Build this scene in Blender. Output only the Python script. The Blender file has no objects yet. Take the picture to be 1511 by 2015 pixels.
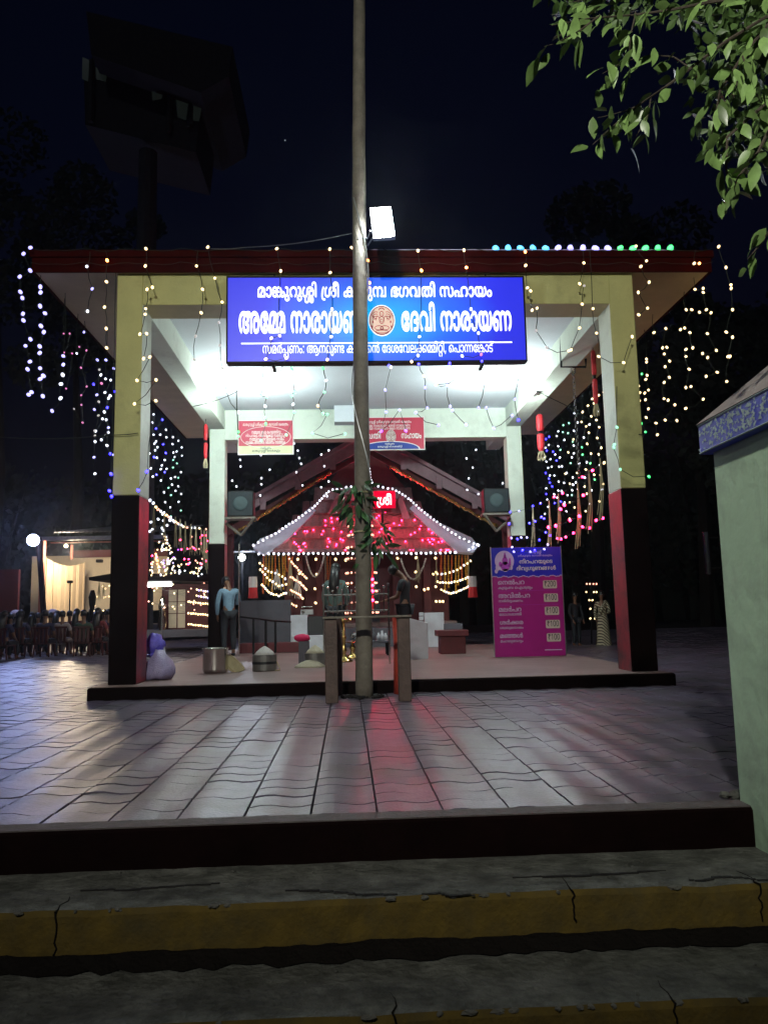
import bpy, bmesh, math, random
from mathutils import Vector, Matrix, Euler, noise
random.seed(7)
S = bpy.context.scene
COL = S.collection
R = math.radians

# ------------------------------------------------------------------ camera, sky, sun, exposure
CX, CH, YAW, PITCH, ROLL, FPX = -0.5135, 1.0, 0.0490, 0.1285, 0.0219, 1543.9
W0, H0 = 1511.0, 2015.0
fwd = Vector((math.sin(YAW)*math.cos(PITCH), math.cos(YAW)*math.cos(PITCH), math.sin(PITCH)))
rgt0 = Vector((math.cos(YAW), -math.sin(YAW), 0)); up0 = rgt0.cross(fwd)
rgt = rgt0*math.cos(ROLL) - up0*math.sin(ROLL)
upv = up0*math.cos(ROLL) + rgt0*math.sin(ROLL)
cam_d = bpy.data.cameras.new('camera'); cam = bpy.data.objects.new('camera', cam_d); COL.objects.link(cam)
cam.matrix_world = Matrix(((rgt.x, upv.x, -fwd.x, CX), (rgt.y, upv.y, -fwd.y, 0), (rgt.z, upv.z, -fwd.z, CH), (0, 0, 0, 1)))
cam_d.sensor_fit = 'VERTICAL'; cam_d.sensor_height = 24.0; cam_d.lens = 24.0*FPX/H0
cam_d.clip_start = 0.05; cam_d.clip_end = 1000
S.camera = cam

world = bpy.data.worlds.new('World'); S.world = world; world.use_nodes = True
wn = world.node_tree; bgn = wn.nodes['Background']
sky = wn.nodes.new('ShaderNodeTexSky'); sky.sky_type = 'NISHITA'; sky.sun_disc = False
sky.sun_elevation = R(-3.0); sky.sun_rotation = R(200); sky.air_density = 1.0; sky.dust_density = 0.3; sky.ozone_density = 4.0
hs = wn.nodes.new('ShaderNodeMixRGB'); hs.blend_type = 'MULTIPLY'; hs.inputs[0].default_value = 1.0
hs.inputs[2].default_value = (0.60, 0.85, 0.70, 1)
wn.links.new(sky.outputs[0], hs.inputs[1]); wn.links.new(hs.outputs[0], bgn.inputs[0])
bgn.inputs[1].default_value = 0.14

moon = bpy.data.lights.new('moon_light', 'SUN'); moon.energy = 0.05; moon.angle = R(0.5); moon.color = (0.9, 0.95, 1.0)
mo = bpy.data.objects.new('moon_light', moon); COL.objects.link(mo); mo.rotation_euler = (R(50), 0, R(-20))

S.view_settings.view_transform = 'Standard'; S.view_settings.look = 'None'
S.view_settings.exposure = 0.0; S.view_settings.gamma = 1.0; S.view_settings.use_curve_mapping = False
S.render.engine = 'CYCLES'
S.cycles.use_denoising = True
S.cycles.max_bounces = 6; S.cycles.diffuse_bounces = 3; S.cycles.glossy_bounces = 3; S.cycles.transmission_bounces = 3
S.cycles.sample_clamp_indirect = 3.0; S.cycles.sample_clamp_direct = 0.0
S.cycles.caustics_reflective = False; S.cycles.caustics_refractive = False
S.cycles.use_light_tree = True

# ------------------------------------------------------------------ helpers
def ray(px, py):
    return fwd + rgt*((px-755.5)/FPX) - upv*((py-1007.5)/FPX)
O0 = Vector((CX, 0, CH))
def at(px, py, Y): d = ray(px, py); return O0 + d*(Y/d.y)
def atz(px, py, z): d = ray(px, py); return O0 + d*((z-CH)/d.z)
def atx(px, py, X): d = ray(px, py); return O0 + d*((X-CX)/d.x)

MATS = {}
def mat(name, col, rough=0.6, metal=0.0, emit=None, es=0.0, var=0.12, scale=6.0, bump=0.0, bscale=None, coat=0.0, spec=0.5, objvar=0.0, dark=None, dscale=1.5, dlo=0.45, dhi=0.65, trans=0.0, shadow_emit=True):
    m = bpy.data.materials.new(name); m.use_nodes = True; nt = m.node_tree; b = nt.nodes['Principled BSDF']
    MATS[name] = m
    b.inputs['Roughness'].default_value = rough; b.inputs['Metallic'].default_value = metal
    b.inputs['Coat Weight'].default_value = coat; b.inputs['Specular IOR Level'].default_value = spec
    b.inputs['Transmission Weight'].default_value = trans
    c4 = (*col, 1)
    geo = nt.nodes.new('ShaderNodeNewGeometry')
    n = nt.nodes.new('ShaderNodeTexNoise'); n.inputs['Scale'].default_value = scale; n.inputs['Detail'].default_value = 6; n.inputs['Roughness'].default_value = 0.65
    nt.links.new(geo.outputs['Position'], n.inputs['Vector'])
    mr = nt.nodes.new('ShaderNodeMapRange'); mr.inputs['From Min'].default_value = 0.3; mr.inputs['From Max'].default_value = 0.7
    mr.inputs['To Min'].default_value = 1-var; mr.inputs['To Max'].default_value = 1+var
    nt.links.new(n.outputs['Fac'], mr.inputs['Value'])
    mul = nt.nodes.new('ShaderNodeVectorMath'); mul.operation = 'SCALE'; mul.inputs[0].default_value = col
    nt.links.new(mr.outputs[0], mul.inputs['Scale'])
    out = mul.outputs[0]
    if dark is not None:
        n2 = nt.nodes.new('ShaderNodeTexNoise'); n2.inputs['Scale'].default_value = dscale; n2.inputs['Detail'].default_value = 8; n2.inputs['Roughness'].default_value = 0.7
        nt.links.new(geo.outputs['Position'], n2.inputs['Vector'])
        m2 = nt.nodes.new('ShaderNodeMapRange'); m2.inputs['From Min'].default_value = dlo; m2.inputs['From Max'].default_value = dhi
        nt.links.new(n2.outputs['Fac'], m2.inputs['Value'])
        mx = nt.nodes.new('ShaderNodeMixRGB'); nt.links.new(m2.outputs[0], mx.inputs[0]); nt.links.new(out, mx.inputs[1]); mx.inputs[2].default_value = (*dark, 1)
        out = mx.outputs[0]
    if objvar:
        oi = nt.nodes.new('ShaderNodeObjectInfo'); m3 = nt.nodes.new('ShaderNodeMapRange')
        m3.inputs['To Min'].default_value = 1-objvar; m3.inputs['To Max'].default_value = 1+objvar
        nt.links.new(oi.outputs['Random'], m3.inputs['Value'])
        v3 = nt.nodes.new('ShaderNodeVectorMath'); v3.operation = 'SCALE'; nt.links.new(out, v3.inputs[0]); nt.links.new(m3.outputs[0], v3.inputs['Scale']); out = v3.outputs[0]
    nt.links.new(out, b.inputs['Base Color'])
    if bump:
        n4 = nt.nodes.new('ShaderNodeTexNoise'); n4.inputs['Scale'].default_value = bscale or scale*4; n4.inputs['Detail'].default_value = 5
        nt.links.new(geo.outputs['Position'], n4.inputs['Vector'])
        bp = nt.nodes.new('ShaderNodeBump'); bp.inputs['Strength'].default_value = bump; bp.inputs['Distance'].default_value = 0.02
        nt.links.new(n4.outputs['Fac'], bp.inputs['Height']); nt.links.new(bp.outputs[0], b.inputs['Normal'])
    if emit is not None:
        b.inputs['Emission Color'].default_value = (*emit, 1); b.inputs['Emission Strength'].default_value = es
        if not shadow_emit: m.cycles.emission_sampling = 'NONE'
    return m

class MB:
    def __init__(s): s.v = []; s.f = []; s.sm = False
    def add(s, vs, fs):
        o = len(s.v); s.v += [tuple(v) for v in vs]; s.f += [tuple(i+o for i in f) for f in fs]; return s
    def box(s, x0, x1, y0, y1, z0, z1):
        return s.add([(x0,y0,z0),(x1,y0,z0),(x1,y1,z0),(x0,y1,z0),(x0,y0,z1),(x1,y0,z1),(x1,y1,z1),(x0,y1,z1)],
                     [(0,3,2,1),(4,5,6,7),(0,1,5,4),(1,2,6,5),(2,3,7,6),(3,0,4,7)])
    def cbox(s, x0, x1, y0, y1, z0, z1, c=0.01):        # box with bevelled vertical+horizontal edges
        vs = []; 
        for x, y, z in [(a,b,d) for d in (z0,z1) for (a,b) in ((x0,y0),(x1,y0),(x1,y1),(x0,y1))]:
            sx = 1 if x == x0 else -1; sy = 1 if y == y0 else -1; sz = 1 if z == z0 else -1
            vs += [(x+sx*c, y+sy*c, z), (x+sx*c, y, z+sz*c), (x, y+sy*c, z+sz*c)]
        bm = bmesh.new()
        for v in vs: bm.verts.new(v)
        r = bmesh.ops.convex_hull(bm, input=bm.verts); bm.verts.index_update()
        s.add([v.co[:] for v in bm.verts], [[v.index for v in f.verts] for f in bm.faces]); bm.free(); return s
    def hexa(s, p):                                       # 8 points: bottom 4 ccw, top 4
        return s.add(p, [(0,3,2,1),(4,5,6,7),(0,1,5,4),(1,2,6,5),(2,3,7,6),(3,0,4,7)])
    def prism(s, pts, d):                                 # polygon extruded by vector d
        n = len(pts); d = Vector(d); vs = [Vector(p) for p in pts] + [Vector(p)+d for p in pts]
        return s.add(vs, [tuple(range(n))[::-1], tuple(range(n, 2*n))] + [(i, (i+1) % n, (i+1) % n+n, i+n) for i in range(n)])
    def tube(s, pts, r, n=6, caps=True):
        pts = [Vector(p) for p in pts]; k = len(pts)
        rs = r if isinstance(r, (list, tuple)) else [r]*k
        vs = []; prev = None
        for i, p in enumerate(pts):
            t = (pts[min(i+1, k-1)] - pts[max(i-1, 0)])
            if t.length < 1e-9: t = Vector((0,0,1))
            t.normalize()
            if prev is None:
                a = Vector((0,0,1)) if abs(t.z) < 0.9 else Vector((1,0,0)); a = (a - t*a.dot(t)).normalized()
            else:
                a = prev - t*prev.dot(t); a = a.normalized() if a.length > 1e-6 else t.orthogonal().normalized()
            prev = a; b = t.cross(a)
            for j in range(n):
                an = 2*math.pi*j/n; vs.append(p + (a*math.cos(an) + b*math.sin(an))*rs[i])
        fs = [(i*n+j, i*n+(j+1) % n, (i+1)*n+(j+1) % n, (i+1)*n+j) for i in range(k-1) for j in range(n)]
        if caps: fs += [tuple(range(n))[::-1], tuple(range((k-1)*n, k*n))]
        return s.add(vs, fs)
    def lathe(s, prof, c=(0,0,0), n=16, caps=True):       # prof: (r, z)
        c = Vector(c); vs = [c + Vector((r*math.cos(2*math.pi*j/n), r*math.sin(2*math.pi*j/n), z)) for r, z in prof for j in range(n)]
        k = len(prof); fs = [(i*n+j, i*n+(j+1) % n, (i+1)*n+(j+1) % n, (i+1)*n+j) for i in range(k-1) for j in range(n)]
        if caps: fs += [tuple(range(n))[::-1], tuple(range((k-1)*n, k*n))]
        return s.add(vs, fs)
    def ball(s, c, r, n=8, m=5, sc=(1,1,1), jit=0.0):
        c = Vector(c); vs = [c+Vector((0,0,-r*sc[2]))]
        for i in range(1, m):
            a = -math.pi/2 + math.pi*i/m
            for j in range(n):
                b = 2*math.pi*j/n; q = r*(1+random.uniform(-jit, jit))
                vs.append(c + Vector((q*sc[0]*math.cos(a)*math.cos(b), q*sc[1]*math.cos(a)*math.sin(b), q*sc[2]*math.sin(a))))
        vs.append(c+Vector((0,0,r*sc[2]))); L = len(vs)-1
        fs = [(0, 1+(j+1) % n, 1+j) for j in range(n)] + [(L, 1+(m-2)*n+j, 1+(m-2)*n+(j+1) % n) for j in range(n)]
        fs += [(1+i*n+j, 1+i*n+(j+1) % n, 1+(i+1)*n+(j+1) % n, 1+(i+1)*n+j) for i in range(m-2) for j in range(n)]
        return s.add(vs, fs)
    def xf(s, M, start=0):
        for i in range(start, len(s.v)): s.v[i] = tuple(M @ Vector(s.v[i]))
        return s
    def crumple(s, amp, f):
        for i, v in enumerate(s.v):
            n = noise.noise_vector(Vector(v)*f) + noise.noise_vector(Vector(v)*f*2.3)*0.5; s.v[i] = (v[0]+n.x*amp, v[1]+n.y*amp, max(v[2]+n.z*amp*0.8, 0.162))
        return s
    def mesh(s, name, m, smooth=False):
        me = bpy.data.meshes.new(name); me.from_pydata(s.v, [], s.f)
        for q in (m if isinstance(m, (list, tuple)) else [m]): me.materials.append(MATS[q] if isinstance(q, str) else q)
        if smooth: me.polygons.foreach_set('use_smooth', [True]*len(me.polygons))
        me.update(); return me
    def build(s, name, m, parent=None, smooth=False, local=False, fixn=False):
        me = s.mesh(name, m, smooth)
        if fixn:
            bm = bmesh.new(); bm.from_mesh(me); bmesh.ops.recalc_face_normals(bm, faces=bm.faces); bm.to_mesh(me); bm.free()
        return link(name, me, parent, local)
def rootloc(o):
    v = Vector((0,0,0))
    while o: v += o.location; o = o.parent
    return v
def link(name, data, parent=None, local=False, loc=None):
    o = bpy.data.objects.new(name, data); COL.objects.link(o)
    if parent is not None:
        o.parent = parent
        if not local: o.location = -rootloc(parent)
        if loc is not None: o.location = (Vector(loc) - rootloc(parent))
    elif loc is not None: o.location = loc
    return o
def tag(o, label=None, cat=None, group=None, kind=None):
    if label: o['label'] = label
    if cat: o['category'] = cat
    if group: o['group'] = group
    if kind: o['kind'] = kind
    return o
def thing(name, label, cat, loc=(0,0,0), group=None):
    o = bpy.data.objects.new(name, None); COL.objects.link(o); o.location = loc; o.empty_display_size = 0.1
    return tag(o, label, cat, group)
def struct(o): o['kind'] = 'structure'; return o
def box(name, m, parent, x0, x1, y0, y1, z0, z1, c=0.0):
    b = MB(); (b.cbox(x0,x1,y0,y1,z0,z1,c) if c else b.box(x0,x1,y0,y1,z0,z1)); return b.build(name, m, parent, fixn=bool(c))

# ------------------------------------------------------------------ lettering (outlines of Malayalam glyphs)
# letter shapes: glyph number: (advance, closed outlines as x, y, x, y ...)
GL = {
    3: (309, []),
    6: (453, [[201,-23,147,-13,117,0,87,22,55,55,38,85,26,121,20,193,27,235,43,277,93,334,129,356,165,368,201,374,255,374,309,362,345,345,371,325,399,294,419,259,430,217,430,139,417,91,401,61,351,11,321,-6,279,-19,243,-24],[195,73,165,88,138,121,128,163,134,217,147,246,177,272,213,282,261,278,297,257,316,229,324,193,321,139,305,103,279,82,237,69]]),
    9: (1495, [[505,-23,430,-6,382,23,333,79,315,115,302,157,295,199,295,265,308,337,333,397,356,433,401,481,394,484,322,482,244,458,193,421,171,391,152,349,140,271,144,223,154,187,181,133,260,55,258,43,214,-11,196,-19,166,-2,104,55,74,97,46,157,31,217,26,295,38,367,53,409,80,457,136,513,184,542,256,567,340,578,448,572,520,555,598,574,694,578,760,569,802,555,844,531,892,487,946,531,1006,561,1060,574,1156,578,1258,560,1324,530,1390,475,1421,433,1440,397,1460,331,1466,277,1465,181,1452,121,1440,91,1402,37,1365,7,1300,-18,1228,-24,1150,-6,1108,23,1071,67,1052,109,1040,157,1039,223,1044,259,1059,307,1077,337,1111,373,1138,393,1180,409,1228,416,1276,413,1312,402,1312,409,1300,423,1258,453,1192,476,1108,482,1054,473,1012,454,988,433,968,403,951,343,946,-5,934,-12,856,-12,836,7,836,313,833,355,823,397,799,439,772,460,718,482,676,485,672,481,695,457,714,421,721,391,721,349,706,303,682,275,660,259,702,223,724,187,733,145,725,85,708,49,679,19,652,0,592,-20],[492,73,449,97,417,145,405,193,405,277,421,337,457,403,496,441,538,461,568,448,595,427,612,391,611,349,598,325,580,312,532,300,502,300,490,292,488,217,496,208,568,201,598,189,617,169,625,133,616,100,592,78,556,68],[1216,73,1186,87,1171,103,1156,133,1147,175,1152,247,1172,289,1198,310,1246,322,1294,316,1330,298,1358,271,1362,229,1349,151,1333,115,1306,87,1264,72]]),
    10: (1647, [[1270,-212,1198,-202,1135,-182,1128,-164,1155,-98,1168,-90,1246,-112,1342,-114,1384,-108,1432,-89,1474,-56,1501,-14,1518,46,1520,112,1517,142,1501,196,1474,238,1450,259,1446,172,1428,100,1390,40,1342,2,1294,-16,1264,-22,1180,-22,1114,2,1064,46,1040,88,1026,142,1026,208,1041,262,1072,310,1126,354,1162,372,1204,384,1302,394,1270,433,1234,457,1162,480,1084,480,1024,461,980,424,964,394,950,340,949,4,943,-8,934,-11,856,-11,838,-2,834,352,821,400,805,430,760,467,700,485,670,484,708,436,721,388,721,346,713,316,700,295,659,256,706,217,726,184,733,124,720,70,696,34,658,3,610,-16,568,-23,484,-21,412,3,370,34,338,70,308,136,295,202,295,268,309,340,346,418,403,484,352,485,310,480,250,461,214,439,186,412,157,364,141,298,141,244,150,196,187,124,248,70,260,52,222,-2,202,-18,184,-14,160,2,112,46,68,106,44,160,30,226,26,298,36,358,56,418,92,472,148,521,190,545,226,558,304,576,412,577,520,556,610,576,724,576,778,564,820,546,850,527,892,487,940,528,970,546,1012,563,1066,576,1174,576,1228,564,1288,540,1360,484,1404,424,1426,378,1504,342,1566,286,1601,232,1613,202,1627,148,1632,70,1622,4,1602,-56,1572,-104,1528,-148,1468,-184,1402,-204,1330,-214],[505,70,460,88,427,124,405,190,403,262,412,310,439,376,478,425,532,461,574,444,601,418,612,388,612,352,598,324,574,309,496,300,490,295,488,214,496,206,556,204,592,192,619,166,625,130,613,94,586,75,556,68],[1190,76,1156,101,1137,142,1137,202,1153,244,1180,271,1216,289,1264,300,1333,298,1340,250,1340,202,1331,148,1315,112,1288,86,1264,75,1240,72]]),
    19: (1988, [[1490,-239,1442,-229,1413,-215,1362,-173,1338,-143,1314,-95,1286,-13,1040,-11,1028,1,1003,49,1042,121,1042,193,1022,233,1004,249,980,259,932,263,902,257,878,243,857,217,844,175,848,127,870,85,896,61,900,49,854,-13,842,-18,830,-13,785,31,762,61,738,127,738,205,746,235,768,277,812,321,878,351,962,358,1034,345,1070,327,1094,307,1126,271,1144,235,1152,199,1152,151,1147,115,1134,85,1274,83,1278,235,1302,343,1344,433,1406,505,1448,536,1484,554,1532,569,1592,578,1640,578,1718,567,1772,547,1820,519,1856,486,1894,439,1924,379,1948,289,1955,223,1954,109,1940,31,1911,-65,1858,-167,1802,-235,1790,-238,1778,-233,1721,-185,1722,-167,1769,-107,1792,-65,1815,-11,1834,61,1842,133,1842,217,1827,313,1809,361,1781,409,1748,441,1718,460,1670,477,1628,482,1568,477,1532,467,1490,442,1462,415,1423,349,1404,295,1393,241,1386,181,1386,85,1552,85,1553,409,1568,418,1652,417,1661,403,1661,-95,1648,-155,1628,-191,1610,-209,1562,-234,1526,-240],[1486,-143,1454,-127,1427,-95,1410,-59,1400,-13,1550,-14,1552,-89,1545,-125,1526,-144],[212,-23,152,-7,110,17,66,67,36,133,24,205,28,289,49,373,73,421,110,471,164,518,218,548,284,569,350,578,440,574,500,560,554,536,596,505,646,445,670,391,682,343,682,217,669,163,638,97,602,49,548,-1,518,-19,506,-19,498,-11,456,43,454,55,533,133,558,181,574,259,573,289,561,355,545,391,524,421,494,448,464,464,386,482,308,475,254,454,208,421,173,379,145,319,212,338,260,340,308,331,355,307,380,283,406,241,418,193,414,115,406,85,387,49,344,5,290,-18,248,-24],[212,73,176,91,155,115,138,157,131,205,158,226,200,243,254,242,278,232,298,211,309,181,309,133,298,103,278,82,254,72]]),
    23: (1038, [[189,-23,129,-12,93,5,44,55,25,103,20,139,31,217,61,265,111,303,183,329,279,341,303,433,338,493,393,543,441,566,483,575,543,578,603,567,657,542,693,511,725,469,749,415,765,341,861,329,933,303,989,253,1012,205,1018,139,1007,79,995,55,965,19,939,0,909,-13,849,-24,807,-24,753,-18,729,-13,721,-5,721,13,733,55,747,76,819,70,861,76,893,97,905,127,904,181,883,211,837,235,771,244,767,241,754,157,725,85,687,37,633,-1,573,-20,507,-24,435,-10,375,19,321,-7,279,-19,237,-24],[189,73,165,82,140,109,130,145,139,193,165,220,189,231,231,242,273,244,277,241,289,163,313,97,291,84,249,72],[492,73,453,88,420,121,397,175,388,241,393,246,651,246,656,229,645,169,615,109,591,88,567,77,531,70],[390,343,402,397,433,451,477,477,525,484,573,475,612,451,640,403,654,343]]),
    25: (897, [[250,-23,178,-7,116,31,86,61,56,109,32,187,26,289,44,385,62,433,88,475,152,547,184,573,202,574,258,511,258,499,200,445,165,391,144,325,139,253,152,175,170,133,187,109,226,82,268,72,310,75,334,83,355,97,371,121,389,193,392,355,404,427,430,487,448,511,484,543,514,560,556,572,640,578,694,569,730,555,778,525,802,501,833,457,857,397,870,325,870,253,858,187,833,121,798,67,754,19,712,-17,700,-17,662,19,641,49,641,61,709,127,739,181,755,241,757,319,743,385,733,409,709,445,682,466,658,476,610,482,556,465,530,439,519,415,506,349,504,199,498,151,485,103,467,67,430,25,382,-6,328,-21]]),
    30: (939, [[174,-23,117,-13,69,13,37,55,26,103,31,151,49,187,75,212,126,235,87,257,61,283,43,313,32,361,32,403,43,451,69,493,99,523,141,549,189,566,273,578,321,578,369,573,435,555,513,505,555,543,603,567,663,578,705,578,777,565,813,549,875,493,893,463,905,427,910,349,899,301,885,272,833,217,855,199,873,174,883,145,884,115,875,55,855,25,836,7,801,-12,741,-24,705,-24,651,-13,615,7,591,31,567,88,561,89,469,43,357,0,267,-20],[695,67,675,77,662,97,662,151,705,168,741,167,771,154,783,133,785,115,774,79,753,66],[165,73,141,87,134,109,138,133,165,148,219,154,481,151,309,84,255,72],[286,247,327,281,340,301,352,343,354,379,345,415,333,438,309,463,275,481,327,486,375,476,417,451,438,421,454,355,456,265,465,247],[549,247,562,265,562,343,571,409,582,439,597,457,627,476,687,484,741,472,771,451,790,421,800,373,796,331,786,307,771,289,729,264,681,252],[183,313,153,322,138,337,128,367,129,401,165,416,201,418,225,413,243,401,251,385,254,361,249,343,228,319]]),
    33: (563, [[252,-23,141,-6,24,43,11,55,11,67,43,115,60,133,69,136,141,101,219,78,273,72,357,78,399,96,418,115,427,139,428,169,420,193,399,214,369,225,183,238,129,251,81,275,45,313,25,367,24,427,38,475,63,510,93,536,141,560,189,572,243,578,363,572,417,561,489,537,537,513,546,499,495,424,477,425,435,448,369,471,291,482,249,482,189,470,155,451,139,427,134,409,137,379,147,361,165,347,201,335,375,326,429,315,459,303,495,277,520,247,533,217,540,145,532,103,507,55,483,31,447,6,393,-13,315,-24]]),
    37: (1368, [[217,-23,169,-12,133,5,101,31,71,67,48,115,36,163,30,265,41,343,54,385,78,433,103,466,151,513,223,554,289,572,337,578,421,574,475,561,499,549,565,499,607,537,649,561,697,575,757,578,841,560,877,536,913,499,949,535,991,561,1039,574,1105,578,1171,566,1231,537,1287,481,1317,427,1333,373,1340,325,1340,253,1323,169,1304,121,1269,67,1219,13,1183,-17,1171,-18,1123,31,1112,55,1180,127,1216,199,1226,247,1228,313,1215,379,1183,437,1159,460,1123,477,1093,482,1051,478,1027,470,1003,452,978,409,968,349,967,1,949,-12,871,-12,859,-5,856,7,856,355,844,421,817,460,781,477,733,482,679,466,652,445,641,427,624,367,621,1,607,-12,529,-12,517,-5,512,7,512,289,507,367,490,421,463,453,409,477,343,482,271,467,235,448,196,415,161,361,148,319,217,338,265,340,307,333,349,314,379,289,404,253,419,205,422,145,413,97,399,61,349,6,295,-18,253,-24],[217,73,190,85,161,115,143,157,136,205,151,219,187,238,223,246,259,242,283,232,302,211,314,175,314,139,302,103,283,82,259,72]]),
    38: (1014, [[481,-23,412,-7,370,19,346,43,315,91,294,169,290,241,308,331,345,403,412,481,316,482,256,466,204,433,163,379,146,331,140,295,140,247,148,205,163,163,181,133,260,55,258,43,214,-11,196,-19,142,17,104,55,70,104,38,181,26,253,32,343,50,403,81,457,142,518,196,549,250,567,328,578,424,572,508,546,556,563,610,574,652,578,742,574,814,555,880,519,929,469,952,433,972,385,984,337,986,259,978,193,960,139,923,73,865,13,832,-13,808,-19,790,1,758,43,756,55,834,133,863,193,872,241,872,301,857,367,820,427,766,466,694,484,610,482,607,475,654,427,678,391,711,313,722,241,721,175,712,127,683,61,634,11,604,-6,562,-19],[484,73,448,88,421,121,404,181,405,259,417,313,441,367,478,415,508,439,547,403,587,337,606,277,611,199,599,133,578,97,544,76]]),
    40: (641, [[377,-22,311,-14,296,-4,311,70,329,79,401,71,461,79,494,104,501,128,501,158,485,194,455,215,419,226,317,230,310,242,310,308,323,322,395,323,437,331,461,341,479,358,492,392,488,428,473,452,449,468,395,480,329,479,293,471,239,443,194,392,169,338,154,260,154,152,176,14,167,-1,89,-14,71,-5,44,134,40,248,46,302,63,374,87,428,122,476,185,531,251,561,317,575,431,575,467,568,515,550,551,525,575,499,589,476,602,434,602,386,589,344,569,312,526,278,545,268,581,236,606,194,614,128,599,69,588,50,557,18,515,-6,431,-24]]),
    42: (911, [[176,-13,104,59,70,108,38,191,26,269,31,353,51,425,86,485,130,528,166,551,214,569,250,576,310,578,358,569,394,553,430,527,454,500,490,535,544,565,592,576,652,578,706,568,748,552,784,528,821,491,852,443,876,371,883,323,883,257,876,209,851,131,827,89,751,5,718,-18,694,-1,653,53,706,107,733,143,752,179,767,233,770,323,762,365,739,419,712,452,688,468,658,479,604,480,580,474,550,457,530,431,518,401,511,353,510,-1,496,-12,418,-12,402,5,402,281,396,383,385,419,358,458,310,480,262,480,208,457,181,431,151,371,140,323,141,251,153,197,175,149,199,113,252,65,258,53,196,-16]]),
    44: (896, [[115,-12,61,42,38,78,20,150,23,204,44,264,81,308,137,342,189,356,261,357,321,344,357,325,393,294,419,258,438,198,438,144,419,84,423,81,723,81,727,558,741,567,819,567,837,558,838,6,825,-12,327,-12,313,0,288,54,317,96,328,126,328,186,318,216,301,240,279,254,249,262,213,262,165,243,145,222,134,198,128,168,134,126,144,102,182,60,185,48,135,-16]]),
    46: (1306, [[217,-23,169,-12,140,1,89,43,71,67,48,115,36,163,30,217,35,313,59,397,103,466,175,530,223,554,271,569,337,578,385,578,475,561,529,531,565,499,619,549,679,572,763,578,841,561,901,523,944,475,969,427,987,367,994,313,989,223,969,151,931,85,1135,82,1139,553,1153,566,1231,566,1243,559,1246,7,1237,-11,823,-12,805,1,774,55,838,133,863,181,879,241,879,337,861,397,829,445,793,470,745,482,697,476,673,466,646,439,629,397,621,331,619,1,601,-12,523,-11,510,7,510,331,500,397,478,439,451,461,415,476,343,482,271,467,211,430,167,373,148,319,217,338,265,340,325,327,373,295,404,253,419,205,422,145,413,97,387,43,349,6,295,-18,253,-24],[217,73,190,85,161,115,143,157,136,205,151,219,187,238,223,246,259,242,283,232,302,211,314,175,314,139,302,103,283,82,259,72]]),
    47: (654, [[410,-23,335,-13,249,13,242,31,268,91,287,104,371,77,467,72,515,88,523,103,522,127,515,136,497,143,377,150,323,162,299,174,275,196,261,217,253,247,253,289,267,331,293,357,323,375,401,392,497,394,515,400,523,421,517,445,503,460,473,473,413,482,371,482,305,470,245,441,201,397,171,337,154,259,154,151,176,13,167,-2,95,-15,77,-12,70,-5,52,79,40,187,40,247,57,349,89,426,125,475,173,518,245,555,323,574,419,578,497,567,551,548,587,523,605,504,623,473,630,445,630,403,619,361,605,341,575,317,515,300,395,297,362,283,358,271,361,259,383,246,521,236,575,219,595,205,617,179,630,139,632,103,625,67,612,43,581,11,551,-6,509,-18,467,-24]]),
    48: (723, [[61,-11,48,7,48,295,54,349,65,397,85,444,133,505,175,537,244,565,331,578,385,578,457,569,523,548,565,525,613,481,639,445,657,403,674,313,676,7,667,-11],[310,85,404,187,457,273,471,307,482,361,484,409,473,457,481,460,526,421,554,355,566,241,566,85],[159,97,162,319,184,397,211,439,241,465,289,482,337,477,364,451,374,409,368,355,351,307,316,247,268,187]]),
    49: (1035, [[346,-23,274,-13,220,6,184,25,112,85,70,146,44,211,32,259,26,355,40,427,62,475,79,499,118,537,148,555,178,567,238,578,274,578,328,569,364,555,388,538,448,566,508,578,586,571,622,560,652,543,688,511,720,463,738,409,745,367,744,283,725,205,689,133,637,73,682,68,754,83,802,107,832,133,865,181,888,247,893,343,870,433,823,517,834,535,880,567,892,574,910,574,941,535,978,463,996,403,1004,337,1002,253,988,193,960,127,924,79,874,35,832,11,790,-6,736,-18,640,-24,592,-18,520,0,442,-20],[328,73,268,94,214,133,174,187,148,253,139,313,139,361,146,397,175,451,220,479,280,482,310,471,326,457,310,415,301,367,301,301,308,253,339,163,374,109,409,73,394,68],[517,103,464,157,432,217,417,271,411,349,421,403,447,451,484,476,532,484,586,465,613,433,629,391,635,313,623,241,600,187,556,127]]),
    50: (736, [[460,-23,424,-17,382,-1,320,55,302,85,286,133,278,211,288,271,303,313,332,355,358,379,406,405,466,416,496,416,559,403,526,434,466,467,382,482,346,482,280,470,238,454,202,430,163,379,147,337,140,295,140,247,148,205,163,163,181,133,260,55,258,43,208,-17,190,-18,142,17,104,55,70,104,44,163,31,217,26,295,36,355,57,415,87,463,136,512,172,536,256,567,334,578,388,578,472,567,538,543,604,501,653,445,671,415,694,355,709,265,703,163,682,95,652,47,622,18,592,-1,532,-20],[457,73,424,88,403,115,387,181,393,247,409,283,436,308,472,320,526,319,562,304,599,271,601,211,592,157,577,121,550,88,508,72]]),
    51: (674, [[185,-14,130,28,92,70,62,118,39,178,26,256,26,298,38,370,69,442,106,490,142,521,196,551,256,570,304,577,394,576,454,563,520,534,580,481,605,448,630,394,643,340,648,256,642,214,624,148,594,88,565,52,496,-10,472,-18,452,-2,415,52,418,61,487,124,524,196,534,244,534,298,511,382,478,430,430,463,364,481,316,481,280,474,226,451,193,424,165,382,146,328,141,298,141,244,159,172,187,124,248,70,260,52,210,-14]]),
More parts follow.
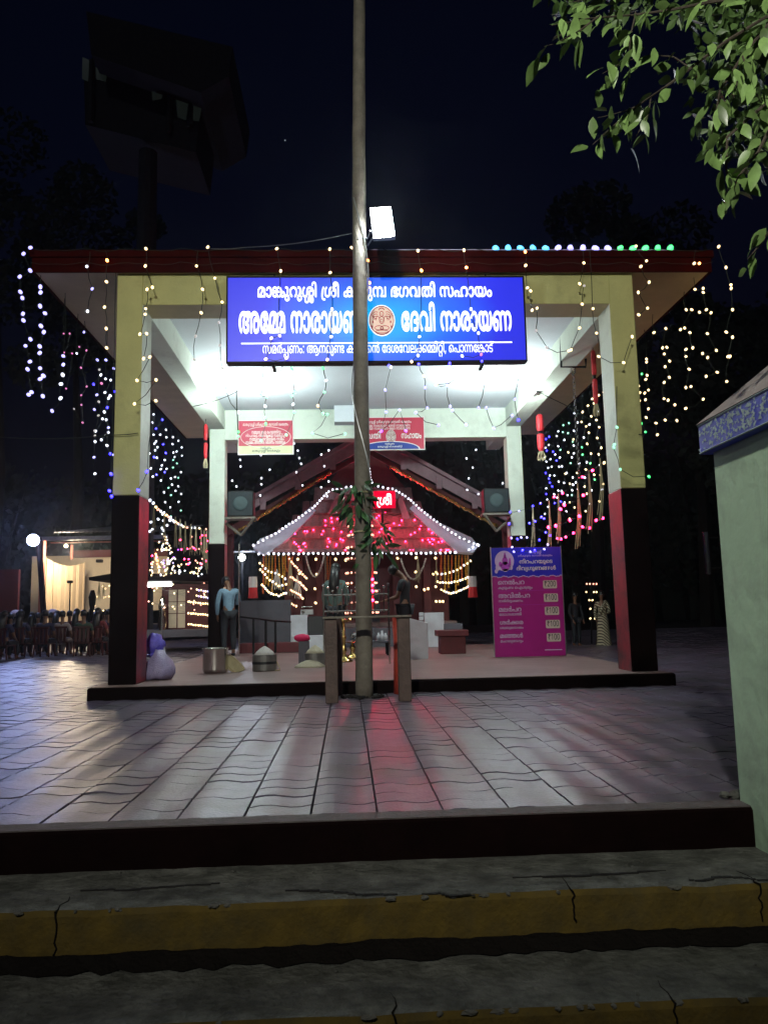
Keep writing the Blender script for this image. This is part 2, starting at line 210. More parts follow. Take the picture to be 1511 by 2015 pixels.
    52: (859, [[64,-11,50,7,54,373,63,421,80,463,104,499,130,525,190,559,280,578,358,575,424,559,484,523,520,481,545,421,554,361,558,229,544,211,166,210,162,205,162,85,688,82,692,553,706,566,784,566,796,559,799,7,790,-11],[162,307,165,373,177,415,193,445,232,472,292,484,364,476,406,454,431,415,444,367,442,304]]),
    53: (724, [[218,-212,179,-208,127,-194,92,-176,59,-143,45,-116,38,-80,40,-38,57,10,101,54,125,66,167,78,503,84,545,91,569,104,585,142,583,172,572,196,527,221,440,232,434,244,434,304,437,313,449,321,515,327,551,343,571,376,570,418,557,442,527,463,473,479,443,482,359,482,293,473,227,451,191,430,197,426,257,427,281,422,335,396,372,352,390,286,385,226,372,190,356,166,305,122,263,108,227,103,179,104,137,116,95,141,58,184,39,226,28,292,32,358,51,418,69,448,131,508,185,539,269,566,353,577,455,577,533,566,598,544,641,514,661,490,678,454,684,424,684,382,673,340,649,304,619,280,666,238,692,184,696,124,690,94,672,58,641,26,616,10,545,-10,269,-11,185,-19,158,-32,148,-68,155,-89,167,-101,191,-111,233,-117,671,-119,680,-134,677,-206,665,-214],[197,196,167,206,148,226,136,256,130,298,161,325,191,336,227,337,251,331,276,304,282,280,281,250,271,226,251,205]]),
    54: (654, [[245,-23,176,-12,111,13,102,25,102,37,127,91,146,105,218,77,290,72,326,85,338,109,340,133,230,147,182,161,116,199,66,253,42,301,24,379,30,457,54,529,74,563,92,576,140,554,167,535,166,517,142,463,136,421,139,361,150,325,167,295,194,268,242,245,302,232,306,235,264,319,252,367,252,433,276,499,322,547,344,560,386,573,458,578,530,561,554,548,597,505,621,451,629,409,629,373,622,331,603,277,580,241,530,191,476,161,446,151,448,115,436,61,423,37,392,5,374,-6,332,-19],[412,247,366,349,359,391,361,427,379,463,395,475,422,484,464,483,493,469,509,445,520,403,516,367,510,337,484,289,458,264]]),
    55: (958, [[184,-14,112,46,68,106,39,178,26,256,31,334,50,406,80,460,142,521,214,558,304,577,382,577,436,568,490,549,538,522,588,472,612,436,635,376,648,304,648,256,636,190,618,142,583,82,784,80,788,88,790,556,808,565,880,565,898,556,900,4,892,-8,459,-8,422,58,424,65,486,124,517,178,534,244,534,298,526,340,505,394,460,445,400,474,322,481,262,470,202,433,175,400,150,346,141,298,141,244,157,178,187,124,248,70,260,52,208,-17]]),
    56: (1040, [[250,-23,190,-11,149,7,124,24,86,61,56,109,45,139,26,235,32,337,40,373,62,433,106,499,184,573,202,574,259,505,256,497,200,445,165,391,141,307,141,223,159,157,187,109,226,82,262,72,286,72,334,84,352,95,371,121,389,193,392,325,410,415,446,481,484,519,520,543,568,563,658,578,706,578,784,567,838,548,880,525,940,471,959,445,990,385,1002,343,1014,265,1014,217,1002,139,984,91,952,43,916,11,886,-5,832,-21,772,-24,736,-19,700,-7,658,19,609,79,585,157,584,235,597,289,626,343,664,381,694,399,730,410,796,416,838,409,869,397,832,436,790,461,742,477,670,482,622,475,580,458,553,439,529,403,506,319,504,199,494,133,478,87,454,49,406,7,364,-13,298,-24],[760,73,726,91,702,127,691,187,699,253,718,289,754,314,796,322,838,317,874,298,906,265,905,211,894,151,869,103,844,83,808,71]]),
    57: (1149, [[115,-12,61,42,38,78,20,150,23,204,38,252,61,288,105,326,141,344,201,357,273,356,333,338,357,325,393,294,412,270,431,228,438,198,438,144,419,84,639,81,646,84,646,222,567,234,513,256,465,294,440,330,422,390,422,438,433,480,459,522,502,558,537,572,567,578,639,574,669,565,699,548,736,504,747,474,756,414,759,326,825,357,879,402,923,456,988,564,1071,567,1089,558,1090,6,1077,-12,327,-12,313,0,288,54,317,96,328,126,328,186,318,216,301,240,279,254,249,262,213,262,165,243,145,222,134,198,128,168,134,126,144,102,182,60,185,48,135,-16],[756,84,758,228,813,244,867,270,921,310,975,372,980,360,980,84],[627,318,597,324,567,339,540,372,532,402,536,450,549,471,567,481,603,482,615,477,634,456,646,402,646,318]]),
    58: (1223, [[916,-23,868,-15,820,5,778,40,752,73,734,115,722,175,720,349,707,421,691,451,676,466,628,482,580,476,550,460,520,409,511,349,511,7,508,-5,496,-12,418,-12,403,1,398,355,391,403,378,433,346,466,292,482,244,476,194,445,164,403,146,355,139,307,140,253,156,187,177,145,202,111,251,67,258,55,196,-17,178,-14,134,25,80,91,57,133,36,199,26,265,32,361,50,421,75,469,112,512,160,548,202,566,268,578,304,578,370,566,418,537,454,500,508,548,574,573,646,578,718,561,748,543,786,505,816,445,829,373,835,187,849,127,862,105,892,82,934,72,958,72,1003,85,1040,115,1067,163,1080,211,1082,301,1063,379,1033,433,966,505,970,516,1018,571,1036,575,1078,541,1127,487,1169,415,1187,355,1195,307,1190,187,1176,133,1157,91,1108,31,1072,5,1012,-17,964,-24]]),
    59: (1190, [[118,-14,67,34,39,77,25,118,20,178,32,238,55,280,93,318,135,342,195,356,261,356,309,348,351,329,400,286,419,256,433,220,438,148,420,82,603,80,605,88,572,142,551,202,544,244,548,340,567,406,597,460,642,508,687,540,747,564,819,577,909,576,975,561,1035,534,1077,502,1113,460,1144,400,1162,316,1162,244,1145,160,1127,118,1097,70,1029,2,999,-17,987,-18,975,-10,930,52,942,70,1002,124,1030,172,1043,208,1050,256,1042,340,1020,394,993,430,969,450,921,473,867,481,813,479,777,469,741,450,696,406,678,376,663,334,656,256,672,178,703,124,767,64,760,40,723,-10,321,-9,288,52,316,94,328,124,330,172,324,202,312,226,287,250,231,264,195,259,171,247,153,232,137,208,128,172,134,124,150,94,186,52,183,42,144,-8,135,-16]]),
    64: (504, [[207,-23,138,-7,87,25,52,61,30,97,10,145,7,169,24,183,108,196,116,187,142,121,180,82,210,72,240,70,276,78,306,94,320,109,343,151,361,229,361,325,339,415,321,445,300,466,258,482,228,484,186,472,156,445,131,403,120,371,108,359,30,373,18,377,10,391,35,457,59,493,96,531,132,555,162,567,222,578,258,578,324,566,360,549,408,507,428,481,451,433,470,361,476,253,465,175,452,127,434,85,408,49,366,11,318,-12,252,-24]]),
    65: (228, [[72,-11,58,7,58,595,50,685,38,721,24,741,-6,758,-54,758,-83,745,-104,721,-112,685,-110,643,-120,629,-192,616,-210,618,-217,625,-224,661,-224,691,-214,739,-193,781,-138,831,-60,854,-6,854,30,849,84,825,133,775,152,733,163,685,170,613,170,7,150,-12]]),
    66: (228, [[68,-11,59,7,59,571,46,673,29,709,8,736,4,679,-9,637,-44,595,-64,582,-112,568,-160,566,-208,576,-244,595,-270,619,-293,661,-300,697,-296,739,-282,775,-268,795,-236,823,-196,843,-142,854,-70,854,20,836,68,812,100,787,130,751,147,715,160,667,168,577,168,7,164,-5,152,-12],[-169,661,-186,673,-198,703,-187,739,-142,764,-106,763,-94,739,-90,715,-98,679,-112,664,-124,660]]),
    67: (332, [[131,-238,65,-222,11,-184,-9,-160,-25,-128,-38,-64,-31,2,-1,62,47,105,113,129,116,134,156,308,162,404,157,434,143,464,113,480,35,475,21,488,7,542,8,560,17,568,53,575,137,576,191,562,233,530,257,493,272,434,270,332,226,122,263,106,307,68,331,32,345,-22,341,-106,325,-148,305,-175,275,-204,233,-226,173,-240],[143,-148,113,-139,86,-118,70,-76,70,-28,80,2,107,29,131,39,173,40,203,29,229,2,240,-34,240,-70,230,-106,215,-127,185,-144]]),
    68: (332, [[131,-238,65,-222,41,-210,5,-178,-27,-124,-38,-64,-31,2,-1,62,47,105,113,129,116,134,156,308,162,404,157,434,143,464,113,480,35,475,21,488,7,542,8,560,17,568,53,575,137,576,191,562,233,530,257,493,272,434,270,332,226,122,274,98,307,68,331,32,345,-22,341,-106,325,-148,305,-175,275,-204,227,-228,173,-240],[122,-148,89,-133,71,-117,58,-94,55,-76,59,-72,84,-94,131,-109,197,-105,224,-94,251,-72,253,-76,236,-118,209,-139,179,-150],[137,-16,110,-4,102,20,107,35,161,46,191,39,201,32,204,14,191,-7,167,-17]]),
    71: (715, [[214,-23,154,-7,112,17,68,67,38,133,26,205,30,289,51,373,75,421,112,471,166,518,220,548,286,569,352,578,442,574,502,560,556,536,598,505,648,445,672,391,684,343,684,217,671,163,640,97,604,49,550,-1,520,-19,508,-19,500,-11,458,43,456,55,535,133,560,181,576,259,575,289,563,355,547,391,526,421,496,448,466,464,388,482,310,475,256,454,210,421,175,379,147,319,214,338,262,340,310,331,357,307,382,283,408,241,420,193,416,115,408,85,389,49,346,5,292,-18,250,-24],[214,73,178,91,157,115,140,157,133,205,160,226,202,243,256,242,280,232,300,211,311,181,311,133,300,103,280,82,256,72]]),
    72: (595, [[334,-23,262,-13,190,11,130,47,86,91,50,151,32,211,26,259,32,349,47,397,81,457,130,507,166,531,220,555,292,572,340,578,436,572,478,561,520,537,546,511,564,475,570,433,564,385,552,355,526,325,484,299,436,288,364,294,322,312,290,343,275,373,265,415,268,475,214,448,181,415,157,373,141,307,141,253,146,223,169,163,208,115,262,82,259,139,273,193,307,235,340,255,388,266,436,266,466,260,514,236,551,193,565,139,563,97,551,61,516,19,484,-1,448,-15,388,-24],[371,67,355,109,356,133,366,157,394,176,418,178,442,171,451,163,462,139,462,115,456,97,442,81,424,71],[400,379,376,393,362,421,366,469,382,490,412,489,442,477,458,463,468,439,466,415,454,391,430,378]]),
    77: (0, [[-135,580,-183,588,-219,602,-255,628,-280,658,-292,682,-304,736,-304,766,-294,820,-279,829,-207,816,-197,802,-202,748,-186,700,-171,686,-141,674,-99,672,-51,685,-31,706,-20,742,-25,802,-18,814,51,829,66,826,77,802,82,736,70,682,39,634,9,609,-33,590,-93,578]]),
    117: (1062, [[796,-23,742,-13,686,19,657,49,638,79,614,157,613,259,626,319,663,397,724,475,718,479,670,482,622,476,592,465,550,433,528,397,519,367,511,313,511,7,508,-5,496,-12,418,-12,403,1,398,349,391,403,378,433,346,466,292,482,244,476,196,447,164,403,146,355,139,307,140,253,156,187,177,145,202,111,251,67,258,55,220,7,190,-18,166,-5,140,19,92,73,57,133,36,199,26,265,32,361,50,421,75,469,112,513,160,548,202,566,268,578,340,574,382,561,418,541,466,495,490,518,538,549,616,573,706,578,808,561,836,595,852,631,853,661,847,679,831,697,814,705,772,708,718,699,706,703,700,709,685,781,694,790,712,795,778,804,850,800,898,783,924,763,948,733,961,697,966,655,948,589,894,511,966,439,1006,367,1032,277,1032,163,1006,80,982,43,958,19,928,-1,886,-17,838,-24],[798,73,766,87,739,121,726,169,722,229,732,289,752,343,794,409,820,436,826,436,877,379,905,319,920,247,920,187,908,127,886,94,844,72]]),
    118: (736, [[472,-23,418,-13,361,19,315,73,296,121,289,157,284,235,302,325,332,391,397,475,394,479,322,482,292,477,244,459,208,436,187,415,156,361,140,295,140,247,152,193,181,133,260,55,258,43,208,-17,190,-18,142,17,104,55,74,97,38,181,26,253,26,295,40,373,69,439,106,487,160,531,208,554,250,567,328,578,406,575,478,558,486,565,510,595,526,631,527,661,517,685,502,699,472,708,382,700,374,709,356,775,364,787,382,794,430,802,496,804,544,795,574,782,604,757,630,715,638,673,630,607,605,559,568,511,636,445,678,373,704,283,709,199,702,145,688,99,664,55,634,22,604,0,562,-16,508,-24],[472,73,436,90,416,115,399,175,397,229,405,283,423,337,463,403,496,437,529,409,547,385,577,325,593,259,595,187,581,127,557,91,538,78,514,71]]),
    119: (1198, [[481,-23,412,-7,370,19,346,43,315,91,294,169,290,241,302,313,314,349,356,421,412,481,316,482,256,466,196,425,159,367,140,295,140,247,148,205,163,163,181,133,260,55,258,43,214,-11,196,-19,142,17,104,55,70,104,38,181,26,253,32,343,50,403,81,457,127,505,160,530,208,554,286,574,328,578,406,575,472,561,520,543,598,566,700,578,832,572,934,550,967,589,984,619,990,649,983,679,964,699,940,707,844,700,836,709,820,781,838,793,916,804,982,801,1036,782,1066,757,1086,727,1098,697,1100,655,1085,589,1067,559,1021,505,1090,445,1128,391,1156,325,1170,259,1171,199,1165,151,1156,115,1134,67,1084,12,1054,-6,1006,-20,970,-24,910,-20,862,-6,832,11,788,55,771,85,751,157,746,235,754,289,776,355,814,421,853,469,760,482,646,476,616,469,654,427,689,373,720,277,721,175,708,115,683,61,643,19,616,0,556,-20],[484,73,448,88,421,121,404,181,405,259,421,325,440,361,472,400,514,430,547,403,587,337,606,277,611,199,599,133,578,97,544,76],[934,73,898,90,878,115,861,175,859,229,867,283,885,337,908,379,952,430,1003,385,1033,337,1056,259,1057,187,1043,127,1019,91,1000,78,976,71]]),
    120: (1044, [[250,-23,178,-7,118,29,70,85,38,163,26,235,26,289,36,355,62,433,106,499,166,559,184,573,196,576,208,568,258,511,258,499,200,445,163,385,141,307,141,223,159,157,170,133,196,101,226,82,262,72,322,78,360,103,379,139,389,193,392,325,402,385,423,445,457,493,490,525,526,548,580,567,652,578,700,578,790,561,822,601,834,631,835,649,834,667,821,691,802,703,778,708,700,699,688,703,682,709,667,781,682,792,724,800,802,804,856,794,904,765,936,721,948,655,930,589,877,511,924,469,971,403,1001,331,1015,265,1016,199,1010,145,993,91,964,43,940,19,898,-7,862,-18,784,-24,706,-5,670,17,639,49,620,79,603,127,595,169,594,235,606,313,627,367,656,415,708,481,658,482,610,472,580,459,554,439,529,403,506,319,504,199,494,133,474,79,448,43,406,7,364,-13,298,-24],[781,73,748,88,722,121,710,157,704,229,714,289,734,343,776,409,808,437,847,397,881,337,900,271,902,187,894,139,868,93,826,72]]),
    160: (243, [[22,-281,-35,-271,-65,-259,-101,-233,-127,-203,-151,-143,-156,-113,-154,-65,-137,-48,-53,-56,-42,-71,-44,-107,-36,-143,-17,-170,7,-183,49,-188,85,-182,109,-170,124,-149,134,-119,134,-65,117,1,45,199,34,259,34,337,59,451,109,559,121,566,205,566,217,559,219,547,178,463,156,397,146,337,146,271,162,193,239,-23,246,-65,242,-149,224,-197,193,-233,169,-251,103,-277]]),
    161: (228, [[-184,-170,-198,-152,-198,-92,-190,-80,59,-74,60,556,74,565,158,564,168,550,167,-158,152,-172]]),
    162: (244, [[228,-196,171,-186,141,-173,114,-154,79,-118,49,-58,32,44,38,176,67,326,97,428,133,524,146,554,165,564,243,564,260,548,197,386,157,230,144,116,144,32,151,-10,168,-52,183,-73,201,-84,249,-98,327,-96,339,-100,346,-112,354,-172,351,-184,339,-192]]),
    163: (1506, [[189,-23,129,-12,93,5,44,55,25,103,20,139,31,217,61,265,111,303,183,329,279,341,303,433,338,493,393,543,441,566,483,575,543,578,603,567,657,542,693,511,725,469,749,415,764,343,771,340,835,343,877,433,930,493,969,524,1047,561,1143,578,1239,573,1287,561,1335,542,1371,519,1421,469,1445,433,1462,391,1476,331,1478,247,1462,163,1438,109,1415,73,1365,19,1317,-17,1305,-20,1293,-13,1249,43,1248,55,1326,133,1351,181,1366,259,1366,289,1355,349,1326,409,1287,447,1221,476,1149,482,1083,470,1017,435,984,403,948,343,1023,338,1105,319,1155,289,1193,241,1210,175,1210,127,1205,97,1179,43,1131,0,1077,-19,1005,-24,963,-17,909,5,867,43,835,97,818,181,819,244,771,246,754,157,725,85,687,37,633,-1,573,-20,507,-24,435,-10,375,19,321,-7,279,-19,237,-24],[189,73,165,82,140,109,130,145,139,193,165,220,189,231,231,242,273,244,277,241,289,163,313,97,291,84,249,72],[492,73,453,88,420,121,397,175,388,241,393,246,651,246,656,229,645,169,615,109,591,88,567,77,531,70],[991,73,963,87,938,121,925,169,927,245,1017,242,1053,233,1083,211,1098,187,1104,157,1102,127,1087,91,1053,71],[390,343,402,397,433,451,477,477,525,484,573,475,612,451,640,403,654,343]]),
    167: (1696, [[189,-23,129,-12,93,5,44,55,25,103,20,139,31,217,61,265,111,303,183,329,279,341,296,415,325,475,375,530,423,559,477,574,543,578,621,561,681,523,713,487,737,445,755,391,765,340,837,332,903,315,957,285,983,259,1001,229,1012,181,1011,133,990,85,1005,82,1194,85,1192,223,1143,228,1095,239,1047,263,1011,295,979,349,968,403,974,463,997,511,1035,549,1089,573,1155,578,1209,567,1245,548,1271,523,1295,469,1302,427,1305,327,1341,340,1383,364,1428,403,1475,463,1526,553,1539,565,1623,566,1635,559,1638,7,1629,-11,837,-11,826,7,813,70,822,79,861,90,888,109,901,139,900,181,888,205,861,225,831,236,771,244,767,241,754,157,725,85,687,37,633,-1,573,-20,507,-24,435,-10,375,19,321,-7,279,-19,237,-24],[189,73,153,91,134,121,130,157,140,193,153,211,189,231,231,242,273,244,277,241,289,163,313,97,291,84,249,72],[492,73,453,88,420,121,397,175,388,241,393,246,651,246,656,229,645,169,615,109,591,88,567,77,531,70],[1302,85,1305,228,1365,245,1425,277,1497,340,1527,380,1528,85],[1167,319,1119,335,1098,355,1088,373,1078,409,1081,445,1093,469,1107,478,1137,484,1161,478,1186,445,1192,409,1194,319],[390,343,403,397,429,445,465,472,525,484,573,475,612,451,640,403,654,343]]),
    173: (1059, [[202,-23,139,-12,109,0,74,25,48,55,35,79,24,133,27,181,42,223,79,265,116,289,71,319,41,361,30,403,30,439,36,469,54,505,91,542,121,559,157,571,199,578,283,573,337,555,391,525,445,559,523,578,595,574,643,561,694,529,746,469,771,409,787,341,865,332,943,309,973,291,1005,259,1022,235,1033,205,1037,121,1022,67,1003,37,979,13,931,-13,871,-24,823,-24,769,-17,751,-13,743,-5,741,7,755,55,769,76,841,70,883,77,908,91,927,127,926,175,907,209,853,236,793,244,788,241,777,163,752,97,724,55,685,17,655,-1,595,-20,529,-24,463,-13,397,20,355,-1,313,-15,253,-24],[199,73,163,88,144,109,134,145,141,187,163,214,193,230,241,242,295,245,311,157,334,97,301,81,259,72],[511,73,463,96,437,127,416,187,409,244,673,246,677,235,668,175,652,133,631,103,601,82,583,75],[226,343,181,354,148,379,137,403,136,421,150,457,169,472,193,481,235,484,277,476,325,450,330,445,312,397,301,343],[411,343,430,415,454,451,493,475,547,484,601,473,634,451,659,409,675,343]]),
    175: (1561, [[214,-23,166,-12,130,5,104,25,68,67,50,103,36,145,26,211,26,259,44,349,80,421,154,494,232,536,340,566,442,578,592,572,682,553,766,574,862,578,934,567,982,549,1012,531,1072,478,1117,523,1174,555,1240,574,1324,578,1384,569,1438,549,1486,511,1512,469,1523,427,1524,397,1512,349,1500,325,1449,277,1477,259,1518,211,1532,169,1532,109,1522,75,1500,37,1480,18,1438,-7,1390,-20,1306,-22,1246,-13,1235,1,1250,67,1258,78,1270,80,1330,71,1372,75,1402,88,1421,121,1421,163,1411,187,1396,202,1342,225,1258,229,1250,241,1249,307,1255,319,1354,330,1383,343,1405,367,1411,391,1409,427,1390,455,1366,470,1312,482,1240,475,1192,454,1167,433,1148,409,1131,373,1118,313,1116,1,1102,-12,1024,-12,1004,7,1004,313,1001,355,990,397,966,439,940,460,886,482,838,484,836,481,870,445,881,421,889,391,889,349,874,303,850,275,828,259,870,223,892,187,901,145,893,85,876,49,847,19,820,0,766,-18,682,-24,634,-17,574,6,518,55,488,103,472,151,463,199,463,271,470,313,484,361,507,409,568,481,454,484,346,470,268,442,202,397,175,367,151,325,154,321,232,340,280,338,327,325,364,301,396,265,408,241,420,193,420,139,413,103,402,73,382,40,346,5,310,-13,250,-24],[217,73,184,88,163,109,145,145,133,205,160,226,202,243,262,242,286,228,305,199,312,175,311,133,300,103,280,82,256,72],[660,73,617,97,585,145,573,193,573,277,585,325,613,385,652,431,694,458,736,442,769,415,779,391,779,349,766,325,748,312,700,300,670,300,658,292,656,217,664,208,736,201,772,184,788,163,793,133,784,100,760,78,724,68]]),
    176: (933, [[354,-281,335,-263,306,-209,306,-197,552,-15,24,-12,4,7,6,73,24,82,406,85,429,115,440,145,440,211,417,259,372,281,318,278,294,267,279,253,263,217,261,151,252,136,180,124,162,126,155,133,148,205,154,241,173,289,228,345,264,363,324,376,384,376,444,362,492,331,518,301,541,253,550,199,548,145,525,85,528,82,762,82,766,553,780,566,864,565,873,547,870,-275,858,-282],[481,-185,720,-15,762,-12,765,-17,762,-188]]),
    183: (2191, [[217,-23,169,-12,121,13,89,43,67,74,48,115,36,163,30,217,34,307,59,397,78,433,121,486,187,537,223,554,289,572,385,578,457,566,511,543,571,493,637,543,721,572,817,578,895,567,943,549,1027,572,1117,578,1189,566,1231,549,1279,517,1309,484,1381,543,1465,572,1561,578,1615,572,1693,549,1747,567,1825,578,1921,574,2005,549,2041,530,2073,505,2097,481,2133,427,2159,343,2164,301,2162,235,2138,139,2109,85,2074,43,2017,-7,1999,-19,1987,-19,1943,31,1931,55,1938,67,1969,88,2001,121,2038,187,2048,229,2050,295,2030,373,2002,421,1981,442,1939,467,1885,482,1783,481,1809,457,1850,403,1875,355,1889,313,1898,259,1900,199,1887,121,1851,49,1801,5,1765,-12,1705,-24,1627,-18,1567,5,1517,49,1487,103,1470,175,1470,259,1493,349,1535,421,1593,481,1513,484,1459,471,1435,460,1405,433,1380,391,1373,367,1366,307,1363,-5,1351,-12,1273,-12,1261,-5,1256,7,1256,301,1250,355,1234,409,1207,445,1165,472,1117,484,1039,481,1093,421,1135,343,1154,253,1154,187,1148,145,1136,103,1119,67,1099,41,1068,13,1039,-4,1003,-17,919,-24,859,-12,811,12,767,55,740,109,724,187,724,253,735,313,750,355,781,409,849,481,751,482,703,467,673,448,640,403,629,373,620,313,619,1,601,-12,529,-12,510,7,510,331,496,409,469,448,433,470,379,482,307,477,265,464,211,430,167,373,148,319,217,338,265,340,307,333,349,314,379,289,409,241,422,181,419,121,399,61,349,6,295,-18,253,-24],[217,73,190,85,161,115,143,157,136,205,151,219,187,238,223,246,259,242,283,232,302,211,314,175,314,139,302,103,283,82,259,72],[913,73,871,95,850,127,839,163,837,253,845,301,870,361,904,409,943,442,988,397,1023,331,1040,265,1042,187,1031,133,1003,91,961,72],[1660,73,1621,91,1596,127,1584,169,1581,241,1593,313,1618,367,1654,415,1687,441,1737,391,1769,331,1784,271,1787,199,1779,145,1753,97,1735,83,1705,72]]),
    184: (563, [[252,-264,147,-248,75,-224,22,-198,12,-186,12,-174,51,-115,63,-106,75,-106,147,-142,225,-163,261,-166,351,-163,390,-150,420,-126,431,-90,420,-48,399,-24,369,-8,303,-14,39,-12,30,6,31,72,45,81,321,82,369,89,399,100,420,120,428,144,424,186,411,207,375,224,333,231,189,237,129,251,93,268,57,298,38,324,26,366,24,426,44,486,75,522,111,547,159,566,195,573,315,578,423,559,489,536,537,513,545,504,545,492,504,432,495,424,477,425,423,453,345,476,237,481,189,470,165,459,149,444,134,408,137,378,159,351,189,338,267,328,381,326,435,313,471,296,507,264,533,216,540,174,540,138,525,84,485,36,508,12,527,-18,538,-60,540,-102,533,-138,521,-168,485,-210,459,-229,417,-248,369,-260,315,-266]]),
    191: (1462, [[217,-23,169,-12,133,5,101,31,71,67,48,115,36,163,30,265,41,343,54,385,78,433,103,466,151,513,223,554,289,572,337,578,421,574,475,561,499,549,565,499,607,537,649,561,697,575,757,578,823,567,877,542,907,514,937,475,991,524,1051,555,1117,572,1225,578,1309,566,1357,549,1411,507,1431,475,1438,445,1435,385,1423,355,1396,325,1363,308,1321,300,1201,296,1177,290,1167,277,1168,259,1189,246,1309,239,1369,225,1402,205,1430,169,1439,133,1438,91,1430,61,1411,31,1381,5,1357,-7,1273,-24,1225,-24,1153,-15,1093,-1,1050,19,1062,61,1087,104,1177,78,1273,72,1318,85,1329,97,1332,109,1330,127,1315,140,1285,146,1183,150,1117,168,1085,193,1069,219,1060,277,1067,313,1080,337,1129,374,1207,392,1303,394,1321,399,1329,409,1328,439,1321,451,1303,464,1267,476,1219,482,1135,476,1063,448,1013,403,982,343,971,301,968,7,949,-12,871,-12,857,1,856,361,848,409,838,433,817,460,787,475,751,482,709,479,667,459,652,445,636,415,624,367,621,1,607,-12,529,-12,517,-5,512,7,512,289,507,367,490,421,463,453,409,477,343,482,271,467,235,448,196,415,161,361,148,319,217,338,265,340,307,333,349,314,379,289,404,253,419,205,422,145,413,97,399,61,349,6,295,-18,253,-24],[217,73,190,85,161,115,143,157,136,205,151,219,187,238,223,246,259,242,283,232,302,211,314,175,314,139,302,103,283,82,259,72]]),
    196: (1759, [[484,-23,412,-6,364,25,321,79,296,151,290,241,308,331,345,403,412,481,316,482,244,460,190,419,153,355,140,271,144,223,154,187,181,133,260,55,258,43,208,-17,190,-18,140,19,86,79,56,133,38,181,26,253,32,343,46,391,69,439,106,487,160,531,208,554,286,574,376,578,448,567,508,546,598,573,682,578,730,572,790,554,838,525,880,484,922,525,958,548,1042,574,1078,578,1162,575,1210,566,1258,548,1342,572,1450,578,1546,560,1610,529,1674,469,1698,433,1715,391,1729,331,1730,247,1722,187,1710,151,1684,97,1648,49,1594,-1,1570,-17,1552,-19,1502,43,1500,55,1507,67,1564,115,1604,181,1620,259,1614,325,1604,361,1590,391,1564,427,1510,466,1438,484,1354,481,1422,397,1456,316,1466,253,1466,175,1457,127,1428,61,1396,25,1372,7,1336,-11,1306,-19,1234,-24,1156,-6,1108,25,1076,61,1060,91,1040,157,1038,259,1058,343,1094,409,1162,481,1066,482,1012,465,968,427,948,391,938,355,934,1,916,-12,838,-12,826,-5,823,7,823,313,816,367,805,403,787,433,766,453,724,476,682,484,607,481,671,403,708,325,722,241,721,175,712,127,683,61,628,7,592,-11,562,-19,526,-24],[484,73,448,88,421,121,404,181,405,259,417,313,441,367,478,415,508,439,547,403,587,337,606,277,611,199,599,133,578,97,544,76],[1228,73,1192,88,1166,121,1149,187,1148,247,1160,307,1183,361,1216,407,1258,440,1309,385,1339,325,1355,253,1355,187,1343,133,1318,94,1294,78,1270,72]]),
    203: (1257, [[176,-13,136,23,94,71,56,137,32,215,26,317,44,407,70,461,86,485,124,523,184,559,268,578,352,571,406,547,454,500,502,541,544,563,610,578,670,576,742,553,802,499,844,540,886,564,940,576,1012,576,1078,559,1132,527,1181,473,1206,425,1218,389,1230,323,1230,251,1212,167,1182,101,1156,65,1090,-3,1066,-18,1054,-15,1042,-3,998,53,1067,125,1092,167,1108,209,1116,245,1117,317,1103,383,1072,437,1042,464,1012,477,982,482,946,480,916,470,894,455,868,413,858,353,856,-1,838,-12,760,-12,748,-4,745,5,745,353,734,419,710,455,676,475,616,482,574,470,535,437,519,401,513,371,510,-1,496,-12,418,-12,402,5,402,281,396,383,390,407,367,449,328,474,274,482,232,471,192,443,170,413,151,371,140,323,141,251,162,173,199,113,252,65,258,53,196,-16]]),
    206: (1335, [[802,-23,730,-5,700,12,667,43,633,97,614,169,613,253,632,337,674,415,737,481,658,484,604,472,562,448,530,403,519,373,511,325,511,7,508,-5,496,-12,418,-12,403,1,398,355,391,403,378,433,346,466,292,482,244,476,196,447,164,403,146,355,139,307,140,253,156,187,177,145,202,111,251,67,258,55,220,7,190,-18,166,-5,140,19,92,73,57,133,36,199,26,265,32,361,50,421,75,469,112,513,160,548,202,566,268,578,334,575,382,560,412,543,460,495,466,495,514,536,562,560,658,578,748,574,790,565,832,549,928,574,1024,578,1120,561,1186,529,1229,493,1259,457,1289,397,1303,343,1308,283,1302,205,1282,141,1252,85,1194,19,1144,-19,1128,-17,1106,7,1078,43,1076,61,1120,94,1158,139,1177,175,1193,235,1193,307,1177,367,1141,427,1090,464,1030,482,934,482,928,481,978,427,1002,391,1032,319,1044,253,1044,217,1031,121,1000,56,972,25,946,5,886,-18,844,-24],[802,73,760,95,739,127,728,163,726,253,734,301,759,361,793,409,832,442,877,397,912,331,930,265,931,187,919,133,897,97,862,75]]),
    208: (896, [[237,-325,207,-295,182,-259,168,-205,170,-163,181,-127,198,-103,231,-72,273,-53,309,-46,363,-46,417,-59,450,-79,490,-127,502,-175,495,-236,723,-238,724,-13,321,-8,290,41,288,53,317,95,328,125,330,173,322,209,312,227,291,248,261,260,225,264,195,259,171,248,144,221,133,197,128,155,138,113,157,83,183,59,184,47,138,-13,129,-17,117,-13,78,23,49,59,31,95,23,125,20,179,24,209,37,251,56,281,111,330,165,351,249,358,303,349,339,336,375,311,399,287,425,245,438,197,438,149,420,83,723,82,727,557,741,566,831,563,838,551,837,-319,819,-330,405,-328,380,-283,377,-265,403,-217,401,-175,378,-145,357,-137,327,-136,293,-145,279,-156,266,-181,266,-205,272,-223,306,-265,306,-277,261,-327,249,-330]]),
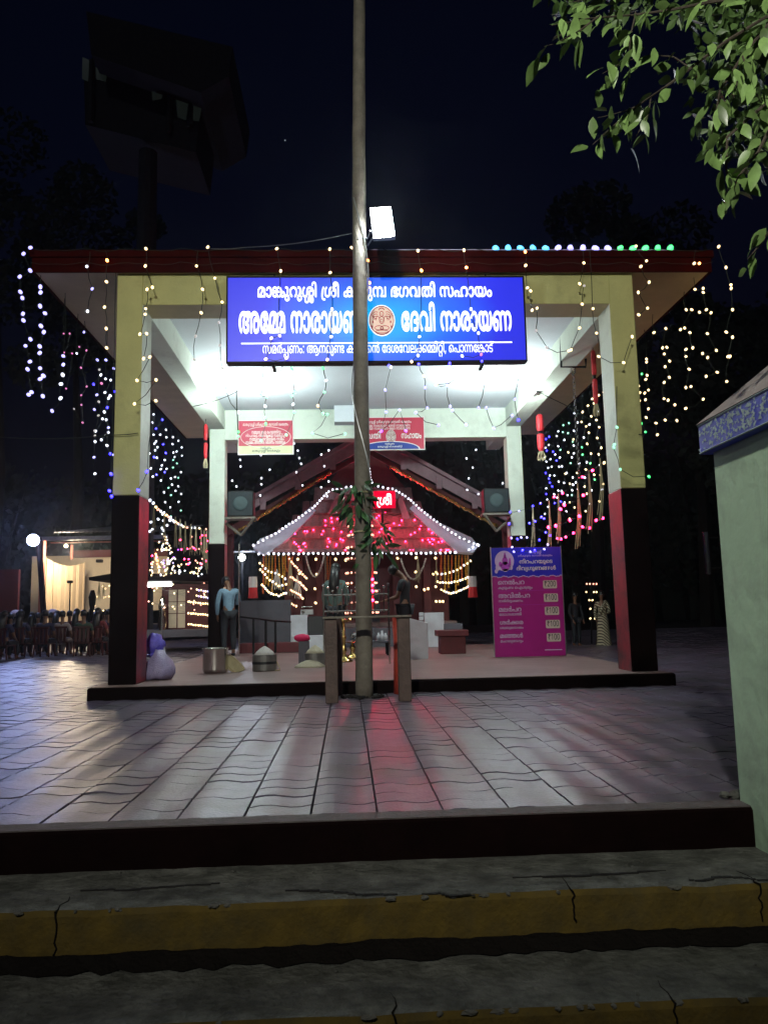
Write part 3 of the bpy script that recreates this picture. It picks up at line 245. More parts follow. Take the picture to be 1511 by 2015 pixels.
    215: (1240, [[61,-11,48,7,48,295,63,391,85,444,115,487,157,525,211,554,259,569,331,578,385,578,457,569,505,554,547,531,586,499,619,460,679,525,715,548,745,560,841,578,955,572,1039,549,1092,517,1148,457,1172,409,1184,361,1192,295,1192,7,1183,-11],[310,85,404,187,457,273,471,307,482,361,484,409,473,457,481,460,526,421,554,355,566,241,566,85],[826,85,921,187,950,229,979,285,1000,367,1000,421,991,464,1015,448,1042,421,1070,355,1082,241,1082,85],[159,97,162,319,184,397,211,439,241,465,289,482,337,477,364,451,374,409,368,355,351,307,316,247,268,187],[676,97,678,307,683,343,701,397,733,445,766,469,811,482,853,478,874,463,890,421,887,367,868,307,837,253,796,199,733,136]]),
    216: (1195, [[176,-13,104,59,70,108,38,191,26,269,31,353,56,437,86,485,148,541,220,571,268,578,322,576,358,569,406,547,454,500,490,535,526,558,592,576,670,576,748,552,790,523,834,473,862,419,882,341,883,257,875,203,852,137,820,83,1024,82,1028,557,1042,566,1120,566,1134,557,1135,5,1126,-10,706,-10,663,53,726,131,756,191,770,257,768,341,752,395,727,437,682,471,628,482,580,474,550,457,530,431,518,401,511,347,510,-1,496,-12,412,-10,402,5,402,281,395,389,379,431,358,458,322,477,286,482,244,475,202,452,170,413,147,359,139,275,146,221,157,185,199,113,252,65,258,53,196,-16]]),
    220: (674, [[206,-342,135,-264,110,-198,108,-126,116,-78,142,-24,180,18,139,48,86,102,50,168,36,210,26,270,26,312,38,378,62,438,92,480,142,524,184,548,238,566,304,578,376,578,448,565,520,536,580,486,623,420,643,348,648,276,638,210,624,168,606,132,576,90,496,18,538,-30,558,-72,570,-132,561,-210,545,-252,522,-288,466,-344,454,-347,442,-342,397,-294,396,-282,444,-228,462,-186,462,-120,449,-84,424,-52,376,-28,316,-26,286,-32,262,-45,235,-72,217,-108,211,-138,212,-180,219,-204,244,-246,277,-276,277,-294,232,-342,220,-347],[247,60,258,72,256,88,202,132,181,156,159,192,147,228,140,306,157,372,181,414,198,432,226,453,262,470,316,482,364,481,442,459,472,438,504,402,528,342,534,264,527,228,511,186,482,144,416,90,418,72,427,60,424,57,358,68,316,68]]),
    228: (1040, [[397,-348,346,-338,310,-320,274,-288,249,-252,231,-198,228,-132,237,-72,258,-24,196,-13,142,11,92,54,57,108,31,198,26,288,38,366,62,432,110,504,184,573,202,573,256,513,258,498,194,438,157,372,140,300,140,228,147,192,164,144,196,102,214,88,244,76,298,74,340,87,358,102,374,126,384,156,390,198,392,324,404,396,429,456,481,516,508,536,556,559,646,578,754,573,842,546,898,512,960,444,983,402,1008,318,1014,216,1000,132,990,102,966,60,907,6,930,-18,954,-60,972,-126,972,-204,953,-270,928,-303,904,-324,880,-337,826,-350,760,-343,730,-331,704,-312,680,-282,660,-228,661,-162,676,-121,706,-84,736,-64,778,-52,835,-54,808,-35,772,-22,700,-20,658,-33,637,-48,621,-72,609,-126,602,-222,593,-252,571,-288,538,-320,502,-337,442,-350],[781,-258,763,-240,753,-210,753,-192,763,-162,784,-143,814,-136,844,-141,868,-153,876,-162,876,-192,859,-240,844,-255,826,-262],[388,-252,358,-234,339,-204,330,-162,332,-114,343,-78,368,-36,448,42,485,102,504,198,507,324,519,378,535,414,562,447,580,459,622,475,658,481,712,482,748,475,796,458,826,440,862,406,862,399,802,416,760,416,724,409,664,380,621,336,596,288,590,264,583,180,597,108,624,54,571,24,541,-6,526,-32,506,-108,503,-192,487,-234,472,-247,448,-256],[766,72,730,87,709,114,693,162,693,228,709,276,730,301,772,320,826,320,868,303,904,270,905,210,900,174,881,120,855,90,808,71]]),
    276: (250, [[32,-140,21,-128,22,-116,68,118,86,127,182,126,194,112,194,94,166,4,112,-128,92,-142]]),
    280: (572, [[261,-23,207,-12,167,7,117,52,86,97,61,163,44,247,38,397,48,499,63,565,85,619,111,661,141,691,195,722,243,734,315,736,363,726,417,698,461,655,491,607,515,541,532,439,532,271,509,145,483,86,459,52,417,12,369,-12,303,-24],[252,79,224,91,203,109,186,133,170,175,152,283,152,433,165,523,192,589,213,614,237,629,297,638,327,632,358,613,382,583,403,535,413,493,421,415,418,247,394,151,363,103,345,89,315,78]]),
    281: (572, [[271,-11,258,7,260,589,139,496,120,505,83,553,80,565,103,590,272,721,289,726,349,726,361,721,368,709,368,7,349,-12]]),
    282: (572, [[50,-11,36,7,39,79,328,379,375,457,389,529,386,559,371,595,350,616,320,631,284,638,224,633,176,614,104,572,92,579,49,631,48,649,122,699,158,716,212,731,308,736,386,717,422,699,452,673,472,649,490,613,503,553,502,499,490,451,466,397,404,313,190,97,200,93,524,91,533,73,530,-5,518,-12]]),
    290: (268, [[121,-23,91,-13,71,7,64,25,60,67,66,97,85,121,109,133,145,136,174,127,195,109,206,79,208,43,200,13,175,-13,145,-24],[121,403,91,413,71,433,64,451,60,493,66,523,85,547,109,559,145,562,174,553,195,535,206,505,208,469,200,439,175,413,145,402]]),
    317: (572, [[283,-11,258,13,60,277,69,343,79,361,169,366,205,377,223,388,238,409,254,457,67,463,60,475,61,541,79,550,247,550,252,553,249,565,232,601,199,627,157,635,73,637,60,655,61,715,79,726,517,724,526,709,526,655,517,637,343,635,335,631,355,595,367,552,520,547,526,535,525,469,511,460,373,460,350,385,319,340,271,300,196,271,401,7,397,-5,385,-12]]),
    1003: (309, []),
    1006: (463, [[199,-35,147,-25,113,-11,49,43,25,85,12,127,11,217,37,289,57,316,99,352,171,382,261,386,309,375,350,355,381,333,411,298,437,241,444,145,423,75,393,31,363,5,303,-26,243,-36],[197,85,165,103,146,133,140,169,146,217,154,235,183,261,213,270,261,265,285,251,305,223,312,187,309,142,294,109,271,91,231,80]]),
    1023: (1048, [[187,-35,105,-14,63,13,38,43,19,79,8,133,18,217,50,271,99,310,177,340,267,351,295,445,332,505,381,550,441,579,549,590,603,580,657,556,699,523,735,474,762,415,777,351,867,340,938,313,995,265,1025,205,1030,133,1025,97,1008,55,975,11,909,-26,807,-36,729,-25,709,-5,717,53,657,-1,621,-20,573,-33,507,-36,465,-31,423,-19,375,6,285,-30],[192,85,153,109,143,145,147,181,165,205,189,218,261,232,276,163,298,103,243,84],[494,85,453,103,423,139,404,199,405,234,644,229,621,140,591,103,543,84],[785,85,741,91,767,157,779,229,831,224,861,212,893,175,896,145,886,109,867,91,843,84],[404,355,423,415,447,447,477,464,525,472,571,463,606,439,627,403,640,355]]),
    1025: (907, [[248,-35,178,-20,106,23,80,49,52,93,25,163,14,235,14,289,27,373,58,449,116,529,172,580,202,587,228,565,270,511,264,487,211,439,178,391,159,337,151,277,159,193,181,139,220,99,268,84,334,97,364,134,377,193,387,409,410,475,448,529,496,564,532,579,592,590,640,590,718,574,792,529,828,487,865,415,882,325,882,253,870,187,846,121,778,25,724,-23,700,-30,673,-11,630,43,628,61,635,73,678,109,718,164,744,247,745,313,730,385,702,433,658,463,610,470,562,454,541,433,530,409,518,349,509,145,498,103,473,55,442,19,382,-19,334,-32]]),
    1162: (254, [[226,-208,171,-198,137,-184,73,-130,37,-58,20,44,26,182,60,350,133,554,141,567,165,576,249,576,265,566,272,548,206,374,170,230,156,110,164,-10,186,-58,213,-76,255,-86,333,-84,351,-94,365,-166,363,-186,345,-203]]),
    1038: (1024, [[479,-35,412,-20,358,13,310,75,285,145,278,241,295,331,331,403,382,471,316,470,238,443,188,397,159,331,153,247,165,193,184,151,212,115,264,73,272,55,264,31,220,-23,196,-31,154,-8,98,43,61,97,37,145,14,253,27,373,43,415,75,469,130,524,184,556,250,580,328,590,430,584,508,559,604,586,652,590,748,586,832,561,892,525,935,481,968,427,990,367,998,307,997,229,984,169,956,103,929,61,870,1,820,-31,796,-25,752,31,744,55,751,73,814,127,850,193,860,241,857,325,832,391,784,442,718,468,640,472,634,469,638,463,700,377,727,301,734,199,721,115,689,49,646,5,586,-26,526,-36],[486,85,454,99,429,133,417,181,416,241,428,307,448,354,508,424,541,391,574,336,593,277,600,205,593,157,572,109,544,89]]),
    1173: (1069, [[200,-35,127,-21,62,19,22,79,12,133,16,187,31,227,49,253,92,289,59,313,27,361,18,403,23,469,48,517,73,543,115,569,157,584,199,590,283,585,337,568,391,540,451,575,517,590,571,590,643,574,697,543,740,499,778,427,799,350,889,340,955,315,985,297,1016,265,1046,205,1049,115,1029,55,991,7,931,-26,871,-36,823,-36,751,-25,730,-5,739,55,682,1,601,-31,565,-36,487,-31,433,-14,397,7,319,-26,253,-36],[202,85,175,95,155,115,147,145,152,181,169,202,199,219,283,232,299,157,319,103,259,84],[514,85,469,106,448,133,428,187,422,229,661,234,655,175,625,115,589,90],[804,85,762,91,789,163,799,229,853,224,889,208,915,169,914,127,903,103,865,84],[228,355,181,367,159,385,148,415,160,451,199,470,229,472,277,463,311,445,291,355],[425,355,444,415,469,448,511,468,547,472,589,464,625,441,643,414,660,355]]),
    1047: (664, [[408,-35,311,-20,237,7,230,37,262,103,287,116,371,90,467,84,506,97,511,121,479,134,347,142,287,168,248,217,241,253,242,295,254,331,269,352,323,388,395,404,506,409,511,421,506,439,479,458,407,470,305,458,257,435,208,385,180,325,166,259,166,151,188,13,179,-8,95,-27,65,-18,37,91,28,187,33,295,50,367,80,433,119,487,173,532,245,568,317,586,419,590,533,569,605,523,633,481,642,451,642,397,632,361,613,331,587,310,545,292,395,285,370,271,383,258,509,250,575,232,605,213,626,187,644,133,638,67,618,31,593,5,551,-19,515,-30]]),
    1048: (733, [[58,-23,43,-11,36,7,40,337,63,427,121,511,170,547,229,574,289,586,385,590,469,579,535,556,577,531,619,493,663,421,686,319,688,7,679,-17,661,-24],[340,97,410,175,466,265,490,331,496,379,493,433,499,431,529,391,548,325,554,97],[171,121,174,319,195,391,217,427,253,457,289,470,337,463,355,441,362,409,343,319,277,217]]),
    1049: (1045, [[343,-35,256,-20,166,23,106,73,48,163,21,253,14,355,31,439,73,511,106,543,148,568,238,590,334,580,394,553,466,584,538,590,604,579,664,549,694,523,733,463,757,367,749,241,718,159,667,85,682,81,736,90,790,114,826,145,857,193,875,247,881,343,862,421,814,506,812,523,822,541,880,580,904,588,922,580,962,523,991,463,1009,403,1016,337,1013,247,997,181,970,122,930,67,886,29,832,-3,742,-30,640,-36,520,-13,448,-31],[331,85,268,108,220,145,184,193,159,259,151,349,160,401,190,448,238,470,280,470,310,451,289,373,296,253,328,159,379,85],[514,121,475,163,448,212,429,271,422,343,436,409,457,445,484,463,526,472,574,458,603,427,617,391,624,319,610,241,586,187,550,139]]),
    1051: (684, [[183,-26,118,22,86,58,49,118,26,178,14,256,19,334,31,388,59,448,100,502,130,527,184,559,256,583,304,589,400,587,472,570,525,544,562,517,611,460,636,412,654,346,660,304,655,214,637,148,604,83,571,40,508,-16,478,-30,448,-16,410,34,404,58,476,130,509,190,522,250,521,298,509,352,482,406,436,446,376,467,292,465,244,448,205,418,178,380,158,328,153,244,172,173,199,130,262,74,272,52,220,-22,208,-28]]),
    1055: (968, [[182,-26,106,34,58,101,26,178,14,256,19,340,37,406,74,472,129,526,214,571,304,589,436,581,532,540,586,493,615,454,643,394,654,346,660,256,653,208,637,154,604,94,772,92,777,556,784,568,802,577,886,577,904,568,912,550,912,4,904,-14,880,-23,472,-23,448,-15,412,48,410,64,480,136,509,190,521,244,515,334,490,394,448,439,376,467,322,469,274,461,214,427,179,382,160,334,152,250,165,190,194,136,262,74,272,52,265,34,220,-23,208,-30]]),
    1056: (1050, [[248,-35,190,-24,154,-9,112,18,80,49,36,127,15,229,20,337,44,421,100,511,172,580,196,588,214,580,264,523,271,505,264,487,206,433,166,360,151,277,159,193,178,145,199,115,238,90,268,84,321,91,358,122,377,193,380,325,397,415,440,493,472,525,520,556,586,580,658,590,784,579,838,561,892,531,946,483,965,457,988,419,1015,343,1026,217,1014,139,998,91,970,46,928,5,898,-13,844,-31,808,-36,736,-32,700,-21,646,13,598,75,577,133,571,211,584,289,608,337,652,387,694,412,766,428,822,427,784,450,742,464,670,470,592,451,562,430,542,403,519,319,516,199,505,127,487,79,460,37,418,1,364,-25,298,-36],[763,85,726,109,711,139,703,205,712,253,734,289,754,301,796,310,844,301,874,283,894,259,893,211,881,151,863,115,844,97,808,83]]),
    1058: (1233, [[914,-35,862,-26,820,-8,781,19,742,68,722,115,711,169,707,349,696,415,667,457,622,470,586,465,562,454,544,433,531,403,523,349,523,1,514,-17,496,-24,412,-24,400,-17,390,1,386,349,383,385,367,427,340,455,292,470,245,463,199,433,172,391,153,325,158,223,187,151,210,121,263,73,270,55,263,37,208,-23,196,-30,178,-27,130,11,86,61,58,105,31,169,18,229,14,313,27,391,55,457,88,505,130,543,184,573,226,585,304,590,352,584,406,560,454,519,520,568,574,586,646,590,718,574,760,549,787,523,811,487,829,445,841,379,848,175,862,128,886,99,904,90,958,84,1000,97,1034,127,1054,163,1068,211,1070,295,1055,367,1027,421,961,487,954,505,961,523,1006,577,1024,588,1042,584,1090,547,1133,499,1182,415,1207,307,1200,175,1167,85,1132,37,1102,11,1060,-14,1012,-30]]),
    1059: (1200, [[116,-26,61,22,30,70,12,118,8,178,19,238,49,292,81,324,135,355,189,368,267,368,309,360,351,342,406,298,444,226,450,148,439,94,579,92,585,94,551,160,535,220,532,310,540,364,561,422,595,478,639,522,682,550,729,571,795,587,891,589,951,581,999,566,1065,528,1115,478,1147,424,1164,376,1174,316,1174,238,1158,160,1140,118,1101,56,1041,-4,999,-30,967,-20,918,52,927,72,991,130,1017,172,1036,238,1031,334,1005,394,969,434,921,460,867,469,795,462,747,439,702,394,674,328,668,256,681,190,709,136,780,64,777,46,735,-16,717,-23,317,-20,303,-6,276,52,315,124,315,190,301,220,285,237,231,252,183,240,147,200,140,166,147,124,160,100,195,63,197,46,147,-22,135,-29]]),
    1064: (514, [[205,-35,138,-21,75,19,46,49,20,91,-2,145,-5,169,15,193,108,209,126,193,157,121,186,93,234,82,294,100,330,151,349,229,349,325,328,409,294,454,258,470,234,472,186,457,150,415,128,361,108,347,18,364,5,373,-2,391,25,463,84,537,162,580,258,590,306,584,348,569,396,537,434,493,464,433,477,385,488,253,465,127,447,85,414,37,378,5,330,-21,258,-36]]),
    1065: (238, [[69,-23,54,-11,46,7,46,595,44,649,30,709,18,729,-6,745,-48,747,-72,738,-98,703,-98,637,-120,616,-210,605,-228,621,-235,655,-225,745,-199,793,-138,844,-66,866,36,860,96,831,120,811,153,763,175,685,182,613,181,1,156,-24]]),
    1066: (238, [[66,-23,56,-17,47,7,47,565,35,667,20,701,11,655,-14,607,-34,587,-82,562,-124,555,-184,557,-220,567,-262,593,-288,625,-306,661,-312,697,-307,745,-289,787,-262,819,-196,855,-142,866,-70,866,32,845,112,793,140,756,160,715,174,655,180,577,180,1,170,-17,158,-24],[-167,673,-185,703,-175,733,-142,752,-112,751,-102,715,-109,685,-124,672]]),
    1067: (342, [[129,-250,65,-236,5,-196,-35,-136,-50,-64,-40,14,-7,74,41,115,107,146,144,314,150,404,133,458,107,468,29,464,8,488,-4,560,11,578,53,587,137,588,191,576,233,548,267,500,284,440,284,344,266,236,240,134,293,99,323,67,344,32,357,-22,354,-106,338,-148,311,-187,272,-220,227,-241,173,-252],[145,-136,113,-125,89,-100,82,-76,82,-28,91,-4,115,20,137,28,173,28,203,14,218,-4,228,-34,228,-70,216,-106,203,-121,185,-131]]),
    1216: (1205, [[173,-25,130,11,61,101,31,167,14,269,20,359,43,437,80,497,148,554,196,577,244,588,328,588,394,567,454,519,522,569,586,588,670,588,752,563,802,529,841,485,865,443,889,371,895,323,889,209,871,149,842,95,1012,94,1015,557,1024,571,1042,578,1126,578,1144,563,1147,5,1138,-16,1120,-24,718,-24,694,-16,655,41,652,58,715,137,742,187,758,263,756,341,736,400,715,431,676,460,628,470,586,463,562,451,544,430,529,395,523,341,520,-7,496,-24,418,-24,400,-16,390,5,384,383,372,419,352,446,328,461,286,470,240,461,204,437,177,401,158,353,151,281,166,197,197,137,258,77,270,53,262,35,208,-22]]),
    1228: (1050, [[395,-360,346,-351,298,-326,268,-300,238,-256,218,-192,216,-132,223,-78,238,-36,178,-20,124,9,86,42,44,108,20,192,14,288,26,366,49,432,104,516,184,586,214,579,264,522,268,493,200,426,170,372,152,300,153,228,172,156,208,108,250,87,310,88,340,102,364,134,378,198,380,324,392,396,419,462,472,525,544,568,646,590,760,585,850,555,910,518,964,459,996,402,1021,312,1026,216,1009,120,972,48,925,6,967,-60,983,-120,983,-210,964,-274,916,-330,880,-350,832,-361,760,-356,694,-320,666,-282,651,-246,650,-156,667,-114,694,-78,724,-57,776,-36,688,-34,652,-51,632,-78,620,-132,613,-228,577,-300,550,-326,502,-350,448,-361],[784,-246,772,-232,764,-204,778,-162,820,-148,862,-165,861,-204,848,-234,820,-250],[390,-240,364,-222,347,-192,342,-162,345,-114,374,-48,454,30,498,102,516,198,518,318,544,406,586,448,658,469,712,470,796,444,823,426,754,427,694,412,646,381,607,336,584,288,571,216,577,132,606,60,568,38,538,9,511,-36,495,-102,491,-192,481,-222,466,-236,442,-244],[769,84,742,94,718,122,704,168,705,228,720,270,742,295,772,307,826,307,862,292,893,264,887,174,874,132,844,97,808,83]]),
    2064: (514, [[174,-35,102,-6,41,49,-4,139,-4,181,24,200,108,212,128,199,158,127,192,94,210,87,252,87,294,105,329,157,346,229,346,325,327,403,310,433,288,454,258,467,234,468,216,467,184,451,158,421,132,360,108,343,12,363,0,373,-6,392,35,487,84,542,108,559,192,591,294,590,348,573,390,547,426,511,455,463,473,415,488,343,490,253,481,169,445,73,420,38,378,0,288,-36]]),
    2003: (309, []),
    2037: (1378, [[191,-35,109,2,60,55,24,139,14,265,24,343,67,445,139,524,217,568,301,591,415,591,499,567,565,522,613,560,661,582,697,591,757,594,799,589,847,574,913,524,955,559,1009,584,1069,594,1135,591,1189,576,1243,548,1298,493,1328,439,1345,391,1356,325,1356,253,1344,181,1298,79,1261,32,1195,-28,1177,-34,1154,-29,1103,31,1097,55,1103,73,1169,139,1200,199,1211,247,1210,337,1193,391,1170,427,1135,455,1093,467,1045,460,1015,442,1000,421,988,385,984,7,979,-10,966,-23,871,-28,847,-16,840,7,839,355,833,403,805,449,781,461,733,467,703,461,676,445,645,397,638,343,636,-5,624,-23,613,-26,529,-28,505,-16,497,7,497,289,490,373,478,409,451,442,409,461,343,467,275,451,247,437,207,403,181,365,175,345,229,356,271,356,337,338,384,307,415,265,432,223,438,181,435,121,410,49,361,-5,289,-36],[214,91,187,108,173,127,159,157,153,199,205,227,259,226,277,216,294,193,299,169,295,127,271,93,247,87]]),
    2072: (605, [[292,-35,214,-16,154,12,104,49,58,103,29,163,14,223,11,301,23,373,38,415,70,469,118,518,178,554,238,577,304,591,388,594,466,582,532,548,557,523,580,475,584,409,563,343,520,300,466,277,526,247,562,205,582,139,575,79,550,30,526,6,478,-21,388,-40],[379,85,372,127,382,152,406,161,436,155,446,139,440,103,406,81],[234,115,192,157,167,205,156,253,156,307,180,385,214,426,244,447,257,379,275,337,310,301,356,277,304,254,268,217,249,175],[397,397,378,421,378,451,388,473,412,473,447,451,452,421,430,394]]),
    2009: (1505, [[195,-35,129,7,93,43,56,97,22,181,11,295,23,373,69,469,130,528,214,571,292,590,340,594,436,590,520,572,604,591,730,591,790,576,826,560,892,510,964,560,1024,582,1102,594,1198,590,1300,560,1376,511,1432,445,1469,361,1482,295,1481,181,1466,115,1433,49,1384,0,1324,-28,1258,-40,1192,-36,1120,-7,1060,55,1030,127,1022,169,1025,241,1048,319,1066,349,1108,392,1180,426,1260,433,1210,456,1144,467,1072,461,1024,442,990,409,966,343,963,-5,950,-23,940,-26,856,-28,832,-16,822,7,822,301,812,379,800,409,778,437,712,466,736,397,738,349,720,295,688,259,730,211,743,181,750,127,737,73,712,29,664,-11,598,-35,514,-40,448,-28,394,-5,339,43,309,91,281,187,281,283,307,379,362,463,328,467,280,456,238,436,199,403,173,361,157,301,156,247,178,169,217,115,269,73,275,55,269,31,226,-22],[514,85,472,99,436,142,420,193,420,277,438,337,468,391,508,430,538,444,584,415,596,391,595,349,582,331,562,321,496,314,478,303,470,283,471,217,478,203,496,192,544,190,586,178,608,151,608,121,582,91],[1212,91,1182,115,1164,163,1164,229,1173,259,1192,287,1216,300,1258,306,1294,300,1318,287,1346,259,1340,175,1328,139,1312,114,1282,92]]),
    2042: (921, [[178,-31,124,12,63,89,30,161,14,227,11,317,28,407,71,491,118,539,196,580,268,594,304,594,388,574,418,558,454,526,496,559,544,582,610,594,652,594,718,581,760,563,796,539,832,503,863,455,893,371,900,323,894,215,875,149,838,77,748,-20,718,-34,696,-25,651,23,637,53,643,71,694,118,722,155,752,233,751,347,740,383,716,425,682,453,652,465,586,460,553,437,534,401,528,371,527,-1,520,-15,502,-26,418,-27,400,-21,386,5,386,281,375,401,346,447,310,463,280,465,235,455,192,419,167,371,157,329,156,251,174,185,210,125,263,77,272,53,268,36,208,-27]]),
    2049: (1045, [[307,-35,226,-13,148,30,82,97,35,187,14,271,16,397,50,487,98,541,172,582,238,594,310,590,394,558,472,589,568,591,610,581,664,554,700,522,731,475,755,409,762,367,761,295,746,217,718,151,676,84,736,93,775,109,816,139,847,181,872,247,878,343,861,415,813,499,808,523,823,547,880,585,904,591,928,579,970,517,1007,427,1020,361,1020,283,1013,223,986,145,959,97,911,43,868,12,814,-14,724,-37,604,-37,520,-16,436,-37],[364,85,310,93,250,123,204,169,175,223,156,289,156,373,181,433,220,462,280,467,306,451,284,367,291,259,314,181],[512,127,475,169,447,223,432,271,426,349,437,403,457,439,494,463,544,467,580,449,604,418,614,391,620,313,608,247,586,195,545,139,526,123]]),
    2050: (746, [[195,-35,154,-13,93,43,56,97,23,175,11,253,14,331,28,385,63,457,110,511,160,547,232,577,292,590,388,594,472,583,532,563,592,530,635,493,672,445,701,385,719,319,726,265,719,163,705,109,682,61,640,12,604,-12,538,-36,502,-40,442,-37,400,-26,352,0,316,35,283,91,266,151,266,247,289,319,321,367,370,405,430,428,498,433,430,461,382,467,304,461,250,442,214,419,181,379,162,331,156,247,168,193,192,145,220,112,269,73,275,55,269,31,226,-22],[452,91,426,109,408,145,402,211,414,259,442,293,472,305,520,305,550,293,584,259,584,193,566,133,549,109,526,94,496,87]]),
    2215: (1250, [[50,-23,37,-10,32,7,32,295,48,397,71,451,103,498,163,548,223,575,331,594,463,584,541,554,577,530,619,488,685,548,769,584,841,594,949,590,1027,570,1094,535,1159,469,1188,409,1208,295,1208,7,1201,-16,1189,-25],[351,103,415,175,473,271,494,331,499,423,525,391,545,325,551,103],[867,103,950,199,987,265,1009,325,1021,420,1045,382,1061,325,1067,103],[174,127,177,319,196,385,223,428,253,453,289,467,331,462,352,439,359,409,342,325,305,259,271,216],[693,133,693,307,715,389,744,433,777,457,811,467,853,460,869,439,875,415,869,355,856,319,785,211]]),
    2065: (238, [[62,-23,48,-10,44,7,44,583,29,703,15,727,-6,741,-54,742,-80,727,-92,709,-98,679,-94,643,-108,617,-204,600,-228,613,-236,637,-236,715,-224,757,-204,793,-150,842,-78,867,-36,871,30,865,96,836,151,775,169,733,181,673,184,7,180,-10,162,-25]]),
    2040: (651, [[335,-34,293,-24,280,-4,299,80,329,95,401,88,455,94,482,116,486,146,474,182,443,203,419,210,329,210,306,218,294,242,297,320,323,339,413,341,455,357,470,374,477,398,471,428,462,440,419,462,317,461,251,432,217,398,186,338,170,266,169,152,192,14,185,-6,167,-18,89,-30,65,-22,56,-10,28,134,24,248,30,302,49,380,76,440,111,488,173,542,233,571,311,591,437,590,485,579,539,554,576,524,606,476,618,434,617,380,595,320,558,278,593,246,612,218,629,164,630,122,622,86,599,38,551,-6,467,-36]]),
    2055: (968, [[188,-32,148,-9,77,64,37,136,14,220,14,334,29,394,69,472,130,532,208,573,304,594,376,594,436,584,502,561,550,533,592,492,623,448,646,394,659,340,659,220,645,166,612,100,766,96,774,100,776,562,786,574,808,582,886,581,910,566,914,4,902,-20,880,-28,472,-28,448,-20,406,59,412,76,475,136,503,184,518,244,512,334,484,397,448,434,376,464,322,464,268,455,214,422,180,376,164,334,156,244,171,184,198,136,268,73,276,52,270,34,220,-28]]),}
TXT = {'s1': [1048, 1064, 1173, 1067, 1051, 1067, 1228, 1065, 1003, 1162, 1056, 1066, 1003, 1023, 1067, 1051, 1067, 1216, 1003, 1047, 1025, 1055, 1038, 1065, 1003, 1058, 1059, 1064, 1049, 1006], 's2a': [2009, 2072, 2215, 2003, 2042, 2064, 2050, 2064, 2049, 2037], 's2b': [2072, 2040, 2055, 2065, 2003, 2042, 2064, 2050, 2064, 2049, 2037], 's3': [58, 48, 118, 208, 37, 6, 290, 3, 10, 42, 48, 67, 191, 3, 23, 65, 54, 163, 117, 3, 72, 40, 56, 72, 55, 52, 163, 215, 65, 220, 65, 276, 3, 71, 44, 64, 203, 72, 173, 64, 33, 77], 'b1': [48, 64, 173, 67, 51, 67, 228, 65], 'b2': [162, 56, 66, 23, 67, 51, 67, 216, 3, 47, 25, 55, 38, 65, 3, 72, 167, 162, 38, 6], 'b3': [42, 65, 51, 44, 51, 49, 67, 71, 33], 'b4': [40, 65, 55, 160, 25, 67, 37, 175, 120], 'b5': [71, 42, 119, 44, 51], 'b6': [23, 67, 33, 67, 6, 46, 3, 19, 56, 161, 50, 160, 6], 'b7': [9, 55, 65, 119, 44, 51], 'b8': [40, 64, 50, 65, 40, 77, 50, 160, 56, 48, 42, 6], 'b9': [48, 52, 118, 44, 51], 'b10': [72, 50, 64, 25, 56, 64, 206, 65], 'b11': [56, 118, 163, 50], 'b12': [56, 162, 38, 67, 72, 40, 64, 57, 6], 'b13': [48, 183, 120], 'b14': [48, 6, 25, 52, 160, 47, 64, 25, 160, 6], 'p1': [48, 64, 173, 67, 51, 67, 228, 65, 3, 162, 56, 66, 23, 67, 51, 67, 216, 3, 47, 25, 55, 38, 65, 3, 72, 167, 162, 38, 6], 'p2': [9, 72, 215, 3, 42, 64, 50, 64, 49, 37, 3, 72, 40, 55, 65, 3, 42, 64, 50, 64, 49, 37], 'p3': [52, 167, 77, 48, 65, 3, 42, 64, 50, 64, 49, 37, 3, 47, 72, 162, 40, 3, 42, 64, 50, 64, 49, 37], 'p4': [47, 25, 55, 38, 65], 'p5': [58, 59, 64, 49, 6], 'p6': [58, 48, 118, 208, 37, 6], 'p7': [48, 64, 173, 67, 51, 67, 228, 65, 3, 72, 40, 56, 163, 215, 65, 220, 65], 'q1': [42, 215, 67, 71, 33, 3, 72, 40, 56, 3, 48, 6, 25, 53, 196, 65, 42, 67], 'q2': [42, 65, 51, 44, 51, 49, 67, 6, 3, 42, 65, 52, 55, 65, 53, 163, 67, 6, 3, 58, 48, 118, 208, 65, 176, 77], 'q3': [42, 215, 67, 71, 33, 3, 72, 40, 55, 65, 49, 67, 71, 33, 3, 42, 64, 48, 6], 'q4': [42, 64, 48, 30, 44, 72, 196, 64, 71, 33, 3, 40, 118, 56, 42, 6, 3, 42, 33, 196, 67, 23], 'q6': [48, 64, 173, 67, 51, 67, 228, 65, 3, 72, 40, 56, 23, 68, 184, 6], 'sri': [162, 56, 66], 'n200': [317, 282, 280, 280], 'n100': [317, 281, 280, 280]}
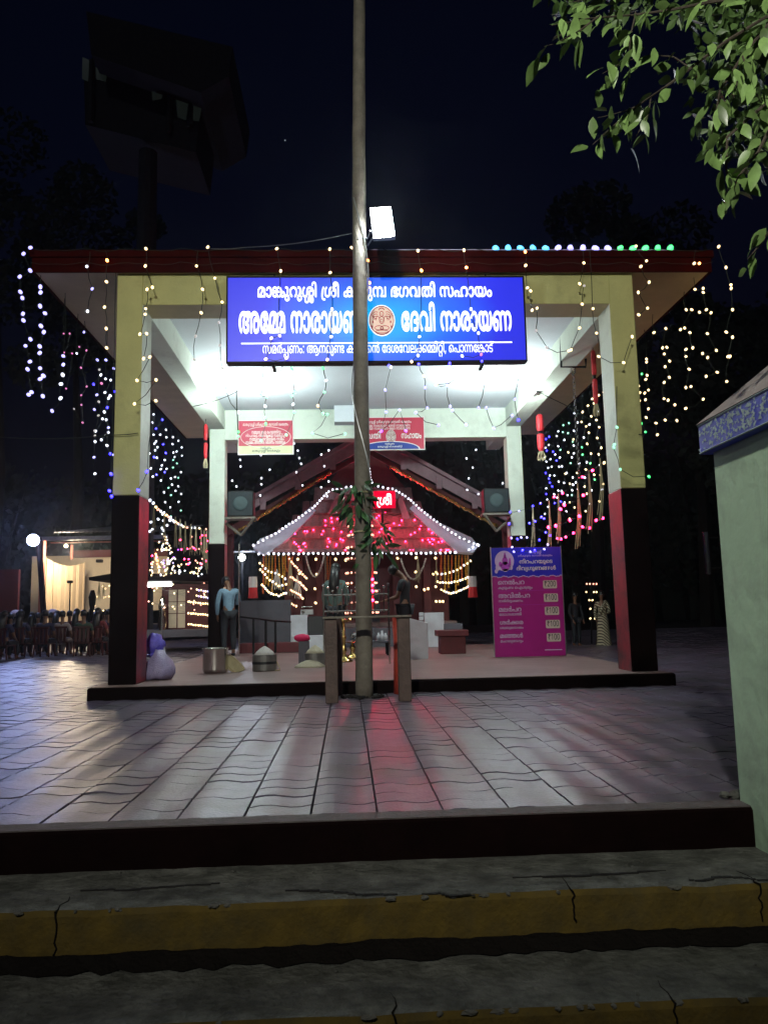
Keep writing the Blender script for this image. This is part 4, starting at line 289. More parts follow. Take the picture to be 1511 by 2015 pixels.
def text(key, m, parent, org, du, dv, w, h, bold=0.0, depth=0.002, name='lettering', k=3, mono=None):
    """lettering laid from org, along du over the width w, its letter height h along dv"""
    cu = bpy.data.curves.new('t', 'CURVE'); cu.dimensions = '2D'; cu.fill_mode = 'BOTH'; x = 0; xs = []; ys = []
    for g in TXT[key]:
        adv, cs = GL[g]
        for c in cs:
            pts = [(c[i], c[i+1]) for i in range(0, len(c), 2)]; sp = cu.splines.new('POLY'); sp.points.add(len(pts)-1); sp.use_cyclic_u = True
            for i, p in enumerate(pts):
                sp.points[i].co = ((x+p[0])/600, p[1]/600, 0, 1); xs.append((x+p[0])/600); ys.append(p[1]/600)
        x += adv
    cu.offset = 0.6*(bold-0.022)
    o = bpy.data.objects.new('t', cu); COL.objects.link(o)
    dg = bpy.context.evaluated_depsgraph_get(); me = bpy.data.meshes.new_from_object(o.evaluated_get(dg))
    bpy.data.objects.remove(o)
    x0, x1 = min(xs), max(xs); org = Vector(org); du = Vector(du).normalized(); dv = Vector(dv).normalized(); nn = du.cross(dv)*depth
    for v in me.vertices:
        v.co = org + du*((v.co.x-x0)/(x1-x0)*w) + dv*(v.co.y*h) + nn
    me.materials.clear(); me.materials.append(MATS[m]); me.name = name
    return link(name, me, parent)
# ------------------------------------------------------------------ materials
mat('asphalt', (0.045,0.045,0.042), 0.9, bump=0.6, scale=9, bscale=60, var=0.4)
mat('old_concrete', (0.15,0.15,0.135), 0.85, bump=0.9, scale=5, bscale=35, var=0.35, dark=(0.055,0.055,0.048), dscale=6.5, dlo=0.38, dhi=0.62)
mat('yellow_paint', (0.105,0.068,0.008), 0.9, bump=0.35, scale=9, bscale=55, var=0.3, dark=(0.06,0.048,0.02), dscale=5.5, dlo=0.45, dhi=0.85)
mat('maroon_kerb', (0.006,0.0022,0.0022), 0.8, spec=0.04, bump=0.3, scale=5, var=0.3)
mat('grout', (0.012,0.010,0.010), 0.9, bump=0.6, scale=10, bscale=60)
mat('paver', (0.150,0.125,0.185), 0.34, bump=0.22, scale=10, bscale=60, var=0.28, objvar=0.16, spec=0.55, dark=(0.09,0.085,0.09), dscale=1.3)
mat('kerb_top', (0.10,0.08,0.08), 0.7, bump=0.5, scale=9, var=0.2)
mat('floor_oxide', (0.20,0.135,0.13), 0.5, bump=0.15, scale=2.5, var=0.14, dark=(0.26,0.18,0.17), dscale=1.2)  # smooth cement, the pink of the red light put into its colour
mat('yellow_wall', (0.50,0.49,0.20), 0.7, bump=0.25, scale=2.2, var=0.10, bscale=40, dark=(0.24,0.22,0.10), dscale=1.6, dlo=0.52, dhi=0.85)
mat('pale_wall', (0.70,0.78,0.68), 0.65, bump=0.2, scale=2.0, var=0.05, bscale=40, dark=(0.45,0.49,0.42), dscale=1.8, dlo=0.5, dhi=0.85)
mat('ceiling_paint', (0.70,0.76,0.82), 0.7, bump=0.08, scale=2.0, var=0.04)
mat('soffit_paint', (0.60,0.53,0.30), 0.7, bump=0.1, scale=2.0, var=0.10)
mat('fascia_red', (0.035,0.002,0.001), 0.8, spec=0.04, bump=0.1, scale=4, var=0.2)
mat('brown_gloss', (0.004,0.0015,0.0015), 0.6, spec=0.05, var=0.3, bump=0.05)
mat('red_oxide', (0.30,0.010,0.025), 0.4, var=0.15, scale=4, bump=0.1, dark=(0.05,0.012,0.015), dscale=1.2, dlo=0.42, dhi=0.60)
mat('black_metal', (0.006,0.006,0.007), 0.55, spec=0.2)
mat('grey_metal', (0.3,0.31,0.32), 0.4, metal=0.8)
mat('steel', (0.62,0.60,0.57), 0.18, metal=1.0, var=0.06)
mat('brass', (0.55,0.38,0.14), 0.25, metal=1.0, var=0.1)
mat('wire', (0.02,0.03,0.02), 0.6)
mat('pole_wood', (0.20,0.18,0.145), 0.75, bump=0.5, scale=5, bscale=22, var=0.25, dark=(0.13,0.11,0.09), dscale=2.6)
mat('stand_wood', (0.10,0.065,0.055), 0.6, bump=0.4, scale=7, var=0.3)
mat('white_print', (0.8,0.8,0.78), 0.5, var=0.02)
mat('grey_print', (0.62,0.55,0.5), 0.6, var=0.02)
mat('ink', (0.01,0.012,0.02), 0.5, var=0.02)
mat('poster_red', (0.50,0.03,0.07), 0.45, var=0.06, scale=3)
mat('poster_cream', (0.65,0.66,0.38), 0.5, var=0.04)
mat('poster_blue', (0.02,0.05,0.30), 0.45, var=0.05)
mat('poster_yellow', (0.85,0.75,0.15), 0.5, var=0.03)
mat('board_magenta', (0.40,0.010,0.24), 0.35, var=0.08, scale=2)
mat('board_blue', (0.02,0.02,0.55), 0.35, var=0.08, scale=2)
mat('lilac', (0.62,0.50,0.78), 0.5, var=0.05)
mat('violet', (0.45,0.05,0.55), 0.5, var=0.1)
mat('gold_print', (0.7,0.5,0.15), 0.5, var=0.1)
mat('maroon_print', (0.22,0.03,0.05), 0.5, var=0.1)
mat('sign_text', (0.9,0.9,0.9), 0.4, emit=(0.92,0.96,1.0), es=1.15, var=0.02)
mat('sign_rose', (0.9,0.6,0.5), 0.4, emit=(0.9,0.62,0.5), es=0.62, var=0.02)
mat('sign_maroon', (0.3,0.05,0.05), 0.4, emit=(0.25,0.04,0.05), es=0.6, var=0.02)
# back-lit face of the light box: blue vinyl, cyan round the emblem
m = mat('sign_face', (0.02,0.03,0.4), 0.35, emit=(0.03,0.03,0.9), es=1.0, var=0.02)
nt = m.node_tree; b = nt.nodes['Principled BSDF']; g = nt.nodes.new('ShaderNodeNewGeometry')
sc = at(751, 632, 10.3)
vm = nt.nodes.new('ShaderNodeVectorMath'); vm.operation = 'SUBTRACT'; vm.inputs[1].default_value = sc; nt.links.new(g.outputs['Position'], vm.inputs[0])
vs_ = nt.nodes.new('ShaderNodeVectorMath'); vs_.operation = 'MULTIPLY'; vs_.inputs[1].default_value = (0.60, 0, 1.2); nt.links.new(vm.outputs[0], vs_.inputs[0])
vl = nt.nodes.new('ShaderNodeVectorMath'); vl.operation = 'LENGTH'; nt.links.new(vs_.outputs[0], vl.inputs[0])
cr = nt.nodes.new('ShaderNodeValToRGB'); nt.links.new(vl.outputs['Value'], cr.inputs[0])
cr.color_ramp.elements[0].position = 0.22; cr.color_ramp.elements[0].color = (0.0,0.42,0.9,1)
cr.color_ramp.elements[1].position = 1.0; cr.color_ramp.elements[1].color = (0.014,0.016,0.62,1)
e = cr.color_ramp.elements.new(0.58); e.color = (0.005,0.14,0.85,1)
nt.links.new(cr.outputs[0], b.inputs['Emission Color'])

def emis(name, col, es, nosamp=False): return mat(name, (0.8,0.8,0.8), 0.4, emit=col, es=es, var=0.0, shadow_emit=not nosamp)
emis('led_warm', (1.0,0.70,0.32), 3.0); emis('led_white', (0.80,0.84,1.0), 2.6); emis('led_coolblue', (0.38,0.35,1.0), 2.2)
emis('led_green', (0.02,1.0,0.20), 2.0); emis('led_cyan', (0.03,0.48,1.0), 2.0); emis('led_blue', (0.018,0.010,1.0), 9)
emis('led_orange', (1.0,0.30,0.06), 12); emis('led_red', (1.0,0.012,0.08), 34); emis('led_pink', (0.9,0.12,0.5), 1.0)
emis('led_mint', (0.30,1.0,0.62), 1.5); emis('led_purple', (0.32,0.04,1.0), 3)
emis('led_dim', (0.7,0.6,0.6), 0.5); emis('led_ruby', (1.0,0.36,0.24), 2.5)

# ------------------------------------------------------------------ the ground, steps and paving
struct(MB().add([(-80,-30,-0.62),(80,-30,-0.62),(80,3.0,-0.62),(-80,3.0,-0.62)], [(0,1,2,3)]).build('road', 'asphalt'))
struct(MB().add([(-120,4.0,-0.06),(120,4.0,-0.06),(120,140,-0.06),(-120,140,-0.06)], [(0,1,2,3)]).build('ground', 'grout'))

def rough_slab(name, m, x0, x1, y0, y1, z0, z1, amp=0.012, nx=160, ny=8, seed=1):
    """a poured concrete step with an uneven lip; top and front face are one grid"""
    rnd = random.Random(seed); b = MB(); off = [rnd.uniform(-1,1) for _ in range(nx+1)]
    off = [(off[max(i-1,0)]+off[i]+off[min(i+1,nx)])/3 for i in range(nx+1)]
    fo = [rnd.uniform(0,1)**5 for _ in range(nx+1)]
    rows = []
    prof = [(y0+0.004, z0), (y0, z0+(z1-z0)*0.5), (y0, z1-0.02), (y0+0.018, z1)] + [(y0+0.018+(y1-y0-0.018)*t/ny, z1) for t in range(1, ny+1)]
    vs = []
    for k, (y, z) in enumerate(prof):
        for i in range(nx+1):
            dy = off[i]*amp + fo[i]*0.03*(1 if k in (2,3) else 0.25 if k < 2 else 0); dz = (rnd.uniform(-1,1)*0.003 if k > 3 else -fo[i]*0.02 if k in (2,3) else 0)
            vs.append((x0+(x1-x0)*i/nx, y + (dy if k < 5 else 0), z+dz))
    fs = [(k*(nx+1)+i, k*(nx+1)+i+1, (k+1)*(nx+1)+i+1, (k+1)*(nx+1)+i) for k in range(len(prof)-1) for i in range(nx)]
    mats_ = m if isinstance(m, tuple) else (m, m)
    o = b.add(vs, fs).build(name, list(mats_))
    for p in o.data.polygons:
        p.material_index = 0 if p.index >= nx*3 else 1
    return o
mat('chip', (0.12,0.115,0.10), 0.9, bump=0.6, scale=20)
mat('black_dirt', (0.012,0.010,0.009), 0.95, bump=0.8, scale=12, spec=0.05)  # black of the step joints, also the painted shade at the riser foot
STEP1, STEPZ = 3.45, -0.18
st = struct(rough_slab('step', ('old_concrete', 'yellow_paint'), -9, 9, STEP1, 3.98, -0.50, STEPZ, seed=4))
st2 = struct(rough_slab('step', ('old_concrete', 'yellow_paint'), -9, 9, 2.93, 3.50, -0.75, -0.39, seed=9))
# cracks running over the upper tread
for cx0, cx1, cy in ((-0.80,-0.32,3.60),(-0.22,0.0,3.46),(0.2,0.9,3.66),(-1.7,-1.1,3.7),(0.95,1.3,3.52)):
    pts = []; n = 16; y = cy
    for i in range(n+1):
        y += random.uniform(-0.018, 0.018); pts.append((cx0+(cx1-cx0)*i/n, y))
    b = MB()
    for i in range(n):
        w0 = 0.006*math.sin(math.pi*i/n)+0.001; w1 = 0.006*math.sin(math.pi*(i+1)/n)+0.001
        b.box(pts[i][0], pts[i+1][0], min(pts[i][1],pts[i+1][1])-w0, min(pts[i][1],pts[i+1][1])+w1+0.004, STEPZ+0.001, STEPZ+0.0055)
    b.build('crack', 'grout', st)
for k in range(70):
    x = random.uniform(-2.6, 1.7); up_ = random.random() < 0.5; y = random.uniform(3.50, 3.93) if up_ else random.uniform(2.98, 3.42); z = STEPZ if up_ else -0.39; r_ = random.uniform(0.003, 0.009)
    if k == 0: pb = MB()
    pb.ball((x, y, z+r_*0.4), r_, 5, 4, (1.3,1,0.7), 0.3)
tag(pb.build('grit', 'old_concrete'), 'scattered grit and tiny pale stones on the steps', 'grit', kind='stuff')
for px, st_q, z0_, z1_, y_ in ((-1.72,0,-0.37,STEPZ,STEP1),(0.42,0,-0.30,STEPZ,STEP1),(1.22,0,-0.33,STEPZ,STEP1),(-0.37,1,-0.6,-0.39,2.93),(0.62,1,-0.6,-0.39,2.93)):
    jb = MB(); n = 8; pts = [(px+random.uniform(-.008,.008), y_-0.004, z0_+(z1_-z0_)*i/n) for i in range(n+1)] + [(px+random.uniform(-.012,.012), y_+0.02+0.05*i, z1_+0.001) for i in range(4)]
    jb.tube(pts, [0.004]*9+[0.004,0.003,0.002,0.001], 5).build('joint', 'black_dirt', st2 if st_q else st)
for k in range(46):
    x = random.uniform(-2.6, 1.7); hi = k % 2; y_, z_ = (STEP1, STEPZ) if hi else (2.93, -0.39); w_ = random.uniform(0.01, 0.06)
    MB().ball((x, y_+0.012, z_-0.006), 0.011, 9, 5, (w_/0.011*0.5, 1.2, 0.75), 0.3).build('worn_edge', 'chip', st if hi else st2)
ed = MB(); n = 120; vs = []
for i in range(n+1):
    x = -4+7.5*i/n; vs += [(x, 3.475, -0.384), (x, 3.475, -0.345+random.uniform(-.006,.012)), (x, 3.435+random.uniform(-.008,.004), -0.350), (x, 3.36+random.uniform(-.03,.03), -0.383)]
ed.add(vs, [(4*i+k, 4*i+4+k, 4*i+5+k, 4*i+1+k) for i in range(n) for k in (1,2)]).build('dirt_fillet', 'black_dirt', st2)  # black strip painting the shade of the recess under the yellow riser
# the paved court: its dark maroon kerb, its kerb top and its wavy pavers
KX1 = 1.52
court = struct(MB().cbox(-30, KX1, 3.955, 4.095, -0.30, 0.006, 0.012).build('paved_court', 'maroon_kerb', fixn=True))
box('kerb_top', 'kerb_top', court, -30, KX1-0.02, 3.972, 4.10, 0.006, 0.012)
TW, TD, A, GAP = 0.336, 0.222, 0.021, 0.011
def tile_verts(cx, cy, rnd, nseg=6):
    vs = []; z = 0.0 + rnd.uniform(-0.0022, 0.0022); tx = rnd.uniform(-0.005, 0.005); ty = rnd.uniform(-0.006, 0.006)
    for s in (0, 1):
        for i in range(nseg+1):
            u = i/nseg; x = -TW/2+GAP/2 + u*(TW-GAP); y = (-TD/2+GAP*0.7 if s == 0 else TD/2-GAP*0.7) + A*math.sin(2*math.pi*u)
            zz = z + tx*x/TW + ty*y/TD + 0.004*math.sin(2*math.pi*u)
            vs.append((cx+x, cy+y, zz))
    vs += [(x, y, -0.05) for x, y, _ in vs]
    return vs
TF = []
for i in range(6): TF.append((i, i+1, 8+i, 7+i)); TF.append((14+i, 15+i, i+1, i)); TF.append((7+i, 8+i, 22+i, 21+i))
TF += [(0, 7, 21, 14), (6, 20, 27, 13)]
cand = []
for r_ in range(0, 150):
    cy = 4.125 + TD/2 + r_*TD
    for c_ in range(-70, 60):
        cx = -0.378 + TW/2 + c_*TW
        if abs(cx) < 3.78 and cy > 10.02 and cy < 20.6: continue
        lim = 0.62*cy + 1.2
        if cx < CX - lim or cx > CX + lim+0.3: continue
        if cx > 1.25 and cy < 4.3 and cx > 1.5: pass
        cand.append((cx, cy))
def vis(c):
    d = Vector((c[0], c[1], 0)) - O0; zz = d.dot(fwd); return abs(d.dot(rgt)/zz*FPX) < 765 and not (c[0] > 1.45 + (c[1]-4.1)*0.36)
cand.sort(key=lambda c: (not vis(c), c[0]**2*0.3+c[1]**2))
rnd = random.Random(3); protos = []
for k in range(14):
    me = bpy.data.meshes.new('paver'); me.from_pydata(tile_verts(0, 0, rnd), [], TF); me.materials.append(MATS['paver']); protos.append(me)
for k, (cx, cy) in enumerate(cand[:298]):
    o = bpy.data.objects.new('paver', protos[rnd.randrange(14)]); COL.objects.link(o); o.parent = court; o.location = (cx, cy, 0)
b = MB()
for cx, cy in cand[298:]: b.add(tile_verts(cx, cy, rnd), TF)
far = b.build('pavers_beyond', 'paver', court); far['kind'] = 'stuff'

# ------------------------------------------------------------------ gate pavilion
XO, XI, YF, DP, YB = 3.60, 3.25, 10.45, 0.52, 17.75
ZB, ZL, ZC, ZSL = 2.63, 5.27, 5.72, 0.155
XR, YR0, YR1, ZT = 4.72, 10.36, 20.6, 5.99
pav = thing('gate_pavilion', 'open concrete gate pavilion with yellow front beams, four pillars and a flat red edged roof', 'pavilion', (0, 14, 0))
MB().cbox(-3.76, 3.70, 10.11, 20.4, -0.05, ZSL, 0.02).build('plinth', 'brown_gloss', pav, fixn=True)
box('floor_slab', 'floor_oxide', pav, -3.72, 3.66, 10.16, 20.3, ZSL, ZSL+0.006)
def pillar(x0, x1, y0, y1, zb, side, back):
    b = MB(); c = 0.012
    b.cbox(x0, x1, y0, y1, zb, ZC-0.002, c); o = b.build('pillar', ['pale_wall', 'yellow_wall'], pav, fixn=True)
    for p in o.data.polygons:
        n = p.normal
        if not back and (n.y < -0.6 or n.x*side > 0.6): p.material_index = 1
        if back and n.x*side > 0.6: p.material_index = 1
    b = MB(); b.cbox(x0-0.004, x1+0.004, y0-0.004, y1+0.004, ZSL+0.004, zb, 0.01); q = b.build('painted_base', ['red_oxide', 'brown_gloss'], o, fixn=True)
    for p in q.data.polygons:
        if p.normal.y < -0.6 or p.normal.x*side > 0.6: p.material_index = 1
    return o
pillar(-XO, -XI, YF, YF+DP, ZB, -1, False); pillar(XI, XO, YF, YF+DP, ZB, 1, False)
pillar(-XO, -XI, YB, YB+0.4, ZB, -1, True)
pillar(XI, XO, YB, YB+0.4, 2.70, 1, True)
o = MB().cbox(-XI-0.0005, XI+0.0005, YF+0.001, YF+DP-0.001, ZL, ZC-0.002, 0.006).build('front_beam', ['ceiling_paint', 'yellow_wall', 'soffit_paint'], pav, fixn=True)
for p in o.data.polygons:
    if p.normal.y < -0.6: p.material_index = 1
    elif p.normal.z < -0.6: p.material_index = 2
for s in (-1, 1):
    x0, x1 = (XI+0.001, XO-0.001) if s > 0 else (-XO+0.001, -XI-0.001)
    box('side_beam', 'pale_wall', pav, x0, x1, YF+DP, YB, ZL, ZC-0.002)
    box('side_beam', 'pale_wall', pav, x0, x1, YB+0.4, YR1-0.2, ZL, ZC-0.002)
box('rear_beam', 'pale_wall', pav, -XI, XI, YB+0.002, YB+0.398, 5.02, ZC-0.002)
box('roof_slab', 'soffit_paint', pav, -XR+0.03, XR-0.03, YR0+0.03, YR1, ZC+0.0, ZT-0.02)
box('ceiling', 'ceiling_paint', pav, -XI, XI, YF+DP, YB, ZC-0.006, ZC-0.002)
fb = MB(); fb.cbox(-XR, XR, YR0, YR0+0.028, ZC-0.02, ZC+0.19, 0.004); fb.cbox(-XR-0.03, XR+0.03, YR0-0.03, YR0+0.03, ZC+0.19, ZT+0.02, 0.006)
fb.build('front_fascia', 'fascia_red', pav, fixn=True)
for s in (-1, 1):
    fb = MB(); xa, xb = sorted((s*XR, s*(XR-0.028)))
    fb.cbox(xa, xb, YR0+0.03, YR1, ZC-0.02, ZC+0.19, 0.004); xa, xb = sorted((s*(XR+0.03), s*(XR-0.03))); fb.cbox(xa, xb, YR0+0.032, YR1, ZC+0.19, ZT+0.02, 0.006)
    fb.build('side_fascia', 'fascia_red', pav, fixn=True)
# flat gutter lip running along the soffit edges, and the white rope duct on the rear beam
p = at(676, 752, YB-0.4)
box('ceiling_niche', 'ceiling_paint', pav, p.x-0.22, p.x+0.25, YB-0.35, YB+0.002, 5.33, ZC-0.008)

# lamps on the inner side of the side beams
def bulkhead(px, py, X, side, lab):
    p = atx(px, py, X); t = thing('wall_lamp', lab, 'lamp', p, 'bright lamps on the side beams')
    b = MB(); x0, x1 = sorted((X+side*0.0, X+side*0.05)); b.cbox(x0-0.02 if side<0 else x0, x1 if side<0 else x1+0.02, p.y-0.16, p.y+0.16, p.z-0.12, p.z+0.12, 0.01)
    b.build('housing', 'grey_metal', t, fixn=True)
    MB().ball((X-side*0.07, p.y, p.z), 0.12, 14, 10).build('lamp_globe', 'lamp_glow', t, smooth=True)
    L = bpy.data.lights.new('lamp_light', 'POINT'); L.energy = 290; L.color = (0.86,1.0,0.95); L.shadow_soft_size = 0.12
    o = bpy.data.objects.new('lamp_light', L); COL.objects.link(o); o.parent = t; o.location = (-side*0.75, 0, -0.40)
    return p
emis('lamp_glow', (0.9,1.0,0.98), 14)
LP1 = bulkhead(405, 775, -XI, -1, 'round white lamp glowing on the left inner beam of the pavilion')
LP2 = bulkhead(1050, 765, XI, 1, 'round white lamp glowing on the right inner beam of the pavilion')

# ------------------------------------------------------------------ light box sign on the front beam
YS = 10.30
tl, tr, bl = at(449, 549, YS), at(1027, 544, YS), at(450, 712, YS)
sx0, sx1, sz1, sz0 = tl.x, tr.x, (tl.z+tr.z)/2, bl.z
sg = thing('lightbox_sign', 'blue backlit sign with white Malayalam lettering and a round emblem on the front beam', 'sign', ((sx0+sx1)/2, YS, sz0))
box('case', 'black_metal', sg, sx0-0.02, sx1+0.02, YS+0.004, YF-0.003, sz0-0.025, sz1+0.02, 0.006)
box('lit_face', 'sign_face', sg, sx0, sx1, YS-0.003, YS+0.003, sz0, sz1)
fr = MB(); w = 0.018
for a in ((sx0-0.022, sx1+0.022, sz1, sz1+w+0.004), (sx0-0.022, sx1+0.022, sz0-w-0.008, sz0), (sx0-0.022, sx0, sz0, sz1), (sx1, sx1+0.022, sz0, sz1)):
    fr.box(a[0], a[1], YS-0.012, YS+0.004, a[2], a[3])
fr.build('frame', 'black_metal', sg)
for px in (538, 950):
    p = at(px, 724, YS); box('bracket', 'black_metal', sg, p.x-0.02, p.x+0.02, YS+0.01, YF+0.1, sz0-0.075, sz0-0.027)
for px in (540, 955):
    p = at(px, 544, YS); box('bracket', 'black_metal', sg, p.x-0.01, p.x+0.01, YS-0.002, YS+0.03, sz1+0.02, sz1+0.05)
X_, Z_ = (1,0,0), (0,0,1)
def sign_line(key, px0, px1, yb, yt, m='sign_text', bold=0.0, parent=None, Y=None, dz=0.0):
    Y = Y or YS; a = at(px0, yb, Y-0.006); c = at(px1, yb, Y-0.006); d = at(px0, yt, Y-0.006)
    zb_ = (a.z+c.z)/2 + dz
    return text(key, m, parent or sg, (a.x, Y-0.006, zb_), X_, Z_, c.x-a.x, (d.z-a.z), bold)
sign_line('s1', 507, 968, 584, 563, bold=0.022)
sign_line('s2a', 470, 712, 654, 611, bold=0.022)
sign_line('s2b', 790, 1007, 650, 611, bold=0.022)
sign_line('s3', 517, 971, 694, 678, bold=0.004)
a = at(475, 677, YS); c = at(1007, 673, YS)
box('ruled_line', 'sign_text', sg, a.x, c.x, YS-0.008, YS-0.0032, (a.z+c.z)/2-0.009, (a.z+c.z)/2+0.009)
# emblem: disc, maroon ring and a plain seated figure in relief
def disc(c, rx, rz, y0, y1, n=40):
    b = MB(); pts = [(c[0]+rx*math.cos(2*math.pi*i/n), y0, c[2]+rz*math.sin(2*math.pi*i/n)) for i in range(n)]
    return b.prism(pts, (0, y1-y0, 0))
def emblem(c, rx, rz, y, parent, ms=('sign_text', 'sign_maroon', 'sign_rose')):
    k = 0
    for f, mm in ((1.0, ms[0]), (0.94, ms[1]), (0.87, ms[2])):
        disc(c, rx*f, rz*f, y-0.004-k*0.003, y-0.001-k*0.003).build('emblem_disc', mm, parent, fixn=True); k += 1
    yy = y-0.0105; b = MB()
    def el(u, v, ru, rv, h=0):
        pts = [(c[0]+(u+ru*math.cos(t*math.pi/7))*rx, yy, c[2]+(v+rv*math.sin(t*math.pi/7))*rz) for t in range(14)]; b.prism(pts, (0, 0.003, 0))
    def arc(u, v, ru, rv, a0, a1, wdt=0.05, n=10):
        for i in range(n):
            t0 = a0+(a1-a0)*i/n; t1 = a0+(a1-a0)*(i+1)/n
            q = [(u+ru*math.cos(t0), v+rv*math.sin(t0)), (u+ru*math.cos(t1), v+rv*math.sin(t1)), (u+(ru-wdt)*math.cos(t1), v+(rv-wdt)*math.sin(t1)), (u+(ru-wdt)*math.cos(t0), v+(rv-wdt)*math.sin(t0))]
            b.prism([(c[0]+x*rx, yy, c[2]+z*rz) for x, z in q], (0, 0.003, 0))
    arc(0, 0.42, 0.17, 0.19, 0, 6.28, 0.05); arc(0, 0.62, 0.24, 0.2, 0.2, 2.94, 0.06); el(-0.06,0.45,0.025,0.02); el(0.06,0.45,0.025,0.02); arc(0,0.38,0.06,0.04,3.4,6.0,0.03,5)
    for s in (-1, 1):
        for q in range(4): arc(s*0.42, -0.05+q*0.04, 0.20+q*0.07, 0.20+q*0.10, (0.4 if s > 0 else 1.2), (1.9 if s > 0 else 2.7), 0.045, 7)
        arc(s*0.22, -0.48, 0.34, 0.16, 0, 6.28, 0.05, 14); arc(s*0.30, 0.0, 0.16, 0.3, 1.57-s*1.57, 1.57+s*1.57, 0.05)
        for q in range(3): el(s*(0.6+q*0.06), 0.2-q*0.3, 0.05, 0.09)
    arc(0, 0.02, 0.20, 0.26, 0, 6.28, 0.05, 14); arc(0, -0.02, 0.12, 0.12, 0, 6.28, 0.04); arc(0, -0.72, 0.5, 0.12, 0, 6.28, 0.05, 14); arc(0,-0.5,0.15,0.1,0,6.28,0.04)
    b.build('emblem_figure', ms[1], parent, fixn=True)['kind'] = 'stuff'
p = at(751, 631, YS); emblem((p.x, YS, p.z), 0.182, 0.222, YS-0.003, sg)

# ------------------------------------------------------------------ posters on the rear beam
def poster(name, lab, x0p, x1p, ytp, ybp, Y, cat='poster'):
    a = at(x0p, ytp, Y); b_ = at(x1p, ytp, Y); d = at((x0p+x1p)/2, ybp, Y); t0 = at((x0p+x1p)/2, ytp, Y)
    x0, x1, z1, z0 = a.x, b_.x, t0.z, d.z
    t = thing(name, lab, cat, ((x0+x1)/2, Y, z0))
    box('backing', 'white_print', t, x0-0.02, x1+0.02, Y, Y+0.02, z0-0.02, z1+0.02)
    def U(u0, u1, v0, v1, m, k=1, nm='print_panel'): return box(nm, m, t, x0+(x1-x0)*u0, x0+(x1-x0)*u1, Y-0.002*k-0.001, Y-0.001, z1-(z1-z0)*v1, z1-(z1-z0)*v0)
    def T(key, u0, u1, v0, v1, m='white_print', bold=0.02): return text(key, m, t, (x0+(x1-x0)*u0, Y-0.008, z1-(z1-z0)*v1), X_, Z_, (x1-x0)*(u1-u0), (z1-z0)*(v1-v0)*1.0, bold, k=2)
    return t, U, T, (x0, x1, z0, z1)
YP = YB-0.05
t, U, T, q = poster('poster', 'red poster with a pale ellipse of text and a cream footer on the rear beam', 470, 576, 828, 893, YP)
U(0, 1, 0, 0.76, 'poster_red'); U(0, 1, 0.76, 1, 'poster_cream')
cx, cz, rx, rz = (q[0]+q[1])/2, q[3]-(q[3]-q[2])*0.50, (q[1]-q[0])*0.46, (q[3]-q[2])*0.32
MB().tube([(cx+rx*math.cos(i*math.pi/24), YP-0.007, cz+rz*math.sin(i*math.pi/24)) for i in range(49)], 0.006, 4).build('ellipse_line', 'white_print', t)
T('p1', 0.08, 0.92, 0.08, 0.15, bold=0.015); T('q1', 0.24, 0.78, 0.31, 0.39); T('q2', 0.13, 0.86, 0.42, 0.49); T('q3', 0.20, 0.84, 0.52, 0.60); T('q4', 0.13, 0.87, 0.62, 0.70)
T('p6', 0.40, 0.60, 0.80, 0.86, 'ink'); T('q6', 0.25, 0.77, 0.88, 0.94, 'ink')
t, U, T, q = poster('poster', 'red poster with an emblem and a blue arc footer on the rear beam', 698, 833, 822, 884, YP-0.03)
U(0, 1, 0, 1, 'poster_red')
T('p1', 0.12, 0.82, 0.10, 0.17, bold=0.015); T('p2', 0.12, 0.80, 0.22, 0.29, bold=0.015); T('p3', 0.12, 0.80, 0.31, 0.38, bold=0.015)
T('p4', 0.02, 0.37, 0.50, 0.66, bold=0.03); T('p5', 0.67, 0.96, 0.50, 0.66, bold=0.03)
emblem((q[0]+(q[1]-q[0])*0.52, YP, q[3]-(q[3]-q[2])*0.60), 0.115, 0.155, YP-0.035, t, ('white_print', 'maroon_print', 'grey_print'))
x0, x1, z0, z1 = q; cx = x0+(x1-x0)*0.5; wv = (x1-x0)*0.42
for dw, mm, dy in ((0.03, 'white_print', 0.006), (0, 'poster_blue', 0.009)):
    pts = [(cx+(wv+dw)*math.cos(math.pi*i/20), YP-0.038-dy, z0+(0.17+dw*0.7)*math.sin(math.pi*i/20)) for i in range(21)]
    MB().prism(pts, (0, 0.004, 0)).build('arc_panel', mm, t, fixn=True)
text('p6', 'white_print', t, (cx-0.11, YP-0.052, z0+0.105), X_, Z_, 0.22, 0.035, 0.015, k=2)
text('p7', 'white_print', t, (cx-0.28, YP-0.052, z0+0.04), X_, Z_, 0.56, 0.035, 0.015, k=2)

# ------------------------------------------------------------------ offerings price board
YBD = 14.4
BX0, BX1, BZ0, BZ1 = 2.16, 3.46, 0.165, 2.16
bd = thing('price_board', 'tall magenta and blue board listing offerings with rupee prices, standing on the floor', 'board', ((BX0+BX1)/2, YBD, BZ0))
MB().cbox(BX0, BX1, YBD, YBD+0.03, BZ0, BZ1, 0.004).build('panel', 'board_magenta', bd, fixn=True)
BWd, BHt = BX1-BX0, BZ1-BZ0
def bp(zx, zy):                                       # reading position on the sheet
    v = (zy-145)/1780.; u = (zx-(115+50*v))/1188.; return BX0+BWd*u, BZ1-BHt*v
b = MB(); xs_ = [BX0+BWd*i/48 for i in range(49)]; wz = lambda i: BZ1-BHt*0.270 + 0.012*math.sin(i*0.95)+0.006*math.sin(i*2.7)
b.prism([(BX0, YBD-0.003, BZ1-0.002), (BX1, YBD-0.003, BZ1-0.002)] + [(xs_[i], YBD-0.003, wz(i)) for i in range(48, -1, -1)], (0, 0.0028, 0))
b.build('blue_header', 'board_blue', bd, fixn=True)
